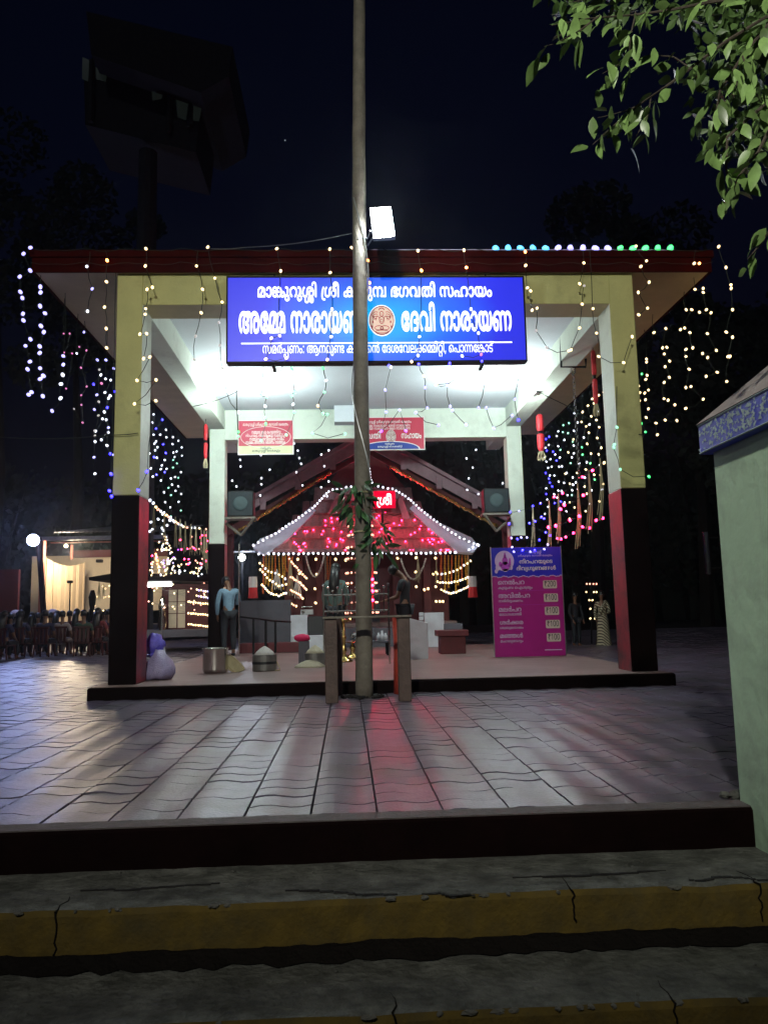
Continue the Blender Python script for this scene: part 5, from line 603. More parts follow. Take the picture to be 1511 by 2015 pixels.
MB().tube([(xs_[i], YBD-0.005, wz(i)) for i in range(49)], 0.009, 4).build('wavy_line', 'lilac', bd)
for s0, s1 in ((BX0-0.012, BX0), (BX1, BX1+0.012)): box('edge_rail', 'grey_metal', bd, s0, s1, YBD-0.01, YBD+0.035, BZ0, BZ1+0.02)
for k in (0.5, 0.78):
    box('back_leg', 'grey_metal', bd, BX0+BWd*k-0.15-0.015, BX0+BWd*k-0.15+0.015, YBD+0.035, YBD+0.065, BZ0, BZ1-0.3)
def bt(key, zx0, zx1, zyt, zyb, m='lilac', bold=0.028):
    x0, zb_ = bp(zx0, zyb); x1, zt_ = bp(zx1, zyt); return text(key, m, bd, (x0, YBD-0.009, zb_), X_, Z_, x1-x0, zt_-zb_, bold, k=2)
bt('b1', 755, 970, 212, 244, bold=0.02); bt('b2', 572, 1158, 272, 298, bold=0.02); bt('b3', 595, 1158, 358, 412, 'white_print', 0.035); bt('b4', 545, 1212, 468, 522, 'white_print', 0.035)
for k_, (a_, b_, c_, d_) in {'b5': (225,672,690,752), 'b6': (225,810,790,826), 'b7': (230,762,910,972), 'b8': (230,640,1005,1040), 'b9': (235,612,1132,1194), 'b10': (240,612,1222,1260), 'b11': (250,640,1345,1402), 'b12': (250,645,1440,1474), 'b13': (250,632,1560,1618), 'b14': (255,638,1655,1690)}.items():
    bt(k_, a_, b_, c_, d_, bold=0.03 if d_-c_ > 50 else 0.018)
for i, (a_, b_, c_, d_) in enumerate(((990,1230,697,830), (1000,1243,915,1050), (1010,1255,1130,1264), (1023,1266,1346,1480), (1035,1277,1560,1695))):
    x0, z1 = bp(a_, c_); x1, z0 = bp(b_, d_); rr = 0.022; pts = []
    for (ux, uz, a0) in ((x1-rr, z1-rr, 0), (x0+rr, z1-rr, 90), (x0+rr, z0+rr, 180), (x1-rr, z0+rr, 270)):
        pts += [(ux+rr*math.cos(R(a0+q*30)), YBD-0.006, uz+rr*math.sin(R(a0+q*30))) for q in range(4)]
    MB().prism(pts, (0, 0.005, 0)).build('price_tag', 'grey_print', bd, fixn=True)
    text('n200' if i == 0 else 'n100', 'ink', bd, (x0+0.025, YBD-0.010, z0+0.035), X_, Z_, x1-x0-0.05, 0.085, 0.012, k=2)
for zx0, zx1, zy in ((225,1250,858),(230,1250,1090)):
    x0, z = bp(zx0, zy); x1, _ = bp(zx1, zy); box('divider', 'violet', bd, x0, x1, YBD-0.002, YBD-0.0005, z-0.002, z+0.002)
x0, z = bp(1000, 1828); x1, _ = bp(1290, 1828); box('footer_line', 'lilac', bd, x0, x1, YBD-0.004, YBD-0.001, z-0.008, z+0.008)
cx, cz = bp(340, 365)
disc((cx, 0, cz), 0.178, 0.19, YBD-0.006, YBD-0.0032).build('moon_disc', 'lilac', bd, fixn=True)
b = MB()
def el2(u, v, ru, rv): b.prism([(cx+u+ru*math.cos(t*math.pi/6), YBD-0.009, cz+v+rv*math.sin(t*math.pi/6)) for t in range(12)], (0, 0.002, 0))
el2(0.01,0.085,0.025,0.035); el2(0.01,0.125,0.014,0.03); el2(0.01,0.0,0.055,0.075); el2(0.01,-0.10,0.085,0.09); el2(-0.08,-0.06,0.03,0.05); el2(0.10,-0.03,0.02,0.09)
b.build('seated_figure', 'violet', bd, fixn=True)
b = MB(); el2(-0.10,0.03,0.012,0.05); el2(-0.13,-0.12,0.04,0.06); el2(0.12,-0.12,0.03,0.05); el2(-0.16,-0.19,0.03,0.04); el2(0.01,-0.17,0.05,0.03)
b.build('figure_base', 'sign_rose_print' if 'sign_rose_print' in MATS else 'lilac', bd, fixn=True)
# ------------------------------------------------------------------ flag pole, flood lamp and the wooden stand round the pole
PB = atz(717, 1373, 0)
pole = thing('temple_pole', 'tall rough wooden pole rising in front of the blue sign out of the wavy paving', 'pole', (PB.x, PB.y, 0))
PY = PB.y
cl = []
for z, px, py in ((0.0,717,1375),(1.0,716,1215),(2.5,714,1000),(4.0,711,780),(5.5,709,590),(7.0,708,400),(9.0,709,150),(10.3,710,0),(11.5,710,-120)):
    q = at(px, py, PY); cl.append((q.x, PY, z))
rr_ = [0.105,0.100,0.098,0.094,0.092,0.086,0.080,0.076,0.072]
# resample with small irregularities
pts = []; rs = []
for i in range(len(cl)-1):
    for k in range(8):
        t = k/8; p = Vector(cl[i]).lerp(Vector(cl[i+1]), t); pts.append(p+Vector((random.uniform(-.002,.002), random.uniform(-.002,.002), 0))); rs.append((rr_[i]*(1-t)+rr_[i+1]*t)*random.uniform(0.975,1.025))
MB().tube(pts, rs, 20).build('trunk', 'pole_wood', pole, smooth=True)
def polex(z):
    for i in range(len(cl)-1):
        if cl[i][2] <= z <= cl[i+1][2]: t = (z-cl[i][2])/(cl[i+1][2]-cl[i][2]); return Vector(cl[i]).lerp(Vector(cl[i+1]), t)
    return Vector(cl[-1])
# cable winding down the pole
pts = []
for i in range(120):
    t = i/119; z = 6.35 - t*4.1; a = -2.3 + t*9.0; p = polex(z); pts.append((p.x+0.112*math.cos(a), PY+0.112*math.sin(a), z))
MB().tube(pts, 0.008, 5).build('cable', 'grey_metal', pole)
b = MB()
for i in range(60):
    a = random.uniform(0, 6.28); r_ = random.uniform(0.08, 0.28); b.ball((PB.x+r_*math.cos(a), PY+r_*math.sin(a)*0.7, 0.015), random.uniform(0.012, 0.035), 5, 4, (1.2,1,0.7), 0.25)
tag(b.build('earth_heap', 'grout'), 'loose dark earth and chips round the foot of the wooden pole', 'soil', kind='stuff')
p = at(752, 437, PY-0.18)
fl = thing('flood_lamp', 'bright white square floodlight clamped near the top of the wooden pole', 'lamp', p)
M1 = Matrix.Translation(p) @ Matrix.Rotation(R(-4), 4, 'Y') @ Matrix.Rotation(R(-18), 4, 'X')
def locbox(name, m, parent, x0, x1, y0, y1, z0, z1, M, c=0.004):
    b = MB(); b.cbox(x0, x1, y0, y1, z0, z1, c); b.xf(M); return b.build(name, m, parent, fixn=True)
locbox('housing', 'grey_metal', fl, -0.14, 0.14, 0.0, 0.05, -0.27, 0.27, M1)
locbox('bezel', 'steel', fl, -0.145, 0.145, -0.012, 0.0, -0.275, -0.248, M1); locbox('bezel', 'steel', fl, -0.145, 0.145, -0.012, 0.0, 0.248, 0.275, M1)
emis('flood_glass', (0.9,1.0,1.0), 30)
locbox('lamp_glass', 'flood_glass', fl, -0.134, 0.134, -0.010, -0.001, -0.246, 0.246, M1, 0.002)
b = MB()
for k in range(9): b.box(-0.14+k*0.034, -0.132+k*0.034, 0.05, 0.09, -0.2, 0.2)
b.xf(M1).build('cooling_fins', 'grey_metal', fl)
q = polex(p.z-0.1)
b = MB(); b.tube([M1 @ Vector((-0.16,0.03,-0.1)), (q.x+0.10, PY-0.06, p.z-0.16), (q.x-0.02, PY-0.10, p.z-0.18)], 0.012, 6); b.tube([M1 @ Vector((-0.14,0.05,-0.2)), (q.x+0.10, PY-0.02, p.z-0.24)], 0.010, 6)
b.build('bracket', 'grey_metal', fl)
L = bpy.data.lights.new('flood_light', 'SPOT'); L.energy = 230; L.color = (0.86,0.95,1.0); L.spot_size = R(150); L.spot_blend = 0.7; L.shadow_soft_size = 0.15
lo = bpy.data.objects.new('flood_light', L); COL.objects.link(lo); lo.parent = fl; lo.location = (0, -0.12, -0.03)
lo.rotation_euler = (R(48), 0, 0)
# spill of the flood lamp on the pole beside it
L = bpy.data.lights.new('lamp_spill', 'POINT'); L.energy = 40; L.color = (0.9,0.97,1.0); L.shadow_soft_size = 0.1
lo = bpy.data.objects.new('lamp_spill', L); COL.objects.link(lo); lo.parent = fl; lo.location = (0.04, -0.08, -0.1)

def pix_post(px, yb, yt, wpx, Y, z0=0.0):
    a = at(px-wpx/2, yb, Y); c = at(px+wpx/2, yb, Y); t = at(px, yt, Y); return a.x, c.x, t.z
st_ = thing('wooden_stand', 'dark timber stand with square posts and a thin top boxed round the pole', 'stand', (PB.x, 9.6, 0))
zt_ = at(720, 1213, 9.12).z
for (px, Y) in ((652, 9.10), (796, 9.10)):
    c = at(px, 1300, Y); w = 0.072; sh = (c.x-CX)*0.0
    MB().cbox(c.x-w, c.x+w, Y, Y+0.14, 0.0, zt_-0.02, 0.008).build('post', 'stand_wood', st_, fixn=True)
xa, xb = at(652,1300,9.10).x, at(796,1300,9.10).x
mat('stand_red', (0.42,0.05,0.03), 0.6, bump=0.4, scale=7, var=0.3)  # the stand's wood with red light put into its colour
for x in (xa+0.04, xb-0.01):
    MB().tube([(x, 10.0, 0), (x+0.01, 10.0, 0.5), (x, 10.0, zt_-0.02)], [0.075,0.07,0.072], 12).build('rear_post', 'stand_red' if x > 0 else 'stand_wood', st_, smooth=True)
b = MB(); 
b.cbox(xa-0.09, xb+0.09, 9.06, 9.18, zt_-0.018, zt_+0.006, 0.004); b.build('front_rail', 'pole_wood', st_, fixn=True)
MB().cbox(xa-0.07, xb+0.07, 9.97, 10.09, zt_-0.018, zt_+0.004, 0.004).build('rear_rail', 'stand_wood', st_, fixn=True)
for x in (xa, xb): MB().cbox(x-0.05, x+0.05, 9.182, 9.968, zt_-0.018, zt_+0.002, 0.004).build('side_rail', 'stand_wood', st_, fixn=True)

# ------------------------------------------------------------------ leaves
def leaf_mesh(L=1.0, Wd=0.42, name='leaf', m='leaf_green'):
    b = MB(); n = 5; vs = []
    for i in range(n+1):
        t = i/n; w = Wd/2*math.sin(math.pi*min(1, t**0.85))*(1.0-0.15*t) if 0 < i < n else 0.0
        zc = -0.22*t*t*L
        vs.append((t*L, 0, zc)); 
        if 0 < i < n: vs += [(t*L, w*L, zc+0.10*w*L+0.03*math.sin(t*9)*L*0.3), (t*L, -w*L, zc+0.10*w*L-0.02*math.sin(t*7)*L*0.3)]
    idx = lambda i: 0 if i == 0 else 1+(i-1)*3
    fs = []
    for i in range(n):
        a = idx(i); c = idx(i+1)
        if i == 0: fs += [(a, c, c+1), (a, c+2, c)]
        elif i == n-1: fs += [(a, c, a+1), (a, a+2, c)]
        else: fs += [(a, c, c+1, a+1), (a, a+2, c+2, c)]
    return b.add(vs, fs)
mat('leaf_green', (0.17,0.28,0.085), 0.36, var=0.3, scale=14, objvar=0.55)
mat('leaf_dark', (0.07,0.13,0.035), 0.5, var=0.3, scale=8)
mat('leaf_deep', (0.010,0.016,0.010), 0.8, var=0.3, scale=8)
mat('bark_dark', (0.006,0.005,0.004), 0.9); mat('cabin_dark', (0.06,0.055,0.06), 0.8, spec=0.1); mat('bark', (0.07,0.055,0.04), 0.85, bump=0.5, scale=10)
leaf_me = [leaf_mesh(1, w).mesh('leaf', 'leaf_green', smooth=True) for w in (0.40, 0.46, 0.52)]
def leaf_basis(dirv, roll, L, pos):
    d = Vector(dirv).normalized(); s = d.cross(Vector((0,0,1)));
    if s.length < 1e-3: s = Vector((1,0,0))
    s.normalize(); u = s.cross(d)
    s2 = s*math.cos(roll)+u*math.sin(roll); u2 = d.cross(s2)*-1
    return Matrix(((d.x*L, s2.x*L, u2.x*L, pos[0]), (d.y*L, s2.y*L, u2.y*L, pos[1]), (d.z*L, s2.z*L, u2.z*L, pos[2]), (0,0,0,1)))

tr = thing('tree', 'leafy tree with broad pale green leaves overhanging from the upper right', 'tree', (3.3, 3.3, -0.62))
trunk = MB().tube([(3.3,3.3,-0.62),(3.25,3.3,1.0),(3.15,3.35,2.6),(2.95,3.3,3.6)], [0.17,0.14,0.11,0.07], 12).build('trunk', 'bark', tr, smooth=True)
rnd = random.Random(11)
B_ = [ # px polyline, Y, leaves
 ([(1640,60),(1507,33),(1430,80),(1358,134),(1310,170),(1266,200),(1215,240),(1165,285)], 3.25, 40, 0.50),
 ([(1266,200),(1240,215),(1205,225),(1175,232)], 3.2, 10, 0.50),
 ([(1280,190),(1275,225),(1255,262),(1240,285)], 3.2, 12, 0.50),
 ([(1640,-40),(1500,-10),(1395,4),(1317,20),(1240,30),(1160,36),(1085,50)], 3.05, 32, 0.2),
 ([(1180,30),(1140,60),(1095,85),(1070,92)], 3.05, 14, 0.2),
 ([(1351,130),(1325,112),(1280,108),(1225,122),(1185,145)], 3.2, 22, 0.1),
 ([(1640,120),(1511,200),(1470,235),(1430,270),(1428,330),(1432,370),(1420,398)], 3.1, 30, 0.0),
 ([(1640,0),(1511,48),(1460,110),(1415,180),(1405,240),(1388,310)], 3.35, 36, 0.0),
 ([(1640,180),(1520,240),(1490,300),(1450,350),(1440,385)], 3.0, 22, 0.0),
 ([(1250,25),(1240,70),(1238,100)], 3.1, 9, 0.0),
 ([(1460,110),(1480,170),(1500,210)], 3.15, 12, 0.0),
 ([(1590,380),(1530,430),(1495,480),(1470,510)], 3.0, 13, 0.0),
 ([(1600,-60),(1440,-30),(1300,-20),(1200,-10),(1120,5)], 3.3, 24, 0.0),
 ([(1560,60),(1500,90),(1455,140),(1440,200)], 3.4, 16, 0.0),
]
nl = 0
far_leaf = MB(); lm_src = leaf_mesh(1, 0.45)
for bi, (pl, Y, n, sp) in enumerate(B_):
    P = [at(x, y, Y + 0.10*math.sin(i*1.3+bi)) for i, (x, y) in enumerate(pl)]
    rb = 0.010 if pl[0][0] > 1540 else 0.004
    br = MB().tube(P, [rb-(rb-0.0015)*i/(len(P)-1) for i in range(len(P))], 5).build('branch', 'bark', tr)
    seg = [(P[i+1]-P[i]).length for i in range(len(P)-1)]; tot = sum(seg)
    for k in range(n):
        s = tot*(0.10 + 0.90*((k+rnd.random()*0.8)/n)**0.85); i = 0
        while i < len(seg)-1 and s > seg[i]: s -= seg[i]; i += 1
        q = P[i].lerp(P[i+1], min(1, s/seg[i])); t = (P[i+1]-P[i]).normalized()
        side = 1 if k % 2 else -1
        d = t*0.7 + t.cross(Vector((0,1,0))).normalized()*side*rnd.uniform(0.3,0.9) + Vector((rnd.uniform(-.3,.3), rnd.uniform(-.7,.5), -rnd.uniform(0.25,0.9)))
        L = rnd.uniform(0.07, 0.125); q = q + Vector((rnd.uniform(-.03,.03), rnd.uniform(-.08,.08), rnd.uniform(-.035,.03)))
        o = bpy.data.objects.new('leaf', rnd.choice(leaf_me)); COL.objects.link(o); o.parent = tr
        M_ = leaf_basis(d, rnd.uniform(-1.2,1.2), L, q - tr.location); o.matrix_local = M_; nl += 1
print('near leaves', nl)
for k in range(1500):
    px = rnd.gauss(1490, 75) if k % 3 else rnd.uniform(1070, 1600); py = rnd.uniform(-60, 340) if k % 3 else rnd.uniform(-80, 45)
    if px < 1290 + abs(py-100)*0.5 and py > 40: continue
    if py > 300 and px < 1440: continue
    Y = rnd.uniform(3.4, 5.0); q = at(px, py, Y)
    M_ = leaf_basis((rnd.uniform(-1,1), rnd.uniform(-1,1), -rnd.uniform(0,1)), rnd.uniform(-3,3), rnd.uniform(0.07,0.11), q)
    o0 = len(far_leaf.v); far_leaf.add(lm_src.v, lm_src.f); far_leaf.xf(M_, o0)
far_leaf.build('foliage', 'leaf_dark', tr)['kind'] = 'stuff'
# limb that carries the branches
for a_, b_ in (((2.95,3.3,3.6), at(1640,60,3.25)), ((3.0,3.3,3.3), at(1640,-40,3.05)), ((3.1,3.35,2.8), at(1640,120,3.1)), ((3.05,3.3,3.2), at(1640,180,3.0)), ((3.1,3.33,3.0), at(1590,380,3.0)), ((2.95,3.3,3.55), at(1640,0,3.35)), ((2.95,3.3,3.6), at(1600,-60,3.3)), ((2.95,3.3,3.6), at(1560,60,3.4))):
    MB().tube([a_, (Vector(a_)+Vector(b_))/2+Vector((0,0,0.08)), b_], [0.035,0.022,0.012], 6).build('limb', 'bark', tr)

# background trees: dark masses against the night sky
def far_tree(px, ytop, Y, wpx, lab, seed):
    rn = random.Random(seed); top = at(px, ytop, Y); x = top.x; wr = wpx/FPX*Y/2; h = top.z; crown_h = max(3.0, h*0.62)
    t = thing('tree', lab, 'tree', (x, Y, 0), 'dark trees standing behind the pavilion')
    MB().tube([(x,Y,-0.1),(x+0.3,Y,h*0.3),(x-0.2,Y,h*0.6)], [0.4,0.3,0.15], 8).build('trunk', 'bark_dark', t)
    b = MB(); lob = [(x+rn.uniform(-1,1)*wr*0.75, Y+rn.uniform(-2,2), h-crown_h*rn.uniform(0.12,0.85), rn.uniform(0.22,0.42)*wr) for _ in range(16)] + [(x, Y, h-wr*0.4, wr*0.4)]
    for k in range(5200):
        c = lob[rn.randrange(len(lob))]; v = Vector((rn.gauss(0,1), rn.gauss(0,1), rn.gauss(0,1))).normalized()*c[3]*rn.uniform(0.75,1.12)
        q = Vector(c[:3]) + Vector((v.x, v.y, v.z*0.8)); s = rn.uniform(0.12, 0.26); a = rn.uniform(0,3.14); d1 = Vector((math.cos(a), rn.uniform(-.5,.5), math.sin(a)))*s; d2 = Vector((-math.sin(a), rn.uniform(-.5,.5), math.cos(a)))*s*0.5
        b.add([q-d1, q-d2, q+d1, q+d2], [(0,1,2,3)])
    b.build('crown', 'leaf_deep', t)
far_tree(20, 215, 44, 360, 'dark tree mass behind the left end of the pavilion', 1)
far_tree(165, 330, 48, 330, 'second dark tree, lower and to the right of the left one', 2)
far_tree(1130, 375, 40, 300, 'dark rounded tree above the coloured rope light', 3)
far_tree(1330, 400, 42, 330, 'dark tree behind the right corner of the roof', 4)
far_tree(1500, 600, 36, 420, 'dark tree behind the right hand kiosk', 5)

# far wood closing the horizon
rn = random.Random(4); b = MB()
def ridge(x): return 13.5 + 2.2*math.sin(x*0.045+1) + 1.4*math.sin(x*0.13) + 0.7*math.sin(x*0.41+2)
NX = 200; xs0 = [-75+150*i/NX for i in range(NX+1)]
vs = [(x, 62+rn.uniform(-.5,.5), -0.1) for x in xs0] + [(x, 64+rn.uniform(-1,1), ridge(x)*0.6+rn.uniform(-.4,.4)) for x in xs0] + [(x, 67+rn.uniform(-1,1), ridge(x)-1.0+rn.uniform(-.5,.5)) for x in xs0]
b.add(vs, [(k*(NX+1)+i, k*(NX+1)+i+1, (k+1)*(NX+1)+i+1, (k+1)*(NX+1)+i) for k in (0,1) for i in range(NX)])
for k in range(16000):
    x = rn.uniform(-75, 75); t = rn.random(); z = ridge(x)*(0.15+0.85*t)+rn.gauss(0, 0.35); y = 61.5+5*t+rn.uniform(-.8,.3); s = rn.uniform(0.15,0.4); a = rn.uniform(0,3.14)
    q = Vector((x,y,z)); d1 = Vector((math.cos(a),rn.uniform(-.5,.5),math.sin(a)))*s; d2 = Vector((-math.sin(a),rn.uniform(-.5,.5),math.cos(a)))*s*0.6
    b.add([q-d1,q-d2,q+d1,q+d2], [(0,1,2,3)])
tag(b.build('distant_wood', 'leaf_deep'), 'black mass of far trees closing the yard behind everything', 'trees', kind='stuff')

# ------------------------------------------------------------------ unlit watch cabin on a mast, far left
YW = 27.0
c0 = at(292, 300, YW)
wt = thing('watch_cabin', 'unlit glazed watch cabin under a broad tilted roof on a tall mast', 'tower', (c0.x, YW, 0))
MB().tube([(c0.x, YW, -0.06), (c0.x, YW, c0.z)], [0.45, 0.33], 12).build('mast', 'cabin_dark', wt)
P4 = lambda px, py, dy=0: at(px, py, YW+dy)
b = MB(); fr_ = [P4(165,122), P4(395,215), P4(386,300), P4(168,245)]
b.prism([Vector(q) for q in fr_], (0, 3.0, 0)).build('cabin_body', 'cabin_dark', wt, fixn=True)
b = MB(); b.prism([P4(170,22,-1.0), P4(458,92,-1.0), P4(450,150,-1.0), P4(395,182,-1.0), P4(180,108,-1.0)], (0, 5, 0)).build('roof', 'cabin_dark', wt, fixn=True)
mat('cabin_glass', (0.05,0.07,0.07), 0.08, spec=0.8, emit=(0.25,0.33,0.28), es=0.018, var=0.0)
for poly in (((163,112),(176,118),(174,160),(162,155)), ((188,132),(212,142),(208,160),(190,155)), ((298,168),(322,178),(318,194),(300,196)), ((345,185),(372,195),(366,236),(350,230)), ((380,198),(398,205),(392,238),(380,236))):
    MB().prism([P4(x,y,-0.04) for x,y in poly], (0, 0.03, 0)).build('window_pane', 'cabin_glass', wt, fixn=True)
b = MB()
for x, y0, y1 in ((182,118,240),(335,170,260),(376,190,250)): b.tube([P4(x,y0,-0.1), P4(x-2,y1,-0.1)], 0.10, 5)
b.build('frame_bars', 'cabin_dark', wt)
# a bright planet in the sky
p = at(561, 276, 600); tag(MB().ball(p, 0.55, 6, 5).build('planet', emis('planet_light', (0.8,0.95,0.8), 1.2)), 'single tiny star shining to the left of the flood lamp', 'star')
# ------------------------------------------------------------------ kiosk on the right
mat('kiosk_wall', (0.60,0.84,0.60), 0.75, bump=0.35, scale=3, var=0.08, dark=(0.40,0.52,0.40), dscale=2.0, dlo=0.45, dhi=0.75)
mat('kiosk_band', (0.05,0.07,0.60), 0.45, bump=0.2, scale=4, var=0.2)
mat('kiosk_roof', (0.34,0.29,0.28), 0.8, bump=0.2, scale=3)
mat('flake_paint', (0.45,0.58,0.60), 0.6, var=0.3, scale=20)
A0 = Vector((1.475, 4.08, 0)); A1 = Vector((1.47, 2.80, 0)); dA = (A1-A0).normalized(); nA = Vector((-dA.y, dA.x, 0))   # outward normal points left
if nA.x > 0: nA = -nA
zb_ = at(1397, 891, 4.08).z; zt2 = at(1385, 833, 4.08).z
ks = thing('kiosk', 'pale green rendered kiosk with a blue band of peeling foil at its eave', 'kiosk', (A0.x, A0.y, -0.215))
Wd_ = -nA*1.6
MB().prism([A0+Vector((0,0,-0.215)), A1+Vector((0,0,-0.215)), A1+Wd_+Vector((0,0,-0.215)), A0+Wd_+Vector((0,0,-0.215))], (0,0,zb_+0.215)).build('wall', 'kiosk_wall', ks, fixn=True)
o_ = nA*0.05 - dA*0.05; o2 = nA*0.05 + dA*0.05
B0, B1 = A0+o_, A1+o2
MB().prism([B0+Vector((0,0,zb_)), B1+Vector((0,0,zb_)), B1+Wd_*1.06+Vector((0,0,zb_)), B0+Wd_*1.06+Vector((0,0,zb_))], (0,0,zt2-zb_)).build('eave_band', 'kiosk_band', ks, fixn=True)
cen = (A0+A1)/2 + Wd_/2 + Vector((0,0,zt2+0.75)); E_ = Vector((0,0,zt2+0.003))
q4 = [B0+E_+(-dA*0.01+nA*0.01), B1+E_, B1+Wd_*1.06+E_, B0+Wd_*1.06+E_]
MB().add(q4+[cen], [(0,1,4),(1,2,4),(2,3,4),(3,0,4),(3,2,1,0)]).build('roof', 'kiosk_roof', ks)
rn = random.Random(5); b = MB()
for k in range(420):
    t = rn.betavariate(1.2,1.2); z = zb_ + (zt2-zb_)*rn.uniform(0.12,0.9); w = rn.uniform(0.008,0.022)
    g_ = math.sin(t*7)*0.5+0.5
    if rn.random() > 0.35+0.65*g_: continue
    c = B0.lerp(B1, t) + nA*0.002 + Vector((0,0,z)); a = rn.uniform(0,3)
    q = [c + dA*(w*math.cos(a+i*2.1)*rn.uniform(.5,1.3)) + Vector((0,0,w*0.7*math.sin(a+i*2.1))) + nA*rn.uniform(0.0,0.004) for i in range(3)]
    b.add(q, [(0,1,2)])
b.build('flaking_foil', 'flake_paint', ks)
b = MB(); 
for zz in (zb_+0.006, zt2-0.006): b.tube([B0+nA*0.003+Vector((0,0,zz)), B1+nA*0.003+Vector((0,0,zz))], 0.005, 4)
b.build('band_edge', 'flake_paint', ks)
b = MB(); b.ball((KX1-0.02, 4.16, 0.02), 0.035, 8, 6, (1.4,1,0.8), 0.2); b.ball((KX1-0.07, 4.19, 0.015), 0.025, 7, 5, (1.2,1,0.8), 0.2)
tag(b.build('cement_lump', 'old_concrete', fixn=True), 'small pale lump of cement at the foot of the green kiosk', 'stone')
# dark gate with a steel pull rail beyond the kiosk
g0 = at(1388, 1047, 6.5); g1 = at(1392, 1130, 6.5)
gt = thing('metal_gate', 'black metal gate leaf with a shiny steel pull rail left of the kiosk', 'gate', (g0.x+0.4, 6.52, 0))
box('gate_frame', 'black_metal', gt, g0.x+0.15, g0.x+0.21, 6.5, 6.54, 0.03, 1.95); box('gate_frame', 'black_metal', gt, g0.x+1.15, g0.x+1.21, 6.5, 6.54, 0.03, 1.95)
for zz in (0.12, 0.95, 1.25, 1.88): box('gate_bar', 'black_metal', gt, g0.x+0.211, g0.x+1.149, 6.505, 6.535, zz, zz+0.04)
for k in range(7): box('gate_bar', 'black_metal', gt, g0.x+0.3+k*0.12, g0.x+0.315+k*0.12, 6.512, 6.528, 0.161, 0.949)
MB().tube([(g0.x, 6.5, g1.z), (g0.x, 6.5, g0.z)], 0.022, 10).build('pull_rail', 'steel', gt)
b = MB()
for zz in (g1.z+0.05, g0.z-0.05): b.tube([(g0.x, 6.5, zz), (g0.x+0.16, 6.52, zz)], 0.008, 6)
b.build('rail_arm', 'black_metal', gt)

# ------------------------------------------------------------------ street lamp behind the viewer, lighting the front of the pavilion and the tree
slp = thing('street_lamp', 'grey street lamp post by the road behind the steps', 'street lamp', (-2.1, -7.6, -0.62))
MB().tube([(-2.1,-7.6,-0.62),(-2.1,-7.6,3),(-2.1,-7.6,7.6),(-2.2,-7.2,8.1),(-2.5,-6.6,8.2)], [0.09,0.08,0.06,0.045,0.04], 10).build('post', 'grey_metal', slp)
MB().cbox(-2.7,-2.3,-6.9,-6.3,8.16,8.26,0.02).build('lamp_head', 'grey_metal', slp, fixn=True)
L = bpy.data.lights.new('street_light', 'SPOT'); L.energy = 5400; L.color = (1.0,0.99,0.86); L.spot_size = R(61); L.spot_blend = 0.9; L.shadow_soft_size = 0.2
lo = bpy.data.objects.new('street_light', L); COL.objects.link(lo); lo.parent = slp; lo.location = Vector((-2.5,-6.55,8.05))-slp.location
lo.rotation_euler = (Vector((0.9,10.4,3.3))-Vector((-2.5,-6.55,8.05))).to_track_quat('-Z', 'Y').to_euler()

# ------------------------------------------------------------------ speakers, hanging ornaments, chain
mat('speaker_cloth', (0.012,0.020,0.024), 0.8, bump=0.3, scale=30)
mat('speaker_cone', (0.035,0.06,0.065), 0.7)
def speaker(x0p, x1p, y0p, y1p, Y, lab, side):
    a = at(x0p, y1p, Y); c = at(x1p, y0p, Y)
    t = thing('loudspeaker', lab, 'loudspeaker', ((a.x+c.x)/2, Y, a.z), 'loudspeakers on brackets at the rear pillars')
    MB().cbox(a.x, c.x, Y, Y+0.35, a.z, c.z, 0.015).build('cabinet', 'black_metal', t, fixn=True)
    box('grille', 'speaker_cloth', t, a.x+0.03, c.x-0.03, Y-0.008, Y-0.001, a.z+0.03, c.z-0.03)
    mx, mz, r_ = (a.x+c.x)/2, (a.z+c.z)/2, (c.x-a.x)*0.28
    b = MB(); b.lathe([(r_,0),(r_*0.95,0.012),(r_*0.6,0.006),(r_*0.25,0.012),(0.01,0.016)], n=24); b.xf(Matrix.Translation((mx, Y-0.009, mz)) @ Matrix.Rotation(R(90), 4, 'X')); b.build('cone', 'speaker_cone', t, smooth=True)
    b = MB(); b.box(a.x-0.04, c.x+0.04, Y-0.02, Y+0.36, a.z-0.05, a.z-0.004)
    b.tube([(c.x if side>0 else a.x, Y, a.z-0.05), ((a.x+c.x)/2, Y+0.2, a.z-0.4)], 0.03, 6); b.tube([((a.x+c.x)/2, Y+0.2, a.z-0.4), ((a.x-0.05) if side>0 else (c.x+0.05), Y+0.2, a.z-0.12)], 0.03, 6)
    b.build('bracket', 'pole_wood', t)
speaker(447, 499, 965, 1017, 17.45, 'square black loudspeaker bracketed beside the left rear pillar', 1)
speaker(953, 1001, 960, 1009, 17.45, 'square black loudspeaker bracketed beside the right rear pillar', -1)
mat('red_cloth', (0.62,0.02,0.03), 0.6, bump=0.4, scale=14, var=0.2)
mat('straw', (0.45,0.40,0.24), 0.7, var=0.2)
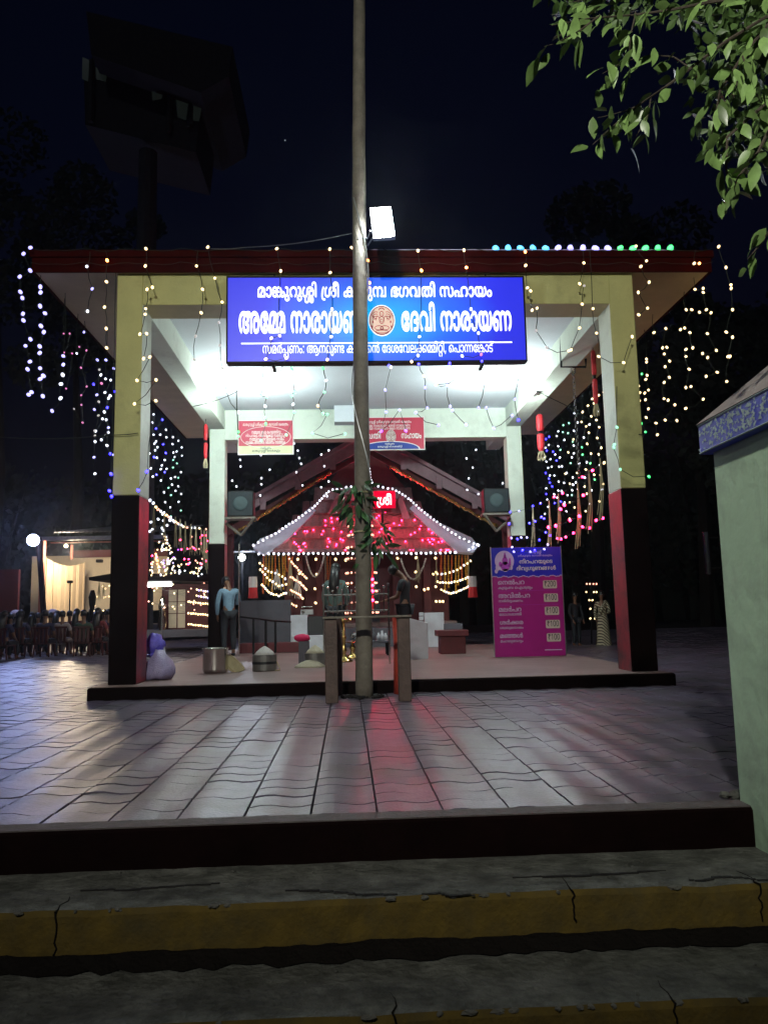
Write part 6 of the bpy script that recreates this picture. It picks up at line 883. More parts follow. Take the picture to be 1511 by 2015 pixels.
def ornament(px, yt, yb, Y, wpx, lab, X=None):
    a = at(px, yt, Y); c = at(px, yb, Y); r_ = wpx/2/FPX*Y
    t = thing('hanging_ornament', lab, 'ornament', a, 'red cloth ornaments hanging inside the pavilion')
    H_ = a.z-c.z
    b = MB(); b.lathe([(0.02,0),(r_*0.8,-0.02),(r_,-0.08),(r_*0.95,-H_*0.42),(r_*0.75,-H_*0.46)], a, 10); b.build('upper_drum', 'red_cloth', t)
    b = MB(); b.lathe([(r_*0.75,-H_*0.47),(r_*0.55,-H_*0.50),(r_*0.75,-H_*0.53)], a, 10); b.build('waist', 'black_metal', t)
    b = MB(); b.lathe([(r_*0.75,-H_*0.54),(r_,-H_*0.58),(r_*0.95,-H_*0.92),(r_*0.5,-H_)], a, 10); b.build('lower_drum', 'red_cloth', t)
    b = MB()
    for k in range(7):
        an = k*0.9; b.tube([(a.x+r_*0.5*math.cos(an), Y+r_*0.5*math.sin(an), c.z), (a.x+r_*1.1*math.cos(an), Y+r_*math.sin(an), c.z-0.12), (a.x+r_*0.9*math.cos(an), Y+r_*math.sin(an), c.z-0.2)], 0.008, 4)
    b.build('tassel', 'straw', t)
    zt3 = ZL if abs(abs(a.x)-(XI+XO)/2) < 0.25 else ZC
    b = MB(); b.tube([a, (a.x, Y, zt3)], 0.006, 4); b.build('cord', 'wire', t)
ornament(405, 835, 903, 16.8, 8, 'thin red cloth ornament hanging by the left rear pillar')
ornament(1061, 815, 888, 16.2, 15, 'stout red cloth ornament hanging by the right rear pillar')
ornament(1166, 690, 795, 12.3, 11, 'long red cloth ornament hanging nearest the right front pillar')
YC = 13.0
hk = thing('chain_hanger', 'black angle bracket with a long steel chain hanging from the right beam', 'chain', at(1128, 722, YC))
a, c, d, e = at(1103,650,YC), at(1104,722,YC), at(1152,722,YC), at(1152,706,YC)
b = MB(); b.tube([(a.x,YC,ZC-0.02),a,c,d,e], 0.022, 4); b.build('bracket', 'black_metal', hk)
b = MB(); p0 = at(1127,728,YC); p1 = at(1139,936,YC); nlk = 30
for i in range(nlk):
    t = i/(nlk-1); q = p0.lerp(p1, t); r_ = (p0-p1).length/nlk*0.72
    ang = (i % 2)*math.pi/2 + 0.3; pts = [q+Vector((r_*0.55*math.cos(k*math.pi/3)*math.cos(ang), r_*0.55*math.cos(k*math.pi/3)*math.sin(ang), r_*math.sin(k*math.pi/3))) for k in range(7)]
    b.tube(pts, 0.007, 4, caps=False)
b.tube([at(1123,722,YC), at(1122,734,YC), at(1127,738,YC), at(1131,734,YC), at(1131,722,YC)], 0.012, 5)
b.build('chain_links', 'steel', hk)
# rope tied between the pillars (thin service cables)
def cable(name, lab, pts, r=0.006, m='wire', cat='cable'):
    P = [Vector(p) for p in pts]; out = []
    for i in range(len(P)-1):
        for k in range(8):
            t = k/8; q = P[i].lerp(P[i+1], t); q.z -= 0.10*math.sin(math.pi*t)*min(1,(P[i+1]-P[i]).length/4); out.append(q)
    out.append(P[-1]); o = MB().tube(out, r, 4).build(name, m); tag(o, lab, cat); return o
cable('cable', 'thin cables running from the roof edge up to the wooden pole', [at(412,489,10.35), at(480,487,10.1), polex(5.9)+Vector((-0.1,0,0))], 0.007, 'grey_metal')
cable('cable', 'long cable crossing the dark yard at the height of the left pillar', [at(-60,855,11.0), at(228,856,10.40), at(272,852,10.40)], 0.006, 'wire')
cable('cable', 'cable tied from the sign bracket to the left inner beam', [at(538,728,10.5), at(380,800,13.5)], 0.006)
cable('cable', 'cable tied from the sign bracket to the right inner beam and pillar', [at(976,719,10.5), at(1110,796,11.2), at(1190,840,10.97), at(1263,855,10.40)], 0.006)

for zc, lab in ((ZT+0.028, 'thin feeder wire lying along the top of the red roof edge'), (ZC+0.10, 'thin feeder wire sagging along the lower red roof edge')):
    pts = [(-XR+2*XR*i/80, YR0-0.05, zc-0.035*abs(math.sin(i*0.55))-0.01*math.sin(i*1.7)) for i in range(81)]
    tag(MB().tube(pts, 0.004, 4).build('cable', 'wire'), lab, 'cable')
# ------------------------------------------------------------------ hall with the long gable roof in front of the shrine
YG = 21.2
mat('barge', (0.30,0.19,0.23), 0.5, scale=3, var=0.25, bump=0.2)
mat('gold_foil', (0.6,0.42,0.12), 0.25, metal=1.0, bump=0.8, scale=30)
mat('dark_red_wall', (0.09,0.008,0.012), 0.6, var=0.2)
gh = thing('gable_hall', 'open hall with a long pitched roof and tinsel trimmed gable edges before the shrine', 'hall', (at(722,900,YG).x, YG, 0))
def board(pts2, y0, d, m, name):
    return MB().prism([at(x, y, y0) for x, y in pts2], (0, d, 0)).build(name, m, gh, fixn=True)
board([(722,856),(448,1013),(440,1032),(722,880)], YG, 0.06, 'barge', 'bargeboard')
board([(724,856),(1003,1010),(1005,1030),(724,880)], YG, 0.06, 'barge', 'bargeboard')
board([(722,845),(442,1006),(445,1012),(722,852)], YG-0.15, 1.0, 'barge', 'roof_slope')
board([(724,845),(1008,1003),(1005,1009),(724,852)], YG-0.15, 1.0, 'barge', 'roof_slope')
board([(722,893),(452,1052),(440,1062),(446,1040),(722,883)], YG+0.3, 0.05, 'dark_red_wall', 'lower_rail')
board([(724,893),(990,1045),(1000,1050),(998,1034),(724,883)], YG+0.3, 0.05, 'dark_red_wall', 'lower_rail')
for a_, c_ in (((650,930),(462,1048)), ((768,918),(978,1036))):
    pa, pc = at(*a_, YG+0.25), at(*c_, YG+0.25); n = 60
    pts = [pa.lerp(pc, i/n)+Vector((0, random.uniform(-.02,.02), random.uniform(-.02,.02))) for i in range(n+1)]
    MB().tube(pts, [random.uniform(0.02,0.07) for _ in pts], 6).build('tinsel', 'gold_foil', gh)
for px in (452, 998):
    q = at(px, 1100, YG+0.6); box('post', 'dark_red_wall', gh, q.x-0.09, q.x+0.09, YG+0.6, YG+0.78, -0.06, at(px,1030,YG+0.6).z)
# purlins showing across the slope
for k in range(1, 4):
    for s, e0, e1 in ((1, (722,856), (448,1013)), (-1, (724,856), (1003,1010))):
        a = at(*e0, YG).lerp(at(*e1, YG), k/4); MB().cbox(a.x-0.08, a.x+0.08, YG-0.03, YG+0.0, a.z-0.42, a.z-0.05, 0.01).build('batten', 'barge', gh, fixn=True)

# ------------------------------------------------------------------ the shrine
YSH = 22.3
mat('clay_tile', (0.42,0.22,0.22), 0.7, bump=0.3, scale=12, var=0.25, objvar=0.15)
mat('lime_white', (0.72,0.78,0.92), 0.7, scale=3, var=0.12, bump=0.2)
sh = thing('shrine', 'small temple shrine with a tiled hipped roof outlined in bulbs and a dark red front', 'shrine', (at(715,1100,YSH).x, YSH, 0))
sbase = MB().cbox(at(540,1200,YSH).x, at(900,1200,YSH).x, YSH+0.1, YSH+5.5, -0.06, 0.75, 0.02).build('plinth', 'floor_oxide', sh, fixn=True)
wx0, wx1 = at(560,1100,YSH+1.3).x, at(880,1100,YSH+1.3).x; zE = at(715,1087,YSH).z
wl = box('wall', 'dark_red_wall', sh, wx0, wx1, YSH+1.3, YSH+5, 0.75, zE+0.1)
dx0, dx1 = at(700,1100,YSH+1.3).x, at(745,1100,YSH+1.3).x
box('doorway', 'ink', sh, dx0, dx1, YSH+1.27, YSH+1.296, 0.75, 2.6)
for k, px in enumerate((590, 630, 780, 840)):
    q = at(px, 1150, YSH+1.0); MB().cbox(q.x-0.11, q.x+0.11, YSH+0.9, YSH+1.12, 0.75, zE+0.1, 0.01).build('column', 'dark_red_wall', sh, fixn=True)
rf = MB().add([at(515,1087,YSH), at(928,1086,YSH), at(792,962,YSH+2.4), at(640,962,YSH+2.4), at(575,1040,YSH+0.9), at(852,1040,YSH+0.9)], [(0,1,5,4),(4,5,2,3)])
rfo = rf.build('roof', 'clay_tile', sh)
# clay tiles, row over row
tile_b = MB(); nn_ = 5
for i in range(nn_+1):
    u = i/nn_-0.5; tile_b.v += [(u*0.20, 0, 0.03*math.cos(u*3.0)+0.05), (u*0.20, 0.03, 0.02*math.cos(u*3.0)-0.06)]
    tile_b.v += [(u*0.20, 0.36, 0.02*math.cos(u*3.0)+0.0)]
for i in range(nn_): tile_b.f += [(3*i, 3*i+3, 3*i+5, 3*i+2), (3*i, 3*i+1, 3*i+4, 3*i+3)]
tme = tile_b.mesh('roof_tile', 'clay_tile')
def roofpt(v):                                          # v 0..1 up the slope: left, right ends
    ks_ = [((518,1087),(925,1086),0.0,0.0), ((575,1040),(852,1040),0.9,0.42), ((640,962),(792,962),2.4,1.0)]
    for k in range(2):
        if v <= ks_[k+1][3]:
            t = (v-ks_[k][3])/(ks_[k+1][3]-ks_[k][3]); dy = ks_[k][2]*(1-t)+ks_[k+1][2]*t
            lp = [ks_[k][0][j]*(1-t)+ks_[k+1][0][j]*t for j in (0,1)]; rp = [ks_[k][1][j]*(1-t)+ks_[k+1][1][j]*t for j in (0,1)]
            return at(lp[0], lp[1], YSH+dy), at(rp[0], rp[1], YSH+dy)
nrow = 5; ntile = 0
for r_ in range(nrow):
    l0, r0 = roofpt(r_/nrow); l1, r1 = roofpt((r_+1)/nrow); n = int((r0.x-l0.x)/0.20)
    sl = math.atan2(l1.z-l0.z, l1.y-l0.y); ln = math.hypot(l1.z-l0.z, l1.y-l0.y)
    for k in range(n):
        q = l0.lerp(r0, (k+0.5)/n); o = bpy.data.objects.new('roof_tile', tme); COL.objects.link(o); o.parent = rfo
        o.location = q + Vector((0, -0.02, 0.03)) - rootloc(rfo); o.rotation_euler = (sl-0.05, random.uniform(-.04,.04), random.uniform(-.03,.03)); o.scale = ((r0.x-l0.x)/n/0.20*1.01, ln/0.33, 1); ntile += 1
print('roof tiles', ntile)
# lime washed hips
for poly in ([(498,1078),(512,1060),(545,1047),(580,1024),(612,996),(622,1004),(594,1034),(570,1058),(548,1074),(520,1090)],
             [(941,1074),(928,1058),(893,1042),(852,1022),(815,992),(806,1000),(846,1042),(872,1062),(900,1086),(930,1088)]):
    b = MB(); q = []
    for x, y in poly: q.append(at(x, y, YSH - 0.25 + max(0, (1087-y))/45*0.9))
    n = len(q); b.add(q + [v+Vector((0,0.12,-0.05)) for v in q], [tuple(range(n))] + [(i, (i+1)%n, (i+1)%n+n, i+n) for i in range(n)]).build('hip', 'lime_white', sh)
# upper gable with dark red front
MB().prism([at(716,868,YSH+2.6), at(598,1008,YSH+2.6), at(840,1008,YSH+2.6)], (0, 1.6, 0)).build('upper_gable', 'dark_red_wall', sh, fixn=True)
for pl in (((645,1010),(668,962),(682,962),(662,1012)), ((800,1045),(782,985),(790,975),(815,1040)), ((655,985),(700,965),(750,965),(700,985))):
    MB().prism([at(x, y, YSH+1.2) for x, y in pl], (0, 0.12, 0)).build('roof_rib', 'barge', sh, fixn=True)
# glowing red name board
p = at(752, 983, YSH+0.9); nb = thing('neon_board', 'small red glowing board with a bright Malayalam word above the shrine roof', 'sign', p)
x0, x1, z0, z1 = at(735,983,p.y).x, at(778,983,p.y).x, at(750,1000,p.y).z, at(750,966,p.y).z
mat('neon_panel', (0.12,0.0,0.005), 0.7, emit=(0.8,0.0,0.04), es=0.8, spec=0.1); emis('neon_word', (1.0,0.55,0.55), 3)
box('panel', 'neon_panel', nb, x0, x1, p.y, p.y+0.06, z0, z1); box('back_post', 'black_metal', nb, p.x-0.03, p.x+0.03, p.y+0.06, p.y+0.1, z0-0.8, z1)
text('sri', 'neon_word', nb, (x0+0.10, p.y-0.01, z0+0.10), X_, Z_, (x1-x0)*0.66, 0.24, 0.03, depth=0.01)
L = bpy.data.lights.new('neon_light', 'POINT'); L.shadow_soft_size = 0.15; L.energy = 42; L.color = (1,0.02,0.10); lo = bpy.data.objects.new('neon_light', L); COL.objects.link(lo); lo.parent = nb; lo.location = (0,-0.55,0.05)
L = bpy.data.lights.new('neon_front', 'AREA'); L.size = 0.3; L.energy = 30; L.color = (1,0.02,0.08); lo = bpy.data.objects.new('neon_front', L); COL.objects.link(lo); lo.parent = nb; lo.location = (0,-0.06,0); lo.rotation_euler = (R(-90),0,0); lo.rotation_euler = (R(-90),0,0)

# ------------------------------------------------------------------ string lights
bulb_me = {}
def bulb_mesh(c, r):
    k = (c, r)
    if k not in bulb_me:
        b = MB(); b.ball((0,0,0), r, 6, 4, (1,1,1.25)); bulb_me[k] = b.mesh('bulb', c, smooth=True)
    return bulb_me[k]
def bulb(parent, p, c, r=0.019):
    o = bpy.data.objects.new('bulb', bulb_mesh(c, r)); COL.objects.link(o); o.parent = parent; o.location = Vector(p) - parent.location
    o.rotation_euler = (random.uniform(-1,1), random.uniform(-1,1), 0); return o
def strand(lab, P, cols, group, r=0.019, cord=None, name='light_string', wire_r=0.0048):
    r *= 1.05
    P = [Vector(p) for p in P]; cord = [Vector(q) for q in (cord or P)]
    t = thing(name, lab, 'string light', cord[0], group)
    pts = [cord[0]]
    for i in range(1, len(cord)):
        a, c = cord[i-1], cord[i]; m_ = (a+c)/2 + Vector((random.uniform(-.02,.02), random.uniform(-.02,.02), -0.15*abs((c-a).x))); pts += [m_, c]
    MB().tube(pts, wire_r, 4).build('cord', 'wire', t)
    for i, p in enumerate(P): bulb(t, p+Vector((random.uniform(-.006,.006), -0.012, -0.008)), cols[i % len(cols)] if isinstance(cols, (list, tuple)) else cols, r)
    return t
GF = 'strings of lights hanging from the front roof edge'
YL = 10.22
def fs(lab, pix, cols, top=None, r=0.019):
    P = [at(x, y, YL) for x, y in pix]
    c = [at(top[0], top[1], YL+0.08)] + P if top else P
    return strand(lab, P, cols, GF, r, cord=c)
W, WM, CB, GR, MT, BL = 'led_white', 'led_warm', 'led_coolblue', 'led_green', 'led_mint', 'led_blue'
fs('icy white string hanging from the far left roof corner', [(61,487),(47,499),(61,532),(40,544),(41,574),(45,586),(47,617),(47,630),(62,667),(52,680),(60,711),(56,726),(64,771),(58,776)], CB, r=0.024)
fs('white string between the left roof corner and the first yellowish one', [(173,524),(183,568),(173,612)], [W,CB,W], (178,495))
fs('warm string crossing the left soffit with an orange top bulb', [(212,512),(211,554),(207,604),(211,646),(211,684)], ['led_orange',WM,WM,WM,WM], (208,492))
fs('long warm string running down the left front pillar', [(288,489),(287,523),(300,565),(290,569),(287,607),(286,618),(277,657),(290,656),(283,705),(296,702),(270,748),(308,747),(265,794),(307,788)], WM)
fs('warm string left of the blue sign over the white ceiling', [(388,523),(399,569),(396,615),(385,661),(383,707)], [WM,WM,WM,'led_dim','led_dim'], (390,493))
fs('warm string just left of the blue sign reaching the left poster', [(409,486),(424,547),(437,594),(431,634),(434,679),(438,724),(445,769),(469,811)], [WM,WM,WM,'led_dim','led_dim','led_dim',W,W])
fs('warm string across the left part of the blue sign', [(545,489),(552,533),(550,660),(535,665),(524,706),(564,704),(530,758)], WM)
fs('warm string across the blue sign left of the pole', [(649,490),(649,536),(654,608),(651,662),(645,707)], WM)
fs('short pair of warm bulbs beside the pole at the roof edge', [(692,487),(723,512),(726,556)], ['led_warm','led_orange','led_orange'])
fs('orange and white string across the sign right of the emblem', [(822,493),(828,532),(825,662),(822,699),(810,711)], ['led_warm','led_orange',W,W,WM])
fs('warm string across the right half of the blue sign', [(912,492),(917,526),(926,608),(940,655),(947,697),(909,700)], [WM,'led_orange',W,W,'led_pink',W])
fs('warm string hugging the right end of the blue sign', [(1033,495),(1033,522),(1036,566),(1044,572),(1046,610),(1056,606),(1054,650),(1076,684),(1118,690)], ['led_orange',WM,WM,WM,WM,WM,'led_dim','led_dim',WM])
fs('warm string on the right part of the yellow beam', [(1148,517),(1139,558),(1148,562),(1145,598),(1139,645),(1122,688)], [WM,WM,'led_dim',WM,WM,WM], (1146,492))
fs('warm string down the inner edge of the right front pillar', [(1165,607),(1173,655),(1177,701),(1226,713),(1243,662)], WM, (1160,495))
fs('warm string at the right pillar head', [(1250,484),(1270,513),(1260,524),(1276,555),(1255,575),(1272,606),(1256,619)], WM)
fs('orange pair of bulbs on the red edge near the right corner', [(1365,518),(1375,518)], ['led_warm','led_orange'], (1368,492))
fs('warm string hanging free from the right roof corner', [(1413,485),(1427,526),(1436,560),(1437,567),(1439,609),(1428,653),(1439,663),(1430,701),(1435,701),(1428,750)], WM)
# green and blue string behind the sign
GB = 'coloured strings hanging below the blue sign'
YL2 = 10.16
def gs(lab, pix, cols, top, r=0.018): P = [at(x, y, YL2) for x, y in pix]; return strand(lab, P, cols, GB, r, cord=[at(top[0], top[1], YL2)]+P)
gs('mint green string hanging over the left poster', [(517,735),(514,776),(526,780),(522,799),(522,821),(524,833),(515,866)], [MT,MT,MT,W,MT,GR,MT], (519,722))
gs('mint green string ending at the poster edge', [(469,849),(469,858),(465,762)], [GR,MT,MT], (465,740))
gs('green string under the second letters of the sign', [(575,724),(576,743),(580,771),(575,778),(577,795),(580,810),(563,855)], [GR,WM,MT,MT,W,MT,MT], (575,712))
gs('green string looping twice below the sign left of the pole', [(636,724),(642,748),(639,771),(626,798),(635,813),(644,815),(615,852),(678,853)], [GR,W,MT,WM,MT,MT,MT,MT], (637,712))
BP = 'led_coolblue'
gs('blue and white string under the sign right of the pole', [(765,719),(769,722),(758,767),(760,810),(751,848),(786,806),(799,847)], [BL,W,BP,BP,'led_purple',BP,'led_purple'], (766,712))
gs('blue string below the right half of the emblem', [(824,716),(834,739),(836,762),(840,802),(817,811),(862,836)], [BL,WM,BP,BP,BP,BP], (824,710))
gs('blue string below the word on the right of the sign', [(885,715),(904,739),(857,757),(880,758),(885,799),(889,807),(916,835)], [BL,WM,WM,BP,BP,BP,BP], (885,708))
gs('blue string looping to the right inner beam', [(948,710),(970,740),(947,752),(953,754),(941,802),(956,802),(971,842),(1006,817)], [BL,W,BP,BP,BP,BP,BP,BP], (948,705))
gs('violet string under the right corner of the sign', [(1021,737),(1012,785),(1020,826)], [BP,BP,BL], (1021,722))
# free hanging strings along the side eaves
def xs(lab, pix, cols, X, group, r=0.02):
    P = [atx(x, y, X) for x, y in pix]; y0 = P[0].y; P = [Vector((X, y0+(p.y-y0)*0.12, p.z)) for p in P]
    return strand(lab, P, cols, group, r, cord=[Vector((X, y0, ZC+0.1))]+P)
GLF = 'strings of lights along the left side eave'; GRT = 'strings of lights along the right side eave'
def fs2(lab, pix, cols, Y, group, X, r=0.02):
    P = [at(x, y, Y) for x, y in pix]; return strand(lab, P, cols, group, r, cord=[Vector((P[0].x, Y, ZC))]+P)
fs2('icy white string second from the left roof corner', [(80,564),(81,575),(80,602),(90,616),(82,641),(87,653),(79,681),(80,694),(81,724),(87,739),(80,745),(86,779)], CB, 10.5, GLF, -1, 0.026)
fs2('icy white string third from the left roof corner, hanging lowest', [(125,700),(125,717),(125,737),(122,755),(120,783),(103,808)], [CB,CB,W,W,W,CB], 11.1, GLF, -1, 0.024)
fs2('dim pink string on the left eave', [(126,656),(138,656),(128,693),(143,695),(132,764)], ['led_pink'], 11.3, GLF, -1, 0.012)
fs2('magenta string on the left eave', [(152,695),(157,682),(172,689),(161,723),(171,760),(161,777),(162,796),(163,831),(147,804)], [W,'led_pink','led_pink','led_pink','led_pink','led_pink','led_pink','led_pink','led_dim'], 11.9, GLF, -1, 0.014)
fs2('cool white string ending the visible left eave', [(166,653),(196,727),(196,790),(195,817),(188,847),(187,857)], [CB,'led_dim','led_dim','led_dim','led_dim','led_dim'], 12.2, GLF, -1, 0.018)
fs2('white string beside the left front pillar', [(210,708),(209,745),(201,754),(218,778),(215,783),(206,810),(215,841),(211,876)], [CB,W,'led_pink',W,W,W,CB,W], 12.6, GLF, -1, 0.02)
fs2('blue bulbs at the foot of the yellow part of the left pillar', [(219,932),(217,965),(221,976)], [BL], 10.38, GLF, -1, 0.02)
fs('blue bulbs on the inner side of the left front pillar', [(291,927),(272,964)], [BL,BL], (300,830))
fs2('warm string second from the right roof corner', [(1366,569),(1382,567),(1382,575),(1389,609),(1375,614),(1397,615),(1391,656),(1408,689),(1380,695),(1390,703),(1409,732),(1387,740)], WM, 10.6, GRT, 1, 0.018)
fs2('warm string third from the right roof corner', [(1348,609),(1360,609),(1338,648),(1345,645),(1356,654),(1361,684),(1348,687),(1348,701),(1355,726),(1348,762),(1358,760),(1382,785),(1347,803)], WM, 11.1, GRT, 1, 0.019)
fs2('warm string fourth from the right roof corner', [(1286,654),(1308,646),(1302,684),(1310,683),(1306,696),(1316,710),(1308,721),(1316,742),(1305,752),(1305,784),(1313,787),(1327,796),(1308,826),(1330,827)], WM, 12.0, GRT, 1, 0.02)
fs2('warm string close beside the right front pillar', [(1271,706),(1271,712),(1272,738),(1269,746),(1275,767),(1268,773),(1269,786),(1275,804),(1270,821),(1290,832),(1292,855)], WM, 12.7, GRT, 1, 0.02)
fs('green bulbs on the inner side of the right front pillar', [(1213,840),(1207,874),(1206,880),(1219,923),(1276,937)], [MT,MT,MT,MT,GR], (1213,760))
rn = random.Random(21)
ords = ['first','second','third','fourth','fifth','sixth','seventh','eighth','ninth','tenth','eleventh','twelfth','thirteenth','fourteenth','fifteenth']
def eave_run(X, ys, length, pal, group, lab, n=9, r=0.019):
    for k, Y in enumerate(ys):
        P = []; z = ZC-0.05-rn.uniform(0,0.15)
        nn = n + rn.randint(-2, 1)
        for i in range(nn):
            z -= length/n*rn.uniform(0.6,1.3); P.append((X+rn.uniform(-.07,.07), Y+rn.uniform(-.12,.12), z))
        cl_ = pal[min(len(pal)-1, int(k/len(ys)*len(pal)))]
        strand(lab % ords[k], P, [rn.choice(cl_) for _ in P], group, r, cord=[(X, Y, ZC-0.02)]+P)
eave_run(-4.72, [13.3+0.55*i for i in range(13)], 1.9, [[W,W,BL,CB],[W,W,CB],[W,BL,W,W],[W,W,MT]], GLF, 'white and blue string, %s behind the left front pillar along the side eave', 9, 0.021)
eave_run(4.72, [13.4+0.55*i for i in range(13)], 2.2, [[WM,WM,WM,GR],[WM,WM,W,GR],[W,W,WM,MT],[W,W,BL,W]], GRT, 'mixed string, %s behind the right front pillar along the side eave', 12, 0.021)
# rear eave
for k, px in enumerate((470, 520, 585, 640, 930, 985)):
    p = at(px, 870, 20.5); P = []; z = 5.65
    for i in range(6): z -= rn.uniform(0.1,0.42); P.append((p.x+rn.uniform(-.2,.2), 20.5, z))
    strand('white string hanging from the rear roof edge, %s from the left' % ords[k], P, [W], 'strings of lights on the rear roof edge', 0.024, cord=[(p.x,20.5,ZC+0.0)]+P)
# rope light along the roof top
rl = thing('rope_light', 'row of cyan, violet white and green lamps along the right half of the roof edge', 'string light', at(730, 493, 10.42))
a, c = at(728,493,10.42), at(1325,490,10.42); a.z = c.z = ZT+0.06
MB().tube([a, c], 0.012, 6).build('clear_tube', 'lilac', rl)
for i in range(15):
    q = at(975+24.5*i, 491, 10.42); q.z = ZT+0.085; bulb(rl, q, 'led_cyan' if i < 5 else 'led_coolblue' if i < 10 else 'led_green', 0.046)
# shrine strings
def line_string(lab, pl, n, cols, group, r, name='light_string'):
    P = [at(*q) for q in pl]; seg = [(P[i+1]-P[i]).length for i in range(len(P)-1)]; tot = sum(seg); out = []
    for k in range(n):
        s = tot*k/(n-1); i = 0
        while i < len(seg)-1 and s > seg[i]: s -= seg[i]; i += 1
        out.append(P[i].lerp(P[i+1], min(1, s/seg[i])) + Vector((0,-0.03,random.uniform(-.012,.012))))
    return strand(lab, out, cols, group, r, name=name)
GS_ = 'bulb strings outlining the shrine roof'
line_string('white bulb row along the shrine eave', [(510,1090,22.2),(560,1089,22.2),(700,1089,22.2),(860,1088,22.2),(915,1086,22.2),(938,1072,22.2)], 46, [W,W,W,'led_white'], GS_, 0.032)
line_string('white bulb row up the left hip of the shrine roof', [(499,1072,22.2),(515,1064,22.2),(545,1048,22.5),(590,1018,23.2),(615,1000,23.5),(648,966,24.3),(665,962,24.4),(700,955,24.5)], 30, W, GS_, 0.032)
line_string('white bulb row down the right hip of the shrine roof', [(735,955,24.5),(776,963,24.4),(800,978,24.0),(830,1005,23.4),(860,1028,22.9),(905,1058,22.4),(941,1073,22.2)], 30, W, GS_, 0.03)
line_string('white bulb chain dropping from the gable tip beside the pole', [(726,922,22.0),(728,940,22.0),(733,955,22.2)], 7, W, GS_, 0.035)
rn = random.Random(8)
for k, (x0, x1) in enumerate(((575,640), (640,700), (740,800), (800,870), (845,905))):
    P = []
    for i in range(19):
        px = rn.uniform(x0, x1); lo_ = 1008 if 600 < px < 840 else 1040; py = rn.uniform(lo_, 1083); yy = YSH - 0.12 + max(0, (1087-py))/45*0.85
        P.append(at(px, py, yy))
    P.sort(key=lambda q: -q.z)
    strand('red bulb string draped on the shrine tiles, %s from the left' % ords[k], P, 'led_red', 'red bulb strings on the shrine roof', 0.021)
# warm bulbs under the eave, on the shrine front
P = [at(x, y, YSH+0.8) for x, y in ((586,1100),(622,1100),(660,1100),(680,1102),(782,1098),(818,1097),(857,1098),(623,1130),(620,1158),(621,1186),(590,1128),(818,1125),(858,1126),(819,1154),(857,1154),(835,1160),(842,1158),(858,1183),(865,1183),(871,1183))]
strand('scattered warm bulbs on the dark red shrine front', P, 'led_warm', 'bulbs on the shrine front', 0.035, cord=[P[0],P[1],P[2],P[3]])
for k, (pl, n) in enumerate(((((512,1108),(530,1125),(545,1128),(562,1138)),9), (((513,1120),(530,1140),(548,1152),(563,1150)),10), (((516,1150),(530,1165),(548,1172),(563,1166)),12), (((852,1130),(880,1128),(905,1118),(925,1103)),11), (((860,1145),(885,1146),(905,1142),(920,1135)),12), (((868,1160),(885,1168),(905,1162),(925,1152)),13), (((570,1100),(585,1118),(600,1134),(603,1138)),10), (((572,1135),(590,1145),(603,1160)),10), (((572,1160),(590,1170),(596,1178)),8), (((570,1186),(583,1193)),4))):
    line_string('warm white swag of bulbs, %s round the garlands under the shrine eave' % ords[k], [(x, y, YSH+0.1) for x, y in pl], n, [WM, WM, W] if k < 6 else ['led_ruby', WM], 'bulb swags under the shrine eave', 0.028)
mat('marigold', (0.42,0.23,0.02), 0.8, bump=0.8, scale=40, var=0.35)
mat('orange_flower', (0.5,0.12,0.02), 0.8, bump=0.8, scale=40, var=0.35)
mat('jasmine', (0.62,0.58,0.50), 0.8, bump=0.5, scale=40, var=0.2)
def garland(pts, m, lab, group, r=0.03):
    P = [Vector(p) for p in pts]; out = []
    for i in range(len(P)-1):
        n = max(2, int((P[i+1]-P[i]).length/0.035))
        for k in range(n): out.append(P[i].lerp(P[i+1], k/n))
    out.append(P[-1]); b = MB().tube(out, [r*(1.15 if i % 2 else 0.7)*random.uniform(.85,1.1) for i in range(len(out))], 6)
    tag(b.build('flower_garland', m), lab, 'garland', group)
k = 0
for px in (519,524,530,536,542,549,556,562,568): 
    a = at(px, 1092, YSH+0.15); c = at(px+random.uniform(-2,2), 1150+random.uniform(-15,22), YSH+0.15); garland([a, c], 'marigold' if k % 4 else 'orange_flower', 'yellow flower garland, %s in the left bunch under the shrine eave' % ords[k], 'garlands under the shrine eave', 0.026); k += 1
k = 0
for px in (868,875,882,889,896,903,909,915,920):
    a = at(px, 1092, YSH+0.15); c = at(px+random.uniform(-2,2), 1155+random.uniform(-15,12), YSH+0.15); garland([a, c], 'marigold' if k % 3 else 'orange_flower', 'golden flower garland, %s in the right bunch under the shrine eave' % ords[k], 'garlands under the shrine eave', 0.026); k += 1
def swag(x0, x1, yt, dep, m, lab, Y=YSH+0.15):
    garland([at(x0+(x1-x0)*i/10, yt+dep*math.sin(math.pi*i/10)**0.8, Y) for i in range(11)], m, lab, 'garlands under the shrine eave', 0.026)
swag(602, 638, 1093, 42, 'jasmine', 'looped white garland left of the person at the shrine'); swag(558, 576, 1095, 30, 'orange_flower', 'short orange looped garland beside the left bunch')
swag(788, 838, 1098, 42, 'jasmine', 'looped pale garland behind the man in black'); swag(644, 650, 1095, 60, 'orange_flower', 'narrow orange garland left of the wooden pole')
mat('silver_strip', (0.75,0.75,0.72), 0.35, metal=0.2)
def streamer(px, yt, yb, Y, lab, w=1.0, n=4, m='straw', group='palm leaf tassels'):
    w *= 0.55
    a = at(px, yt, Y); c = at(px, yb, Y); t = MB()
    for i in range(n):
        dx = (i-(n-1)/2)*0.03*w; t.tube([a, (a.x+dx, Y+random.uniform(-.02,.02), a.z*0.5+c.z*0.5), (c.x+dx*1.8, Y+random.uniform(-.03,.03), c.z+random.uniform(0,.12))], [0.010, 0.012*w, 0.006], 4)
    tag(t.build('palm_tassel', m), lab, 'tassel', group)
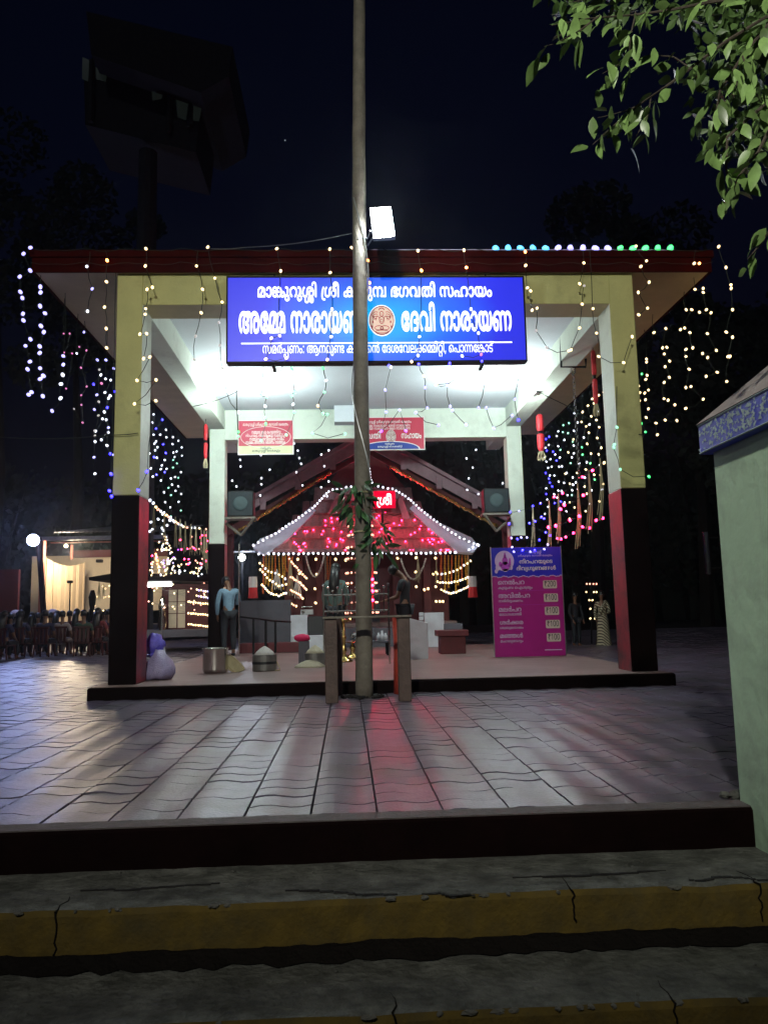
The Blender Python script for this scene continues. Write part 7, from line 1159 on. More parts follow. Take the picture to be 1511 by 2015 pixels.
for k, (px, yt, yb, w) in enumerate(((571,1095,1175,1.5),(640,1088,1160,0.4),(822,1095,1148,1.2),(858,1098,1152,0.6),(921,1090,1152,0.6),(545,1120,1165,2.2),(585,1132,1180,2.2))):
    streamer(px, yt, yb, YSH+0.05, 'pale hanging streamer, %s under the shrine eave' % ords[k], w, 5 if w > 1 else 3, 'silver_strip' if w > 2 else 'straw', 'streamers under the shrine eave')
# red and white paper lanterns
for k, (px, py, lab) in enumerate(((498,1135,'white and red paper lantern left of the shrine eave'), (929,1134,'white and red paper lantern right of the shrine eave'))):
    a = at(px, py, YSH); t = thing('paper_lantern', lab, 'lantern', a, 'paper lanterns at the shrine corners')
    MB().lathe([(0.11,0),(0.125,-0.15),(0.12,-0.30)], a, 8).build('upper_shade', 'white_print', t); MB().lathe([(0.12,-0.302),(0.125,-0.42),(0.14,-0.60)], a, 8).build('lower_shade', 'red_cloth', t)
    MB().tube([a, (a.x, a.y, at(px,1080,YSH).z)], 0.006, 4).build('cord', 'wire', t)
# tiered lamp tower seen behind the pole
lt = thing('lamp_tower', 'tall tiered lamp tower with rows of glowing bulbs behind the wooden pole', 'lamp tower', (at(712,1200,20.6).x, 20.6, 0.16))
cxl = at(712,1200,20.6).x; zz = at(712,1030,20.6).z
MB().tube([(cxl,20.6,0.16),(cxl,20.6,zz)], [0.14,0.08], 12).build('shaft', 'brass', lt)
for i, (py, rpx) in enumerate(((1038,24),(1056,25),(1080,28),(1102,29),(1130,30),(1150,30),(1166,31),(1188,31),(1208,32))):
    c = at(712, py, 20.6); r_ = rpx/FPX*20.6; MB().lathe([(0.08,-0.03),(r_,-0.02),(r_,0.01),(0.08,0.02)], (cxl,20.6,c.z), 20).build('tier', 'brass', lt)
    nb_ = 9
    for k in range(nb_):
        an = math.pi + math.pi*(k+0.5)/nb_; bulb(lt, (cxl+r_*math.cos(an), 20.6+r_*math.sin(an), c.z+0.03), 'led_ruby', 0.026)
# red tube light and steel railing
b = thing('red_tube_lamp', 'red glowing lamp column just right of the wooden pole', 'lamp', at(734,1190,19.8))
for py in (1140,1152,1163,1181): bulb(b, at(733,py,19.8), 'led_red', 0.034)
MB().tube([at(733,1100,19.85), at(733,1200,19.85)], 0.03, 8).build('column', 'red_cloth', b)
YR = 13.3; a, c = at(637,1206,YR), at(765,1206,YR); zt_r = at(700,1170,YR).z; zf = at(700,1158,YR).z
rg = thing('steel_railing', 'polished steel railing with ball finials between the two worshippers', 'railing', ((a.x+c.x)/2, YR, 0.16))
MB().tube([(a.x,YR,zt_r),(c.x,YR,zt_r)], 0.014, 6).build('top_rail', 'steel', rg)
MB().tube([(a.x,YR,a.z+0.02),(c.x,YR,a.z+0.02)], 0.014, 6).build('bottom_rail', 'steel', rg)
for i in range(15):
    x = a.x+(c.x-a.x)*i/14; top = zf+0.04 if i in (0,14) else (zf if i % 2 else zt_r+0.04)
    br = MB().tube([(x,YR,0.16 if i in (0,14) else a.z-0.02),(x,YR,top)], 0.016 if i in (0,14) else 0.008, 6).build('baluster', 'steel', rg); MB().ball((x,YR,top+0.02), 0.026, 8, 6).build('finial', 'steel', br, smooth=True, local=False)
# low walls, bench, handrail round the shrine court
def simple(name, lab, cat, m, x0p, x1p, ytp, ybp, Y, D=0.3, c=0.01, group=None, z0=None):
    a = at(x0p, ybp, Y); d = at(x1p, ytp, Y); z0 = a.z if z0 is None else z0
    o = MB().cbox(a.x, d.x, Y, Y+D, z0, d.z, c).build(name, m, fixn=True); return tag(o, lab, cat, group)
mat('white_wall', (0.58,0.60,0.66), 0.7, bump=0.2, scale=4, var=0.12)
mat('dark_panel', (0.01,0.012,0.015), 0.4)
mat('blue_tarp', (0.02,0.03,0.10), 0.6)
mat('grey_stone', (0.09,0.09,0.11), 0.7, bump=0.3, scale=4)
simple('low_wall', 'white low wall left of the wooden stand with a radio on it', 'wall', 'white_wall', 572, 605, 1210, 1251, 19.2, 0.5, z0=0.16)
simple('cupboard', 'black cupboard panel beside the white low wall', 'cupboard', 'dark_panel', 606, 640, 1212, 1249, 19.2, 0.5, z0=0.16)
simple('ledge', 'white ledge in front of the black cupboard', 'ledge', 'white_wall', 574, 636, 1250, 1268, 18.9, 0.28, z0=0.162)
simple('step_block', 'dark red step behind the measuring buckets', 'step', 'red_dull' if 'red_dull' in MATS else 'dark_red_wall', 470, 600, 1264, 1290, 18.3, 0.55, z0=0.162)
simple('grey_wall', 'long dark grey wall behind the black handrail', 'wall', 'grey_stone', 470, 572, 1180, 1262, 21.0, 0.3, z0=0.0)
simple('low_wall', 'white low wall right of the stand behind the slanting screen', 'wall', 'white_wall', 836, 873, 1205, 1256, 19.3, 0.4, z0=0.16)
simple('paper_box', 'upper small white box beside the white wall', 'box', 'white_wall', 825, 833, 1205, 1212, 19.0, 0.1)
simple('paper_box', 'lower small white box beside the white wall', 'box', 'white_wall', 825, 833, 1213, 1221, 19.0, 0.1)
a, c, d, e = at(805,1290,14.3), at(841,1290,14.5), at(840,1226,14.5), at(806,1217,14.3); a.z = c.z = 0.162
tag(MB().prism([a, c, d, e], (0.02,0.05,0)).build('screen_panel', 'white_wall', fixn=True), 'slanting white screen panel right of the wooden stand', 'screen')
bn = thing('red_pedestal', 'dull red stepped pedestal box beside the white screen', 'pedestal', at(892,1289,15.9))
a, c = at(868,1289,15.9), at(917,1289,15.9); zt_p, zm = at(892,1240,15.9).z, at(892,1252,15.9).z
MB().cbox(a.x, c.x, 15.9, 16.4, 0.162, zm, 0.01).build('body', 'dark_red_wall', bn, fixn=True); MB().cbox(a.x-0.06, c.x+0.06, 15.85, 16.45, zm+0.001, zt_p, 0.01).build('top_slab', 'dark_red_wall', bn, fixn=True)
simple('notice_slab', 'dim grey slab leaning behind the red pedestal', 'slab', 'grey_stone', 874, 910, 1226, 1239, 17.4, 0.1, z0=0.162)
hr = thing('handrail', 'black handrail on thin posts sloping towards the shrine', 'handrail', at(499,1290,17.6))
p0, p1, p2 = at(470,1213,17.2), at(500,1217,17.6), at(572,1224,18.8)
MB().tube([p0,p1,at(540,1222,18.2),p2], 0.02, 6).build('rail', 'black_metal', hr)
for px, yt, Y in ((499,1217,17.6),(523,1220,18.0),(542,1222,18.3)):
    q = at(px, yt, Y); MB().tube([(q.x,Y,0.162),q], 0.028, 6).build('post', 'black_metal', hr)
pz = at(471,1050,17.0); tag(MB().tube([(pz.x,17.0,0.162),(pz.x,17.0,at(471,1070,17).z)], 0.016, 6).build('thin_pole', 'steel'), 'thin steel pole behind the man in the blue shirt', 'pole')
ra = thing('radio', 'small silver radio box with a handle on the white low wall', 'radio', at(604,1209,19.3)); q = at(604,1209,19.3)
MB().cbox(q.x-0.16,q.x+0.16,19.3,19.42,at(604,1210,19.2).z,at(604,1199,19.3).z,0.01).build('case', 'grey_metal', ra, fixn=True)
z_ = at(604,1199,19.3).z; MB().tube([(q.x-0.14,19.36,z_),(q.x-0.13,19.36,z_+0.06),(q.x+0.13,19.36,z_+0.06),(q.x+0.14,19.36,z_)], 0.010, 5).build('handle', 'steel', ra)
MB().lathe([(0.04,0),(0.03,0.008)], (0,0,0), 14).xf(Matrix.Translation((q.x-0.09,19.298,z_-0.07)) @ Matrix.Rotation(R(90),4,'X')).build('dial', 'steel', ra)
# standing oil lamp under the stand
def oil_lamp(px, yb, yt, Y, lab, z0=0.162):
    b0 = at(px, yb, Y); H_ = at(px, yt, Y).z - z0; t = thing('oil_lamp', lab, 'oil lamp', (b0.x, Y, z0))
    MB().lathe([(0.16,0),(0.15,0.03),(0.06,0.07),(0.035,0.15),(0.06,0.2),(0.035,0.25),(0.03,H_*0.5),(0.055,H_*0.55),(0.03,H_*0.6),(0.03,H_*0.85),(0.02,H_*0.9)], (b0.x,Y,z0), 18).build('stem', 'brass', t, smooth=True)
    MB().lathe([(0.03,H_*0.9),(0.14,H_*0.93),(0.15,H_*0.96),(0.05,H_*0.955),(0.012,H_),(0.01,H_+0.02)], (b0.x,Y,z0), 18).build('bowl', 'brass', t, smooth=True)
    emis('flame', (1.0,0.5,0.12), 14) if 'flame' not in MATS else 0
    MB().ball((b0.x+0.12,Y-0.05,z0+H_*0.96+0.03), 0.014, 6, 5, (1,1,2)).build('flame', 'flame', t)
oil_lamp(677, 1300, 1216, 14.2, 'tall brass oil lamp standing left of the pole behind the stand'); oil_lamp(694, 1300, 1262, 15.2, 'short brass oil lamp beside the tall one near the pole')
tb = thing('offering_table', 'low grey table with vessels seen through the legs of the wooden stand', 'table', (at(715,1290,16.0).x, 16.2, 0.162))
a, c = at(668,1290,16.0), at(768,1290,16.0); zt_t = at(715,1262,16.0).z
MB().cbox(a.x,c.x,16.0,16.6,zt_t-0.04,zt_t,0.006).build('tabletop', 'grey_stone', tb, fixn=True)
for x in (a.x+0.05, c.x-0.05):
    for y in (16.05, 16.55): MB().tube([(x,y,0.162),(x,y,zt_t-0.04)], 0.02, 6).build('leg', 'black_metal', tb)
for k, (px, h, m_) in enumerate(((745,0.16,'white_wall'),(752,0.2,'white_wall'),(759,0.15,'white_wall'),(735,0.26,'grey_stone'))):
    q = at(px, 1262, 16.2); tag(MB().lathe([(0.035,0),(0.04,h*0.6),(0.02,h*0.8),(0.02,h)], (q.x,16.2,zt_t), 10).build('bottle', m_, smooth=True), ['left of three small white bottles on the low table','middle and tallest of three small white bottles','right of three small white bottles by the stand','taller grey bottle left of the white bottles'][k], 'bottle', 'bottles on the offering table')
q = at(697,1248,15.9); tag(MB().ball((q.x,15.9+0.2,zt_t+0.09), 0.10, 8, 6, (1,0.6,0.9), 0.2).build('foil_bundle', 'steel', fixn=True), 'crumpled silver foil bundle on the low table', 'bundle')

# ------------------------------------------------------------------ offerings on the floor
mat('rice', (0.60,0.56,0.42), 0.9, bump=0.8, scale=60, var=0.15)
mat('white_cloth', (0.6,0.6,0.58), 0.85, bump=0.3, scale=20)
mat('bucket_metal', (0.20,0.20,0.19), 0.45, metal=0.6, var=0.2)
mat('magenta_cloth', (0.62,0.01,0.10), 0.7, bump=0.4, scale=20)
mat('bag_plastic', (0.30,0.27,0.46), 0.35, bump=0.6, scale=14, var=0.15)
mat('bag_blue', (0.12,0.10,0.60), 0.35, bump=0.6, scale=14, var=0.2)
q = atz(424, 1324, 0.162); r_ = 24/FPX*q.y; h_ = at(424,1276,q.y).z-0.162
pt = thing('steel_pot', 'shiny straight sided steel pot with a rolled rim on the floor', 'pot', (q.x, q.y, 0.162))
MB().lathe([(r_*0.85,0.0),(r_*0.98,0.03),(r_,0.06),(r_,h_-0.02),(r_*1.06,h_),(r_*1.06,h_+0.008),(r_*0.96,h_),(r_*0.95,0.05),(0.01,0.04)], (q.x,q.y,0.162), 36, caps=True).build('vessel', 'steel', pt, smooth=True)
for s in (-1,1): MB().tube([(q.x+s*r_, q.y-0.05, 0.162+h_*0.8),(q.x+s*(r_+0.035), q.y-0.05, 0.162+h_*0.78),(q.x+s*(r_+0.035), q.y+0.05, 0.162+h_*0.78),(q.x+s*r_, q.y+0.05, 0.162+h_*0.8)], 0.006, 5).build('handle', 'steel', pt)
wx = at(462,1310,12.3); wn_ = thing('winnowing_tray', 'woven tray leaning against the right side of the steel pot', 'tray', (wx.x, 12.3, 0.162))
b = MB(); n=20; pts = [(wx.x-0.12+0.26*(math.cos(i*math.pi*2/n)*0.5+0.5)*1.05, 12.25+0.02*math.sin(i), 0.165+0.33*max(0,(math.sin(i*math.pi*2/n)*0.5+0.5))*(1-0.75*(math.cos(i*math.pi*2/n)*0.5+0.5))) for i in range(n)]
b.add(pts, [tuple(range(n))]); b2 = MB().tube(pts+[pts[0]], 0.010, 5)
b.build('woven_face', 'straw', wn_); b2.build('rim', 'straw', wn_)
def bucket(px, yb, ytop, wpx, Y, lab, heap, band=True):
    b0 = at(px, yb, Y); r_ = wpx/2/FPX*Y; H_ = at(px, ytop, Y).z-0.162; c = (b0.x, Y, 0.162); t = thing('measuring_bucket', lab, 'bucket', c, 'round grain measures')
    MB().lathe([(r_*0.96,0),(r_,0.01),(r_,H_*0.45),(r_*0.99,H_*0.47),(r_*0.99,H_*0.98),(r_*1.03,H_),(r_*0.93,H_),(r_*0.9,H_*0.8),(0.01,H_*0.8)], c, 28).build('drum', 'bucket_metal', t, smooth=False)
    if band: MB().lathe([(r_*1.008,H_*0.42),(r_*1.02,H_*0.44),(r_*1.02,H_*0.56),(r_*1.008,H_*0.58)], c, 28, caps=False).build('band', 'dark_panel', t)
    MB().lathe([(r_*0.92,H_*0.93),(r_*0.7,H_+0.04),(r_*0.4,H_+0.09),(0.1*r_,H_+0.125),(0.01,H_+0.13)], c, 24).build('rice_heap', heap, t, smooth=True)
    MB().tube([(b0.x+r_,Y-0.04,0.30),(b0.x+r_+0.05,Y-0.06,0.2),(b0.x+r_+0.05,Y-0.06,0.168),(b0.x+r_-0.02,Y-0.1,0.168)], 0.008, 5).build('strap', 'straw', t)
bucket(521, 1318, 1288, 47, 12.45, 'grey measuring drum with a dark band heaped with white rice', 'white_cloth')
bucket(620, 1302, 1285, 42, 13.2, 'grey measuring drum heaped with rice close beside the wooden stand', 'rice', False)
q = atz(612, 1310, 0.162)
tag(MB().lathe([(0.26,0),(0.23,0.03),(0.15,0.075),(0.07,0.105),(0.01,0.115)], (q.x,q.y-0.3,0.162), 26).build('rice_heap', 'rice', smooth=True), 'pale conical heap of rice poured on the floor left of the stand', 'rice')
q = at(598,1300,13.9); bin_ = thing('grey_bin', 'square grey bin with a magenta cloth bundle on top', 'bin', (q.x,13.9,0.162)); 
MB().cbox(q.x-0.09,q.x+0.09,13.9,14.1,0.162,at(598,1262,13.9).z,0.01).build('body', 'grey_stone', bin_, fixn=True)
q = at(590,1256,14.0); tag(MB().ball((q.x+0.04,14.0,at(598,1262,13.9).z+0.055), 0.13, 12, 8, (1.15,0.9,0.55), 0.06).build('cloth_bundle', 'magenta_cloth', smooth=True), 'crumpled magenta cloth bundle lying on the grey bin', 'cloth')
# plastic bags by the left front pillar
q = atz(312, 1337, 0.162)
tag(MB().lathe([(0.05,0.0),(0.19,0.015),(0.23,0.08),(0.21,0.16),(0.17,0.25),(0.09,0.33),(0.05,0.40)], (q.x,q.y,0.162), 30).crumple(0.035, 9).build('carrier_bag', 'bag_plastic', smooth=True), 'full pale violet plastic bag slumped against the inner side of the left front pillar', 'bag')
tag(MB().ball((q.x-0.08,q.y+0.12,0.62), 0.15, 20, 14, (0.9,0.8,1.1), 0.1).tube([(q.x-0.08,q.y+0.12,0.45),(q.x-0.07,q.y+0.13,0.50)],[0.13,0.1],10).crumple(0.03, 10).build('carrier_bag', 'bag_blue', smooth=True), 'blue plastic bag heaped on top of the pale violet bag', 'bag')
q = at(310,1245,15.5); b = MB(); b.lathe([(0.16,0),(0.2,0.03),(0.2,0.09),(0.16,0.12)], (0,0,0), 24); b.xf(Matrix.Translation((q.x,15.5,0.36)) @ Matrix.Rotation(R(80),4,'Y')); tag(b.build('drum', 'white_cloth'), 'small round drum standing on edge behind the left front pillar', 'drum')

# bunches of leaves tied on the pole
def bunch(px, py, w, h, lab, n, seed):
    rn2 = random.Random(seed); c = at(px, py, PY-0.05); t = thing('leaf_bunch', lab, 'leaf bunch', c, 'leaf bunches tied to the wooden pole')
    MB().tube([(polex(c.z).x+0.115*math.cos(a_), PY+0.115*math.sin(a_), c.z+0.1) for a_ in [k*0.35 for k in range(19)]], 0.012, 5).build('binding', 'straw', t)
    me = [leaf_mesh(1, 0.32).mesh('leaf', 'leaf_pole', smooth=True)]
    for k in range(n):
        an = rn2.uniform(0, 6.28); u = rn2.uniform(-1, 1); s = Vector((c.x+0.13*math.cos(an)+rn2.uniform(-.3,1)*w*0.2, PY+0.13*math.sin(an), c.z+rn2.uniform(-h,h)*0.5))
        d = Vector((math.cos(an)*0.8, math.sin(an)*0.8, rn2.uniform(-1.3,0.5)))
        o = bpy.data.objects.new('leaf', me[0]); COL.objects.link(o); o.parent = t; o.matrix_local = leaf_basis(d, rn2.uniform(-1,1), rn2.uniform(0.14,0.24), s-t.location)
mat('leaf_pole', (0.05,0.13,0.045), 0.45, var=0.3, objvar=0.4)
bunch(697, 985, 0.3, 0.42, 'upper bunch of dark green leaves tied round the pole', 75, 3)
bunch(735, 1062, 0.3, 0.45, 'lower bunch of drooping leaves tied on the right of the pole', 55, 4)

# right: garland of coloured bulbs and palm tassels from the right front pillar
RB = 'coloured strings on the right between the pillars'
def R_(pl, cols, lab, r=0.02):
    P = [at(x, y, Y) for x, y, Y in pl]; return strand(lab, P, cols, RB, r)
R_([(1187,910,12.0),(1165,925,12.6),(1146,938,13.2),(1127,953,13.8),(1106,970,14.4),(1090,977,14.9),(1063,990,15.5),(1048,995,16.0),(1021,1005,16.6),(1003,1007,17.0)], [WM,'led_red','led_red',W,'led_red','led_red',BL,BL,CB,BL], 'coloured string climbing from the right rear pillar to the right front one')
R_([(1185,1019,12.6),(1172,1023,12.8),(1158,1038,13.2),(1145,1036,13.5),(1127,1048,13.9),(1112,1056,14.3),(1103,1060,14.6),(1096,1059,14.8)], 'led_red', 'red string looping low between the right pillars')
R_([(1147,974,13.0),(1109,993,13.5),(1102,1001,13.6),(1139,1015,13.6),(1120,1023,13.9),(1093,1034,14.3),(1078,1037,14.8)], 'led_red', 'red string hanging in the middle of the right opening', 0.024)
R_([(1070,1020,15.4),(1064,1017,15.4),(1052,1025,15.4),(1041,1029,15.5),(1073,1047,15.3),(1081,1053,15.2)], BL, 'blue string right of the right rear pillar')
R_([(1001,1030,14.3),(1006,1058,14.33),(1025,1057,14.33),(1017,1060,14.34),(1036,1057,14.33),(1061,1062,14.3),(1007,1076,14.33),(1011,1085,14.33),(1027,1082,14.33),(1043,1085,14.33),(1052,1082,14.33),(1070,1080,14.33),(1077,1071,14.3)], [BL,CB,CB,BL,CB], 'blue string draped over the top of the price board', 0.02)
for k, (px, yt, yb, Y) in enumerate(((1048,997,1083,15.6),(1080,985,1085,15.0),(1098,972,1070,14.4),(1136,950,1083,13.6),(1158,925,1052,12.9),(1180,902,1025,12.2))):
    streamer(px, yt, yb, Y, 'straw coloured palm tassel, %s from the left in the right opening' % ords[k], 1.0, 4)
# ------------------------------------------------------------------ left: small shrine hut with curtain of lights
YLH = 24.0
mat('cream_cloth', (0.70,0.56,0.38), 0.8, bump=0.2, scale=2.5, var=0.06)
mat('cream_wall', (0.66,0.58,0.44), 0.8, var=0.05)
mat('pink_post', (0.45,0.14,0.10), 0.6)
mat('zinc', (0.30,0.28,0.33), 0.5, bump=0.4, scale=6, var=0.3)
hu = thing('side_shrine', 'small side shrine with a dark flat eave and a barred white window', 'shrine', (at(300,1240,YLH).x, YLH, 0))
def hb(name, m, x0p, x1p, ytp, ybp, Y, D, c=0.0, parent=None):
    a = at(x0p, ybp, Y); d = at(x1p, ytp, Y); return box(name, m, parent or hu, a.x, d.x, Y, Y+D, min(a.z,d.z), max(a.z,d.z), c)
a, c, d = at(178,1138,YLH-1.2), at(415,1144,YLH-1.2), at(222,1128,YLH-1.2)
MB().prism([at(175,1136,YLH-1.2), at(176,1142,YLH-1.2), at(418,1144,YLH-1.2), at(418,1130,YLH-1.2), at(222,1128,YLH-1.2)], (0, 4.5, 0)).build('eave', 'brown_gloss', hu, fixn=True)
hb('wall', 'dark_red_wall', 318, 415, 1144, 1240, YLH+1.0, 2.4)
hb('plinth', 'grey_stone', 250, 415, 1238, 1256, YLH-0.4, 3.6)
wn2 = hb('window', 'cream_wall', 331, 366, 1160, 1236, YLH+0.97, 0.025)
for px in (331,349,366): hb('bar', 'dark_red_wall', px-1.5, px+1.5, 1158, 1238, YLH+0.94, 0.03, parent=wn2)
for py in (1158,1184,1207,1236): hb('bar', 'dark_red_wall', 330, 368, py-1, py+1, YLH+0.93, 0.008, parent=wn2)
q = at(182,1190,YLH-0.8); pl_ = MB().lathe([(0.10,0),(0.08,0.5),(0.13,0.9),(0.10,1.1),(0.05,1.3),(0.09,1.5),(0.11,1.7),(0.05,1.9)], (q.x,YLH-0.8,-0.05), 12).build('carved_post', 'brown_gloss', hu, smooth=True)
q = at(300,1153,YLH-0.9); fl2 = thing('tube_lamp', 'white fluorescent tube glaring under the dark eave of the side shrine', 'lamp', q)
emis('tube_glow', (0.95,0.97,0.9), 12)
MB().tube([at(290,1152,YLH-0.9), at(338,1150,YLH-0.9)], 0.045, 8).build('tube', 'tube_glow', fl2); MB().tube([at(290,1145,YLH-0.9), at(338,1144,YLH-0.9)], 0.03, 4).build('batten', 'grey_metal', fl2)
L = bpy.data.lights.new('tube_light', 'POINT'); L.energy = 45; L.color = (1,0.97,0.88); L.shadow_soft_size = 0.2; lo = bpy.data.objects.new('tube_light', L); COL.objects.link(lo); lo.parent = fl2; lo.location = (0.4,-0.2,-0.15)
rn = random.Random(77); SB = 'bulb strings on the side shrine'
def cloud(lab, n, fx, cols, Y, r=0.021):
    P = [at(*fx(rn), Y+rn.uniform(-.2,.2)) for _ in range(n)]; P.sort(key=lambda q: -q.z); return strand(lab, P, cols, SB, r, wire_r=0.002)
def tri(r_): 
    t = math.sqrt(r_.random()); return (322+(r_.uniform(-32,38))*t, 1042+90*t)
cloud('dense cone of white and warm bulbs on the side shrine roof', 85, tri, [W,WM,WM,W,'led_warm'], YLH-1.4)
cloud('red bulbs glowing left in the cone of the side shrine', 12, lambda r_: (r_.uniform(288,312), r_.uniform(1085,1112)), ['led_red','led_orange'], YLH-1.45)
cloud('violet bulbs at the right of the cone of the side shrine', 9, lambda r_: (r_.uniform(322,355), r_.uniform(1080,1118)), ['led_purple',CB], YLH-1.45)
cloud('red bulbs among the tassels left of the rear pillar', 26, lambda r_: (r_.uniform(350,409), r_.uniform(1050,1112)), ['led_red','led_red','led_ruby'], YLH-1.9)
cloud('warm bulbs along the eave of the side shrine', 22, lambda r_: (r_.uniform(352,408), 1112+r_.uniform(-6,22)), [WM,W], YLH-1.4)
cloud('warm bulbs over the wall of the side shrine', 26, lambda r_: (r_.uniform(290,408), r_.uniform(1145,1200)), [WM,'led_ruby'], YLH-0.5)
for k, py in enumerate((1186,1208,1230)): line_string('warm bulb row, %s from the top across the side shrine wall' % ords[k], [(372,py-2,YLH+0.5),(410,py+2,YLH+0.5)], 9, WM, SB, 0.028)
for k, py in enumerate((1160,1172)): line_string('short bulb row, %s beside the rear pillar' % ords[k], [(388,py,YLH+0.4),(410,py+4,YLH+0.4)], 6, [WM,CB], SB, 0.026)
line_string('white bulb line falling from the left front pillar to the rear one', [(298,985,11.2),(313,1002,12.2),(333,1016,13.6),(351,1030,15.0),(362,1036,16.0),(390,1040,17.3),(406,1040,17.7)], 20, [W,W,WM,'led_ruby'], SB, 0.02)
cloud('white bulbs below the line from the left front pillar', 12, lambda r_: (r_.uniform(295,345), r_.uniform(1010,1050)), W, 15.0, 0.022)
for k, px in enumerate((303,324,346,355,365,376,386,396,402,407)):
    yt = 995+(px-298)*0.46; streamer(px, yt, yt+62+random.uniform(-8,25), 12.5+(px-298)*0.045, 'pale palm tassel, %s from the left in the left opening' % ords[k], 0.9, 3)
for k, (px,yt,yb) in enumerate(((196,1145,1185),(205,1148,1180))): streamer(px, yt, yb, YLH-1.0, 'straw tassel, %s under the left end of the dark eave' % ords[k], 1.2, 4)
cloud('few warm bulbs left of the front pillar under the dark eave', 12, lambda r_: (r_.uniform(180,218), r_.uniform(1145,1205)), [WM], YLH-0.6)
q = at(320,1190,YLH-0.3); tag(MB().lathe([(0.05,0),(0.12,0.1),(0.1,0.3),(0.13,0.5),(0.09,0.8),(0.12,1.0),(0.06,1.25),(0.03,1.3)], (q.x,YLH-0.3,0.35), 12).build('carved_idol', 'steel', smooth=True), 'slender silver carved figure post before the side shrine', 'statue')

# ------------------------------------------------------------------ left: stage with cream curtain
YT = 36.0
sgx = lambda px, py=1200: at(px, py, YT).x
stg = thing('stage', 'lit open stage with a cream backdrop and a corrugated roof beyond the crowd', 'stage', (sgx(150), YT, 0))
def sb(name, m, x0p, x1p, ytp, ybp, Y, D, parent=stg): a = at(x0p, ybp, Y); d = at(x1p, ytp, Y); return box(name, m, parent, a.x, d.x, Y, Y+D, a.z, d.z)
box('stage_floor', 'grey_stone', stg, sgx(40), sgx(320), YT-1, YT+7, -0.06, 0.75)
sb('rear_wall', 'cream_wall', 60, 330, 1090, 1206, YT+6, 0.2)
# pleated curtain
b = MB(); x0, x1 = at(86,1100,YT+1.0).x, at(166,1100,YT+4.0).x; n = 60; zt_ = at(100,1094,YT+1).z; vs = []
for i in range(n+1):
    t = i/n; x = x0+(x1-x0)*t; y = YT+1.0+3.2*t+0.05*math.sin(i*0.7)+0.04*math.sin(i*1.9+1); zz = zt_ - 0.5*math.sin(math.pi*t)*0.6 - 0.1*t
    vs += [(x, y, 0.75), (x, y, zz)]
b.add(vs, [(2*i, 2*i+2, 2*i+3, 2*i+1) for i in range(n)]).build('backdrop_curtain', 'cream_cloth', stg, smooth=True)
sb('front_post', 'pink_post', 75, 87, 1060, 1206, YT, 0.3); sb('brace_post', 'pink_post', 139, 143, 1072, 1100, YT+2.5, 0.15)
b = MB(); a, c = at(105,1049,YT-1.5), at(330,1046,YT-1.5); nn = 50; vs = []
for i in range(nn+1):
    x = a.x+(c.x-a.x)*i/nn; z = a.z+0.05*(i%2); vs += [(x,YT-1.5,z),(x,YT+7,z+1.2)]
b.add(vs, [(2*i,2*i+2,2*i+3,2*i+1) for i in range(nn)]).build('roof_sheet', 'zinc', stg)
sb('roof_beam', 'zinc', 60, 330, 1052, 1064, YT-1.4, 0.15); sb('roof_beam', 'dark_red_wall', 140, 330, 1080, 1097, YT+5.6, 0.2)
sb('cross_beam', 'pink_post', 100, 330, 1065, 1067, YT-1.2, 0.15)
sb('side_wall', 'dark_red_wall', -60, 38, 1120, 1206, YT+1, 0.2)
sl = thing('stage_lamp', 'warm lamp hidden under the stage roof', 'lamp', (at(150,1080,YT+1).x, YT-0.3, at(150,1075,YT).z))
MB().ball(sl.location, 0.09, 10, 8).build('lamp_globe', emis('warm_glow', (1,0.8,0.5), 6), sl); MB().tube([sl.location, sl.location+Vector((0,0,0.5))], 0.02, 5).build('stem', 'black_metal', sl)
L = bpy.data.lights.new('stage_light', 'POINT'); L.energy = 700; L.color = (1,0.80,0.55); L.shadow_soft_size = 0.4; lo = bpy.data.objects.new('stage_light', L); COL.objects.link(lo); lo.parent = sl; lo.location = (0,1.2,-0.1)
q = at(139,1150,YT-0.5); ms = thing('microphone_stand', 'thin black microphone stand before the cream curtain', 'microphone stand', (q.x,YT-0.5,0.75))
MB().tube([(q.x,YT-0.5,0.75),(q.x,YT-0.5,at(139,1147,YT-0.5).z)], 0.03, 6).build('stem', 'black_metal', ms); a = at(139,1145,YT-0.5); MB().cbox(a.x-0.12,a.x+0.09,YT-0.6,YT-0.4,a.z-0.06,a.z+0.06,0.01).build('microphone', 'black_metal', ms, fixn=True)
q = at(197,1104,YT+5.9); tag(MB().cbox(q.x-0.15,q.x+0.15,YT+5.7,YT+5.99,q.z-0.08,q.z+0.08,0.02).build('wall_fan', 'black_metal', fixn=True), 'small dark fitting high on the cream stage wall', 'fitting')
# white flood lamp on a post at the left
p = at(66, 1063, 27.0); yl = thing('yard_lamp', 'glaring white floodlight on a leaning post at the far left', 'lamp', p)
emis('yard_glow', (0.62,0.70,1.0), 30)
MB().ball(p, 0.20, 14, 10).build('lamp_globe', 'yard_glow', yl, smooth=True); MB().tube([p+Vector((0.1,0.2,0.1)), (p.x+0.45,27.3,-0.06)], 0.10, 8).build('post', 'brown_gloss', yl)
L = bpy.data.lights.new('yard_light', 'POINT'); L.energy = 300; L.color = (0.36,0.46,1.0); L.shadow_soft_size = 0.2; lo = bpy.data.objects.new('yard_light', L); COL.objects.link(lo); lo.parent = yl; lo.location = (0,-0.5,0)
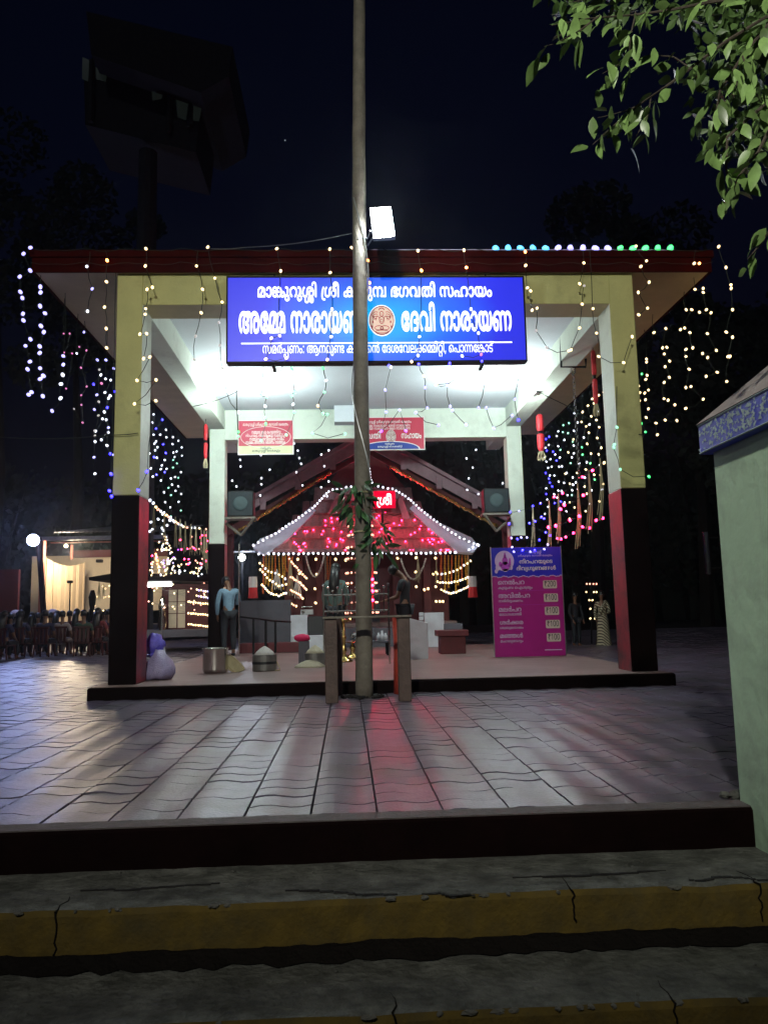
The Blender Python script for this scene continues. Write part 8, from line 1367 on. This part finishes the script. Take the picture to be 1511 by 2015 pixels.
# lamp far behind the blue shirted man
p = at(476,1097,30); t = thing('tube_lamp', 'small white lamp under a dark roof behind the man in blue', 'lamp', p); MB().ball(p, 0.14, 10, 8).build('lamp_globe', 'tube_glow', t, smooth=True); box('hood', 'grey_metal', t, p.x-0.5, p.x+0.5, 29.9, 30.3, p.z+0.2, p.z+0.24)
box('post', 'black_metal', t, p.x-0.03, p.x+0.03, 30.1, 30.16, -0.06, p.z-0.1)
L = bpy.data.lights.new('rear_light', 'POINT'); L.energy = 160; L.color = (0.75,0.82,1.0); lo = bpy.data.objects.new('rear_light', L); COL.objects.link(lo); lo.parent = t; lo.location = (0.2,-0.5,-0.1)

# ------------------------------------------------------------------ people
def skinned(name, V_, E_, m, parent=None, M=Matrix(), sub=1):
    me = bpy.data.meshes.new(name); me.from_pydata([v[0] for v in V_], E_, []); o = bpy.data.objects.new(name, me); COL.objects.link(o)
    md = o.modifiers.new('s', 'SKIN'); md.use_smooth_shade = True; md.branch_smoothing = 0.3
    for i, v in enumerate(V_):
        sv = me.skin_vertices[0].data[i]; r_ = v[1]; sv.radius = (r_, r_) if not isinstance(r_, tuple) else r_; sv.use_root = (i == 0)
    o.modifiers.new('u', 'SUBSURF').levels = sub
    dg = bpy.context.evaluated_depsgraph_get(); dg.update(); m2 = bpy.data.meshes.new_from_object(o.evaluated_get(dg)); bpy.data.objects.remove(o)
    m2.transform(M); m2.materials.clear(); m2.materials.append(MATS[m]); m2.name = name; m2.polygons.foreach_set('use_smooth', [True]*len(m2.polygons))
    return link(name, m2, parent)
mat('skin', (0.16,0.075,0.04), 0.5); mat('hair', (0.006,0.005,0.005), 0.45); mat('shirt_blue', (0.20,0.33,0.45), 0.8, bump=0.4, scale=14, var=0.15)
mat('shirt_black', (0.008,0.008,0.012), 0.8); mat('trousers_dark', (0.012,0.014,0.02), 0.8); mat('shirt_teal', (0.10,0.16,0.15), 0.8); mat('saree_cream', (0.42,0.38,0.27), 0.7, bump=0.3, scale=14)
nt = MATS['saree_cream'].node_tree; wv_ = nt.nodes.new('ShaderNodeTexWave'); wv_.bands_direction = 'DIAGONAL'; wv_.inputs['Scale'].default_value = 7.0; wv_.inputs['Distortion'].default_value = 1.5
gg = nt.nodes.new('ShaderNodeNewGeometry'); nt.links.new(gg.outputs['Position'], wv_.inputs['Vector']); cr = nt.nodes.new('ShaderNodeValToRGB'); cr.color_ramp.elements[0].position = 0.35; cr.color_ramp.elements[0].color = (0.05,0.035,0.02,1); cr.color_ramp.elements[1].position = 0.5; cr.color_ramp.elements[1].color = (0.45,0.41,0.28,1)
nt.links.new(wv_.outputs['Fac'], cr.inputs[0]); nt.links.new(cr.outputs[0], nt.nodes['Principled BSDF'].inputs['Base Color']); mat('saree_dark', (0.03,0.02,0.015), 0.7)
mat('mundu_white', (0.42,0.42,0.42), 0.8, bump=0.4, scale=12)
def person(lab, loc, rz, H=1.7, shirt='shirt_blue', legs='trousers_dark', bow=0.0, arms=((0.05,0.35),(0.05,0.35)), lean=0.0, sit=False, longhair=False, group=None, sleeve='long', robe=None, hands=True, female=False):
    t = thing('person', lab, 'person', loc, group); k = H/1.7; M = Matrix.Translation(loc) @ Matrix.Rotation(rz, 4, 'Z') @ Matrix.Scale(k, 4)
    hp = 0.50 if sit else 0.93; ly = lean*0.45; sw = 0.16 if female else 0.18
    pel = (0, 0, hp); wai = (0, ly*0.3, hp+0.14); che = (0, ly*0.7, hp+0.32); nk = (0, ly, hp+0.50); nk2 = (0, ly+bow*0.05, hp+0.555)
    hd = (0, ly+0.02+bow*0.11, hp+0.635-bow*0.02); hd2 = (0, ly+0.015+bow*0.17, hp+0.725-bow*0.07)
    V_ = [(pel,(0.125,0.10)),(wai,(0.115,0.09)),(che,(0.135,0.10)),(nk,(0.06,0.055)),(nk2,0.05),(hd,(0.07,0.085)),(hd2,(0.068,0.082))]; E_ = [(0,1),(1,2),(2,3),(3,4),(4,5),(5,6)]
    sh_v = [((0,0,hp-0.10),(0.148,0.126)),(wai,(0.132,0.106)),(che,(0.150,0.116)),(nk,(0.085,0.072))]; sh_e = [(0,1),(1,2),(2,3)]
    face_y = 1
    for s, (fw, bend) in zip((-1, 1), arms):
        shd = (s*sw, ly*0.9, hp+0.44); el = (s*(sw+0.06), ly*0.9+fw*0.22, hp+0.44-0.29*math.cos(fw*0.8)); 
        wr = (s*(sw+0.05-bend*0.10), el[1]+math.sin(bend*1.7)*0.25, el[2]-math.cos(bend*1.7)*0.25); dr = (Vector(wr)-Vector(el)).normalized(); hnd = tuple(Vector(wr)+dr*0.07)
        i = len(V_); V_ += [(shd,0.055),(el,0.040),(wr,0.027),(hnd,(0.036,0.018))]; E_ += [(2,i),(i,i+1),(i+1,i+2),(i+2,i+3)]
        j = len(sh_v)
        if sleeve == 'long': sh_v += [(shd,0.070),(el,0.054),(wr,0.040)]; sh_e += [(2,j),(j,j+1),(j+1,j+2)]
        else: sh_v += [(shd,0.070),(tuple(Vector(shd).lerp(Vector(el),0.75)),0.058)]; sh_e += [(2,j),(j,j+1)]
        if hands:
            for f in range(5):
                sd = Vector((0, 1, 0)); off = (f-1.5)*0.017; base = Vector(hnd) + sd*off; ln = (0.062,0.072,0.068,0.052)[f] if f < 4 else 0.05
                if f == 4: base = Vector(wr)+dr*0.035 + sd*(-0.02); dd = (dr*0.7 - sd*0.7).normalized()
                else: dd = dr
                j = len(V_); V_ += [(tuple(base+dd*ln*0.5),0.009),(tuple(base+dd*ln+Vector((-s*0.008,0,0))),0.007)]; E_ += [(i+3 if f < 4 else i+2, j),(j,j+1)]
    lg_v = [(pel,(0.138,0.115))]; lg_e = []
    for s in (-1, 1):
        hip = (s*0.085, 0.0, hp-0.05)
        if sit: kn, an, to = (s*0.11,0.42,0.50), (s*0.11,0.44,0.09), (s*0.12,0.57,0.035)
        else: kn, an, to = (s*0.095,0.015,0.49), (s*0.10,-0.015,0.09), (s*0.115,0.12,0.035)
        i = len(V_); V_ += [(hip,0.088),(kn,0.056),(an,0.037),(to,(0.042,0.026))]; E_ += [(0,i),(i,i+1),(i+1,i+2),(i+2,i+3)]
        j = len(lg_v); lg_v += [(hip,0.104),(kn,0.074),((an[0],an[1],an[2]+0.03),0.058)]; lg_e += [(0,j),(j,j+1),(j+1,j+2)]
        if not sit or True: skinned('shoe', [(( an[0],an[1]-0.02,0.05),0.045),((to[0],to[1],0.034),(0.048,0.032))], [(0,1)], 'trousers_dark', t, M)
    skinned('body', V_, E_, 'skin', t, M)
    skinned('shirt', sh_v, sh_e, shirt, t, M)
    if robe:
        b = MB(); n = 28; rows = [(hp+0.08,0.15,0.12),(hp-0.1,0.185,0.15),(hp-0.4,0.19,0.16),(0.25,0.215,0.19),(0.03,0.25,0.22)]; vs = []
        for z, rx, ry in rows:
            for q in range(n): a_ = 2*math.pi*q/n; w_ = 1+0.05*math.sin(q*4.7)*(1.2-z); vs.append((rx*w_*math.cos(a_), ry*w_*math.sin(a_), z))
        b.add(vs, [(r_*n+q, r_*n+(q+1)%n, (r_+1)*n+(q+1)%n, (r_+1)*n+q) for r_ in range(4) for q in range(n)]); b.xf(M); b.build('skirt', robe, t, smooth=True)
        b = MB(); vs = [(-0.17,0.02,hp+0.45),(-0.08,-0.02,hp+0.49),(0.15,-0.13,hp+0.1),(0.06,-0.16,hp+0.0),(-0.17,0.10,hp+0.42),(-0.08,0.10,hp+0.45),(0.18,0.13,hp+0.08),(0.1,0.16,hp-0.02)]
        b.tube([(-0.12,0.0,hp+0.50),(-0.03,-0.15,hp+0.30),(0.13,-0.15,hp+0.05),(0.18,-0.05,hp-0.1)], [0.05,0.06,0.06,0.05], 8); b.tube([(-0.12,0.0,hp+0.50),(-0.03,0.14,hp+0.32),(0.10,0.15,hp+0.08)], [0.05,0.06,0.06], 8); b.xf(M); b.build('sash', robe, t, smooth=True)
    else: skinned('trousers', lg_v, lg_e, legs, t, M)
    hc = Vector(hd2)
    b = MB(); b.ball(hc+Vector((0,-0.018,0.020)), 0.098, 14, 10, (0.95,1.05,0.98), 0.02)
    for s in (-1,1): b.ball(hc+Vector((s*0.068,-0.03,-0.03)), 0.04, 8, 6, (0.6,1.2,1.3))
    if longhair: b.tube([hc+Vector((0,-0.07,0.0)), hc+Vector((0,-0.12,-0.12)), (0,ly-0.15,hp+0.38), (0,ly-0.14,hp+0.2)], [0.08,0.09,0.10,0.05], 12)
    b.xf(M); b.build('hair', 'hair', t, smooth=True)
    b = MB(); q = Vector(hd2)*0.5+Vector(hd)*0.5
    b.tube([q+Vector((0,0.075,0.03)), q+Vector((0,0.105,-0.012)), q+Vector((0,0.080,-0.02))], [0.008,0.014,0.008], 6); b.xf(M); b.build('nose', 'skin', t)
    for s in (-1,1): MB().ball(q+Vector((s*0.03,0.078,0.028)), 0.009, 6, 5).xf(M).build('eye', 'white_print', t)
    for s in (-1,1): MB().ball(q+Vector((s*0.076,-0.0,0.01)), 0.022, 6, 5, (0.4,0.8,1.3)).xf(M).build('ear', 'skin', t)
    MB().ball(q+Vector((0,0.082,-0.048)), 0.020, 8, 4, (1.2,0.4,0.35)).xf(M).build('mouth', 'maroon_print', t)
    return t
mb_ = at(453,1288,17.3)
person('man in a pale blue shirt with bowed head beside the left rear pillar', (mb_.x, 17.1, 0.162), R(25), 1.74, 'shirt_blue', 'trousers_dark', bow=1.3, arms=((0.1,0.2),(0.5,0.9)))
q = at(441,1169,17.0); tag(MB().cbox(q.x-0.07,q.x+0.07,17.36,17.38,q.z-0.15,q.z+0.16,0.006).build('orange_pennant', emis('pennant', (1,0.5,0.1), 0.25), fixn=True), 'small orange card held before the man in the blue shirt', 'card')
simple('shrine_step', 'raised step of the shrine on which the two worshippers stand', 'step', 'grey_stone', 600, 880, 1232, 1260, 20.2, 1.6, z0=0.0)
zs_ = at(700,1232,20.2).z
mq = at(797,1200,15.0); person('man in a black shirt facing left before the shrine, right of the pole', (mq.x, 15.0, 0.162), R(70), 1.78, 'shirt_black', 'trousers_dark', bow=1.2, arms=((0.3,0.8),(0.1,0.1)), sleeve='short')
mq = at(660,1200,15.4); person('dark long haired worshipper seen from behind left of the pole', (mq.x, 15.4, 0.162), R(-10), 1.80, 'shirt_teal', 'trousers_dark', bow=0.4, arms=((0.2,0.4),(0.3,0.6)), longhair=True, female=True)
mq = at(1188,1275,21.5); person('woman in a cream striped saree standing right behind the price board', (mq.x, 21.5, -0.055), R(160), 1.50, 'saree_cream', 'saree_dark', arms=((0.2,0.8),(0.1,0.3)), robe='saree_cream', female=True)
mq = at(1135,1275,21.8); person('person in dark clothes standing beside the woman in the cream saree', (mq.x, 21.8, -0.055), R(200), 1.48, 'shirt_black', 'trousers_dark', arms=((0.1,0.3),(0.1,0.3)))
# a row of small lamps glowing by the woman
lt2 = thing('lamp_stand', 'small lamp stand with rows of glowing bulbs beside the woman in the saree', 'lamp stand', at(1162,1240,22.5))
for row in (((1154,1149),(1160,1149),(1167,1149),(1173,1149)),((1153,1165),(1168,1165),(1173,1165)),((1159,1181),(1165,1181)),((1161,1198),),((1161,1217),(1170,1217))):
    for x, y in row: bulb(lt2, at(x, y, 22.5), 'led_ruby' if y < 1160 else WM, 0.026)
MB().tube([at(1162,1145,22.55), (at(1162,1240,22.55).x,22.55,-0.06)], 0.02, 6).build('stem', 'black_metal', lt2)
# seated crowd watching the stage
mat('chair_red', (0.05,0.005,0.006), 0.45); mat('cl_red', (0.12,0.015,0.02), 0.8); mat('cl_green', (0.03,0.06,0.04), 0.8); mat('cl_brown', (0.06,0.035,0.02), 0.8); mat('cl_white', (0.30,0.24,0.24), 0.8); mat('cl_navy', (0.02,0.02,0.06), 0.8)
def chair_(lab, loc, rz):
    t = thing('plastic_chair', lab, 'chair', loc, 'plastic chairs under the seated crowd'); M = Matrix.Translation(loc) @ Matrix.Rotation(rz,4,'Z')
    def q(nm, x0,x1,y0,y1,z0,z1): b = MB().cbox(x0,x1,y0,y1,z0,z1,0.01).xf(M); b.build(nm, 'chair_red', t, fixn=True)
    q('seat',-0.22,0.22,-0.18,0.24,0.40,0.43)
    for k in range(4): q('back_slat',-0.20+k*0.105,-0.125+k*0.105,-0.23,-0.21,0.45,0.82)
    q('back_rail',-0.22,0.22,-0.235,-0.205,0.82,0.88); q('back_rail',-0.22,0.22,-0.235,-0.205,0.431,0.45)
    for sx in (-1,1):
        for y in (-0.17,0.21): b = MB().tube([(sx*0.19,y,0.40),(sx*0.22,y*1.15,0.0)],0.022,6).xf(M); b.build('leg','chair_red',t)
    return t
crowd = [(8,1205,21.6),(36,1205,26.4),(74,1205,26.2),(112,1206,26.8),(136,1205,25.9),(164,1206,22.4),(192,1206,22.8),(214,1206,24.6),(20,1205,25.5),(62,1206,24.4),(98,1206,25.2),(122,1205,23.8),(150,1207,25.3),(180,1204,24.2),(205,1208,25.6),(40,1213,23.0),(88,1212,22.6),(-5,1207,24.0)]
wear = ['cl_navy','cl_brown','cl_green','cl_navy','cl_brown','cl_green','cl_red','cl_navy','cl_green','cl_brown','cl_navy','cl_white','cl_red','cl_green','cl_brown','cl_navy','cl_navy','cl_red']
names = ['seated spectator in navy in the near left corner','seated spectator in brown in the far row, leftmost','seated spectator in green in the far row below the floodlight','seated spectator in navy in the far row at the curtain edge','seated spectator in brown in the far row before the cream curtain','seated spectator in green in the near row right of the white shirt','seated spectator in dull red in the near row by the pillar','seated spectator in navy half hidden by the left front pillar','seated spectator in dark green at the left edge of the crowd','seated spectator in brown beneath the white floodlight','seated spectator in navy left of the one in white','seated spectator in a white shirt on a red chair','seated spectator in dull red right of the one in white','seated spectator in green near the left front pillar','seated spectator in brown closest to the left front pillar','seated spectator in navy in the near row, left','seated spectator in navy in the near row, right','seated spectator in dull red cut by the left frame edge']
protoP = None
for i, (px, py, Y) in enumerate(crowd):
    g_ = at(px, 1270, Y); loc = (g_.x, Y, -0.05); rz = R(random.uniform(-14, 10))
    person(names[i], loc, rz, 1.72+random.uniform(-.06,.08), wear[i], 'cl_white' if i == 11 else 'trousers_dark', arms=((0.3,0.7),(0.3,0.7)), sit=True, longhair=(i % 3 == 0), group='spectators seated before the stage', hands=False, sleeve='short')
    chair_('red chair under the ' + names[i].replace('seated ', '').replace(' of the crowd', ''), loc, rz)
for k, (px, lab) in enumerate(((32,'pale hat above the crowd at the left'), (104,'round pale cap above the heads mid crowd'))):
    q = at(px, 1198, 27.5); t = thing('person', lab.replace('hat','hat on a seated spectator').replace('cap','cap on a seated spectator'), 'person', (q.x,27.5,-0.05), 'spectators with pale head cloths')
    skinned('body', [((0,0,0.5),0.14),((0,0,0.85),0.15),((0,0,1.05),0.06),((0,0.02,1.18),0.085)], [(0,1),(1,2),(2,3)], 'cl_brown', t, Matrix.Translation((q.x,27.5,-0.05)))
    MB().ball((q.x,27.52,1.28), 0.17, 14, 8, (1,1,0.7)).build('head_cloth', 'cl_white', t, smooth=True)
hz = bpy.data.materials.new('night_haze'); hz.use_nodes = True; nt = hz.node_tree  # haze volume added to imitate lens bloom round the lamps
for n_ in list(nt.nodes):
    if n_.type == 'BSDF_PRINCIPLED': nt.nodes.remove(n_)
pv = nt.nodes.new('ShaderNodeVolumePrincipled'); pv.inputs['Density'].default_value = 0.0008; pv.inputs['Color'].default_value = (0.75,0.85,1.0,1); pv.inputs['Anisotropy'].default_value = 0.85
nt.links.new(pv.outputs[0], [n_ for n_ in nt.nodes if n_.type == 'OUTPUT_MATERIAL'][0].inputs['Volume']); MATS['night_haze'] = hz
tag(MB().box(-130, 130, -32, 145, -1.8, 24.0).build('haze', 'night_haze'), 'thin night haze glowing round the lamps', 'haze', kind='stuff')
print('objects', len(bpy.data.objects))
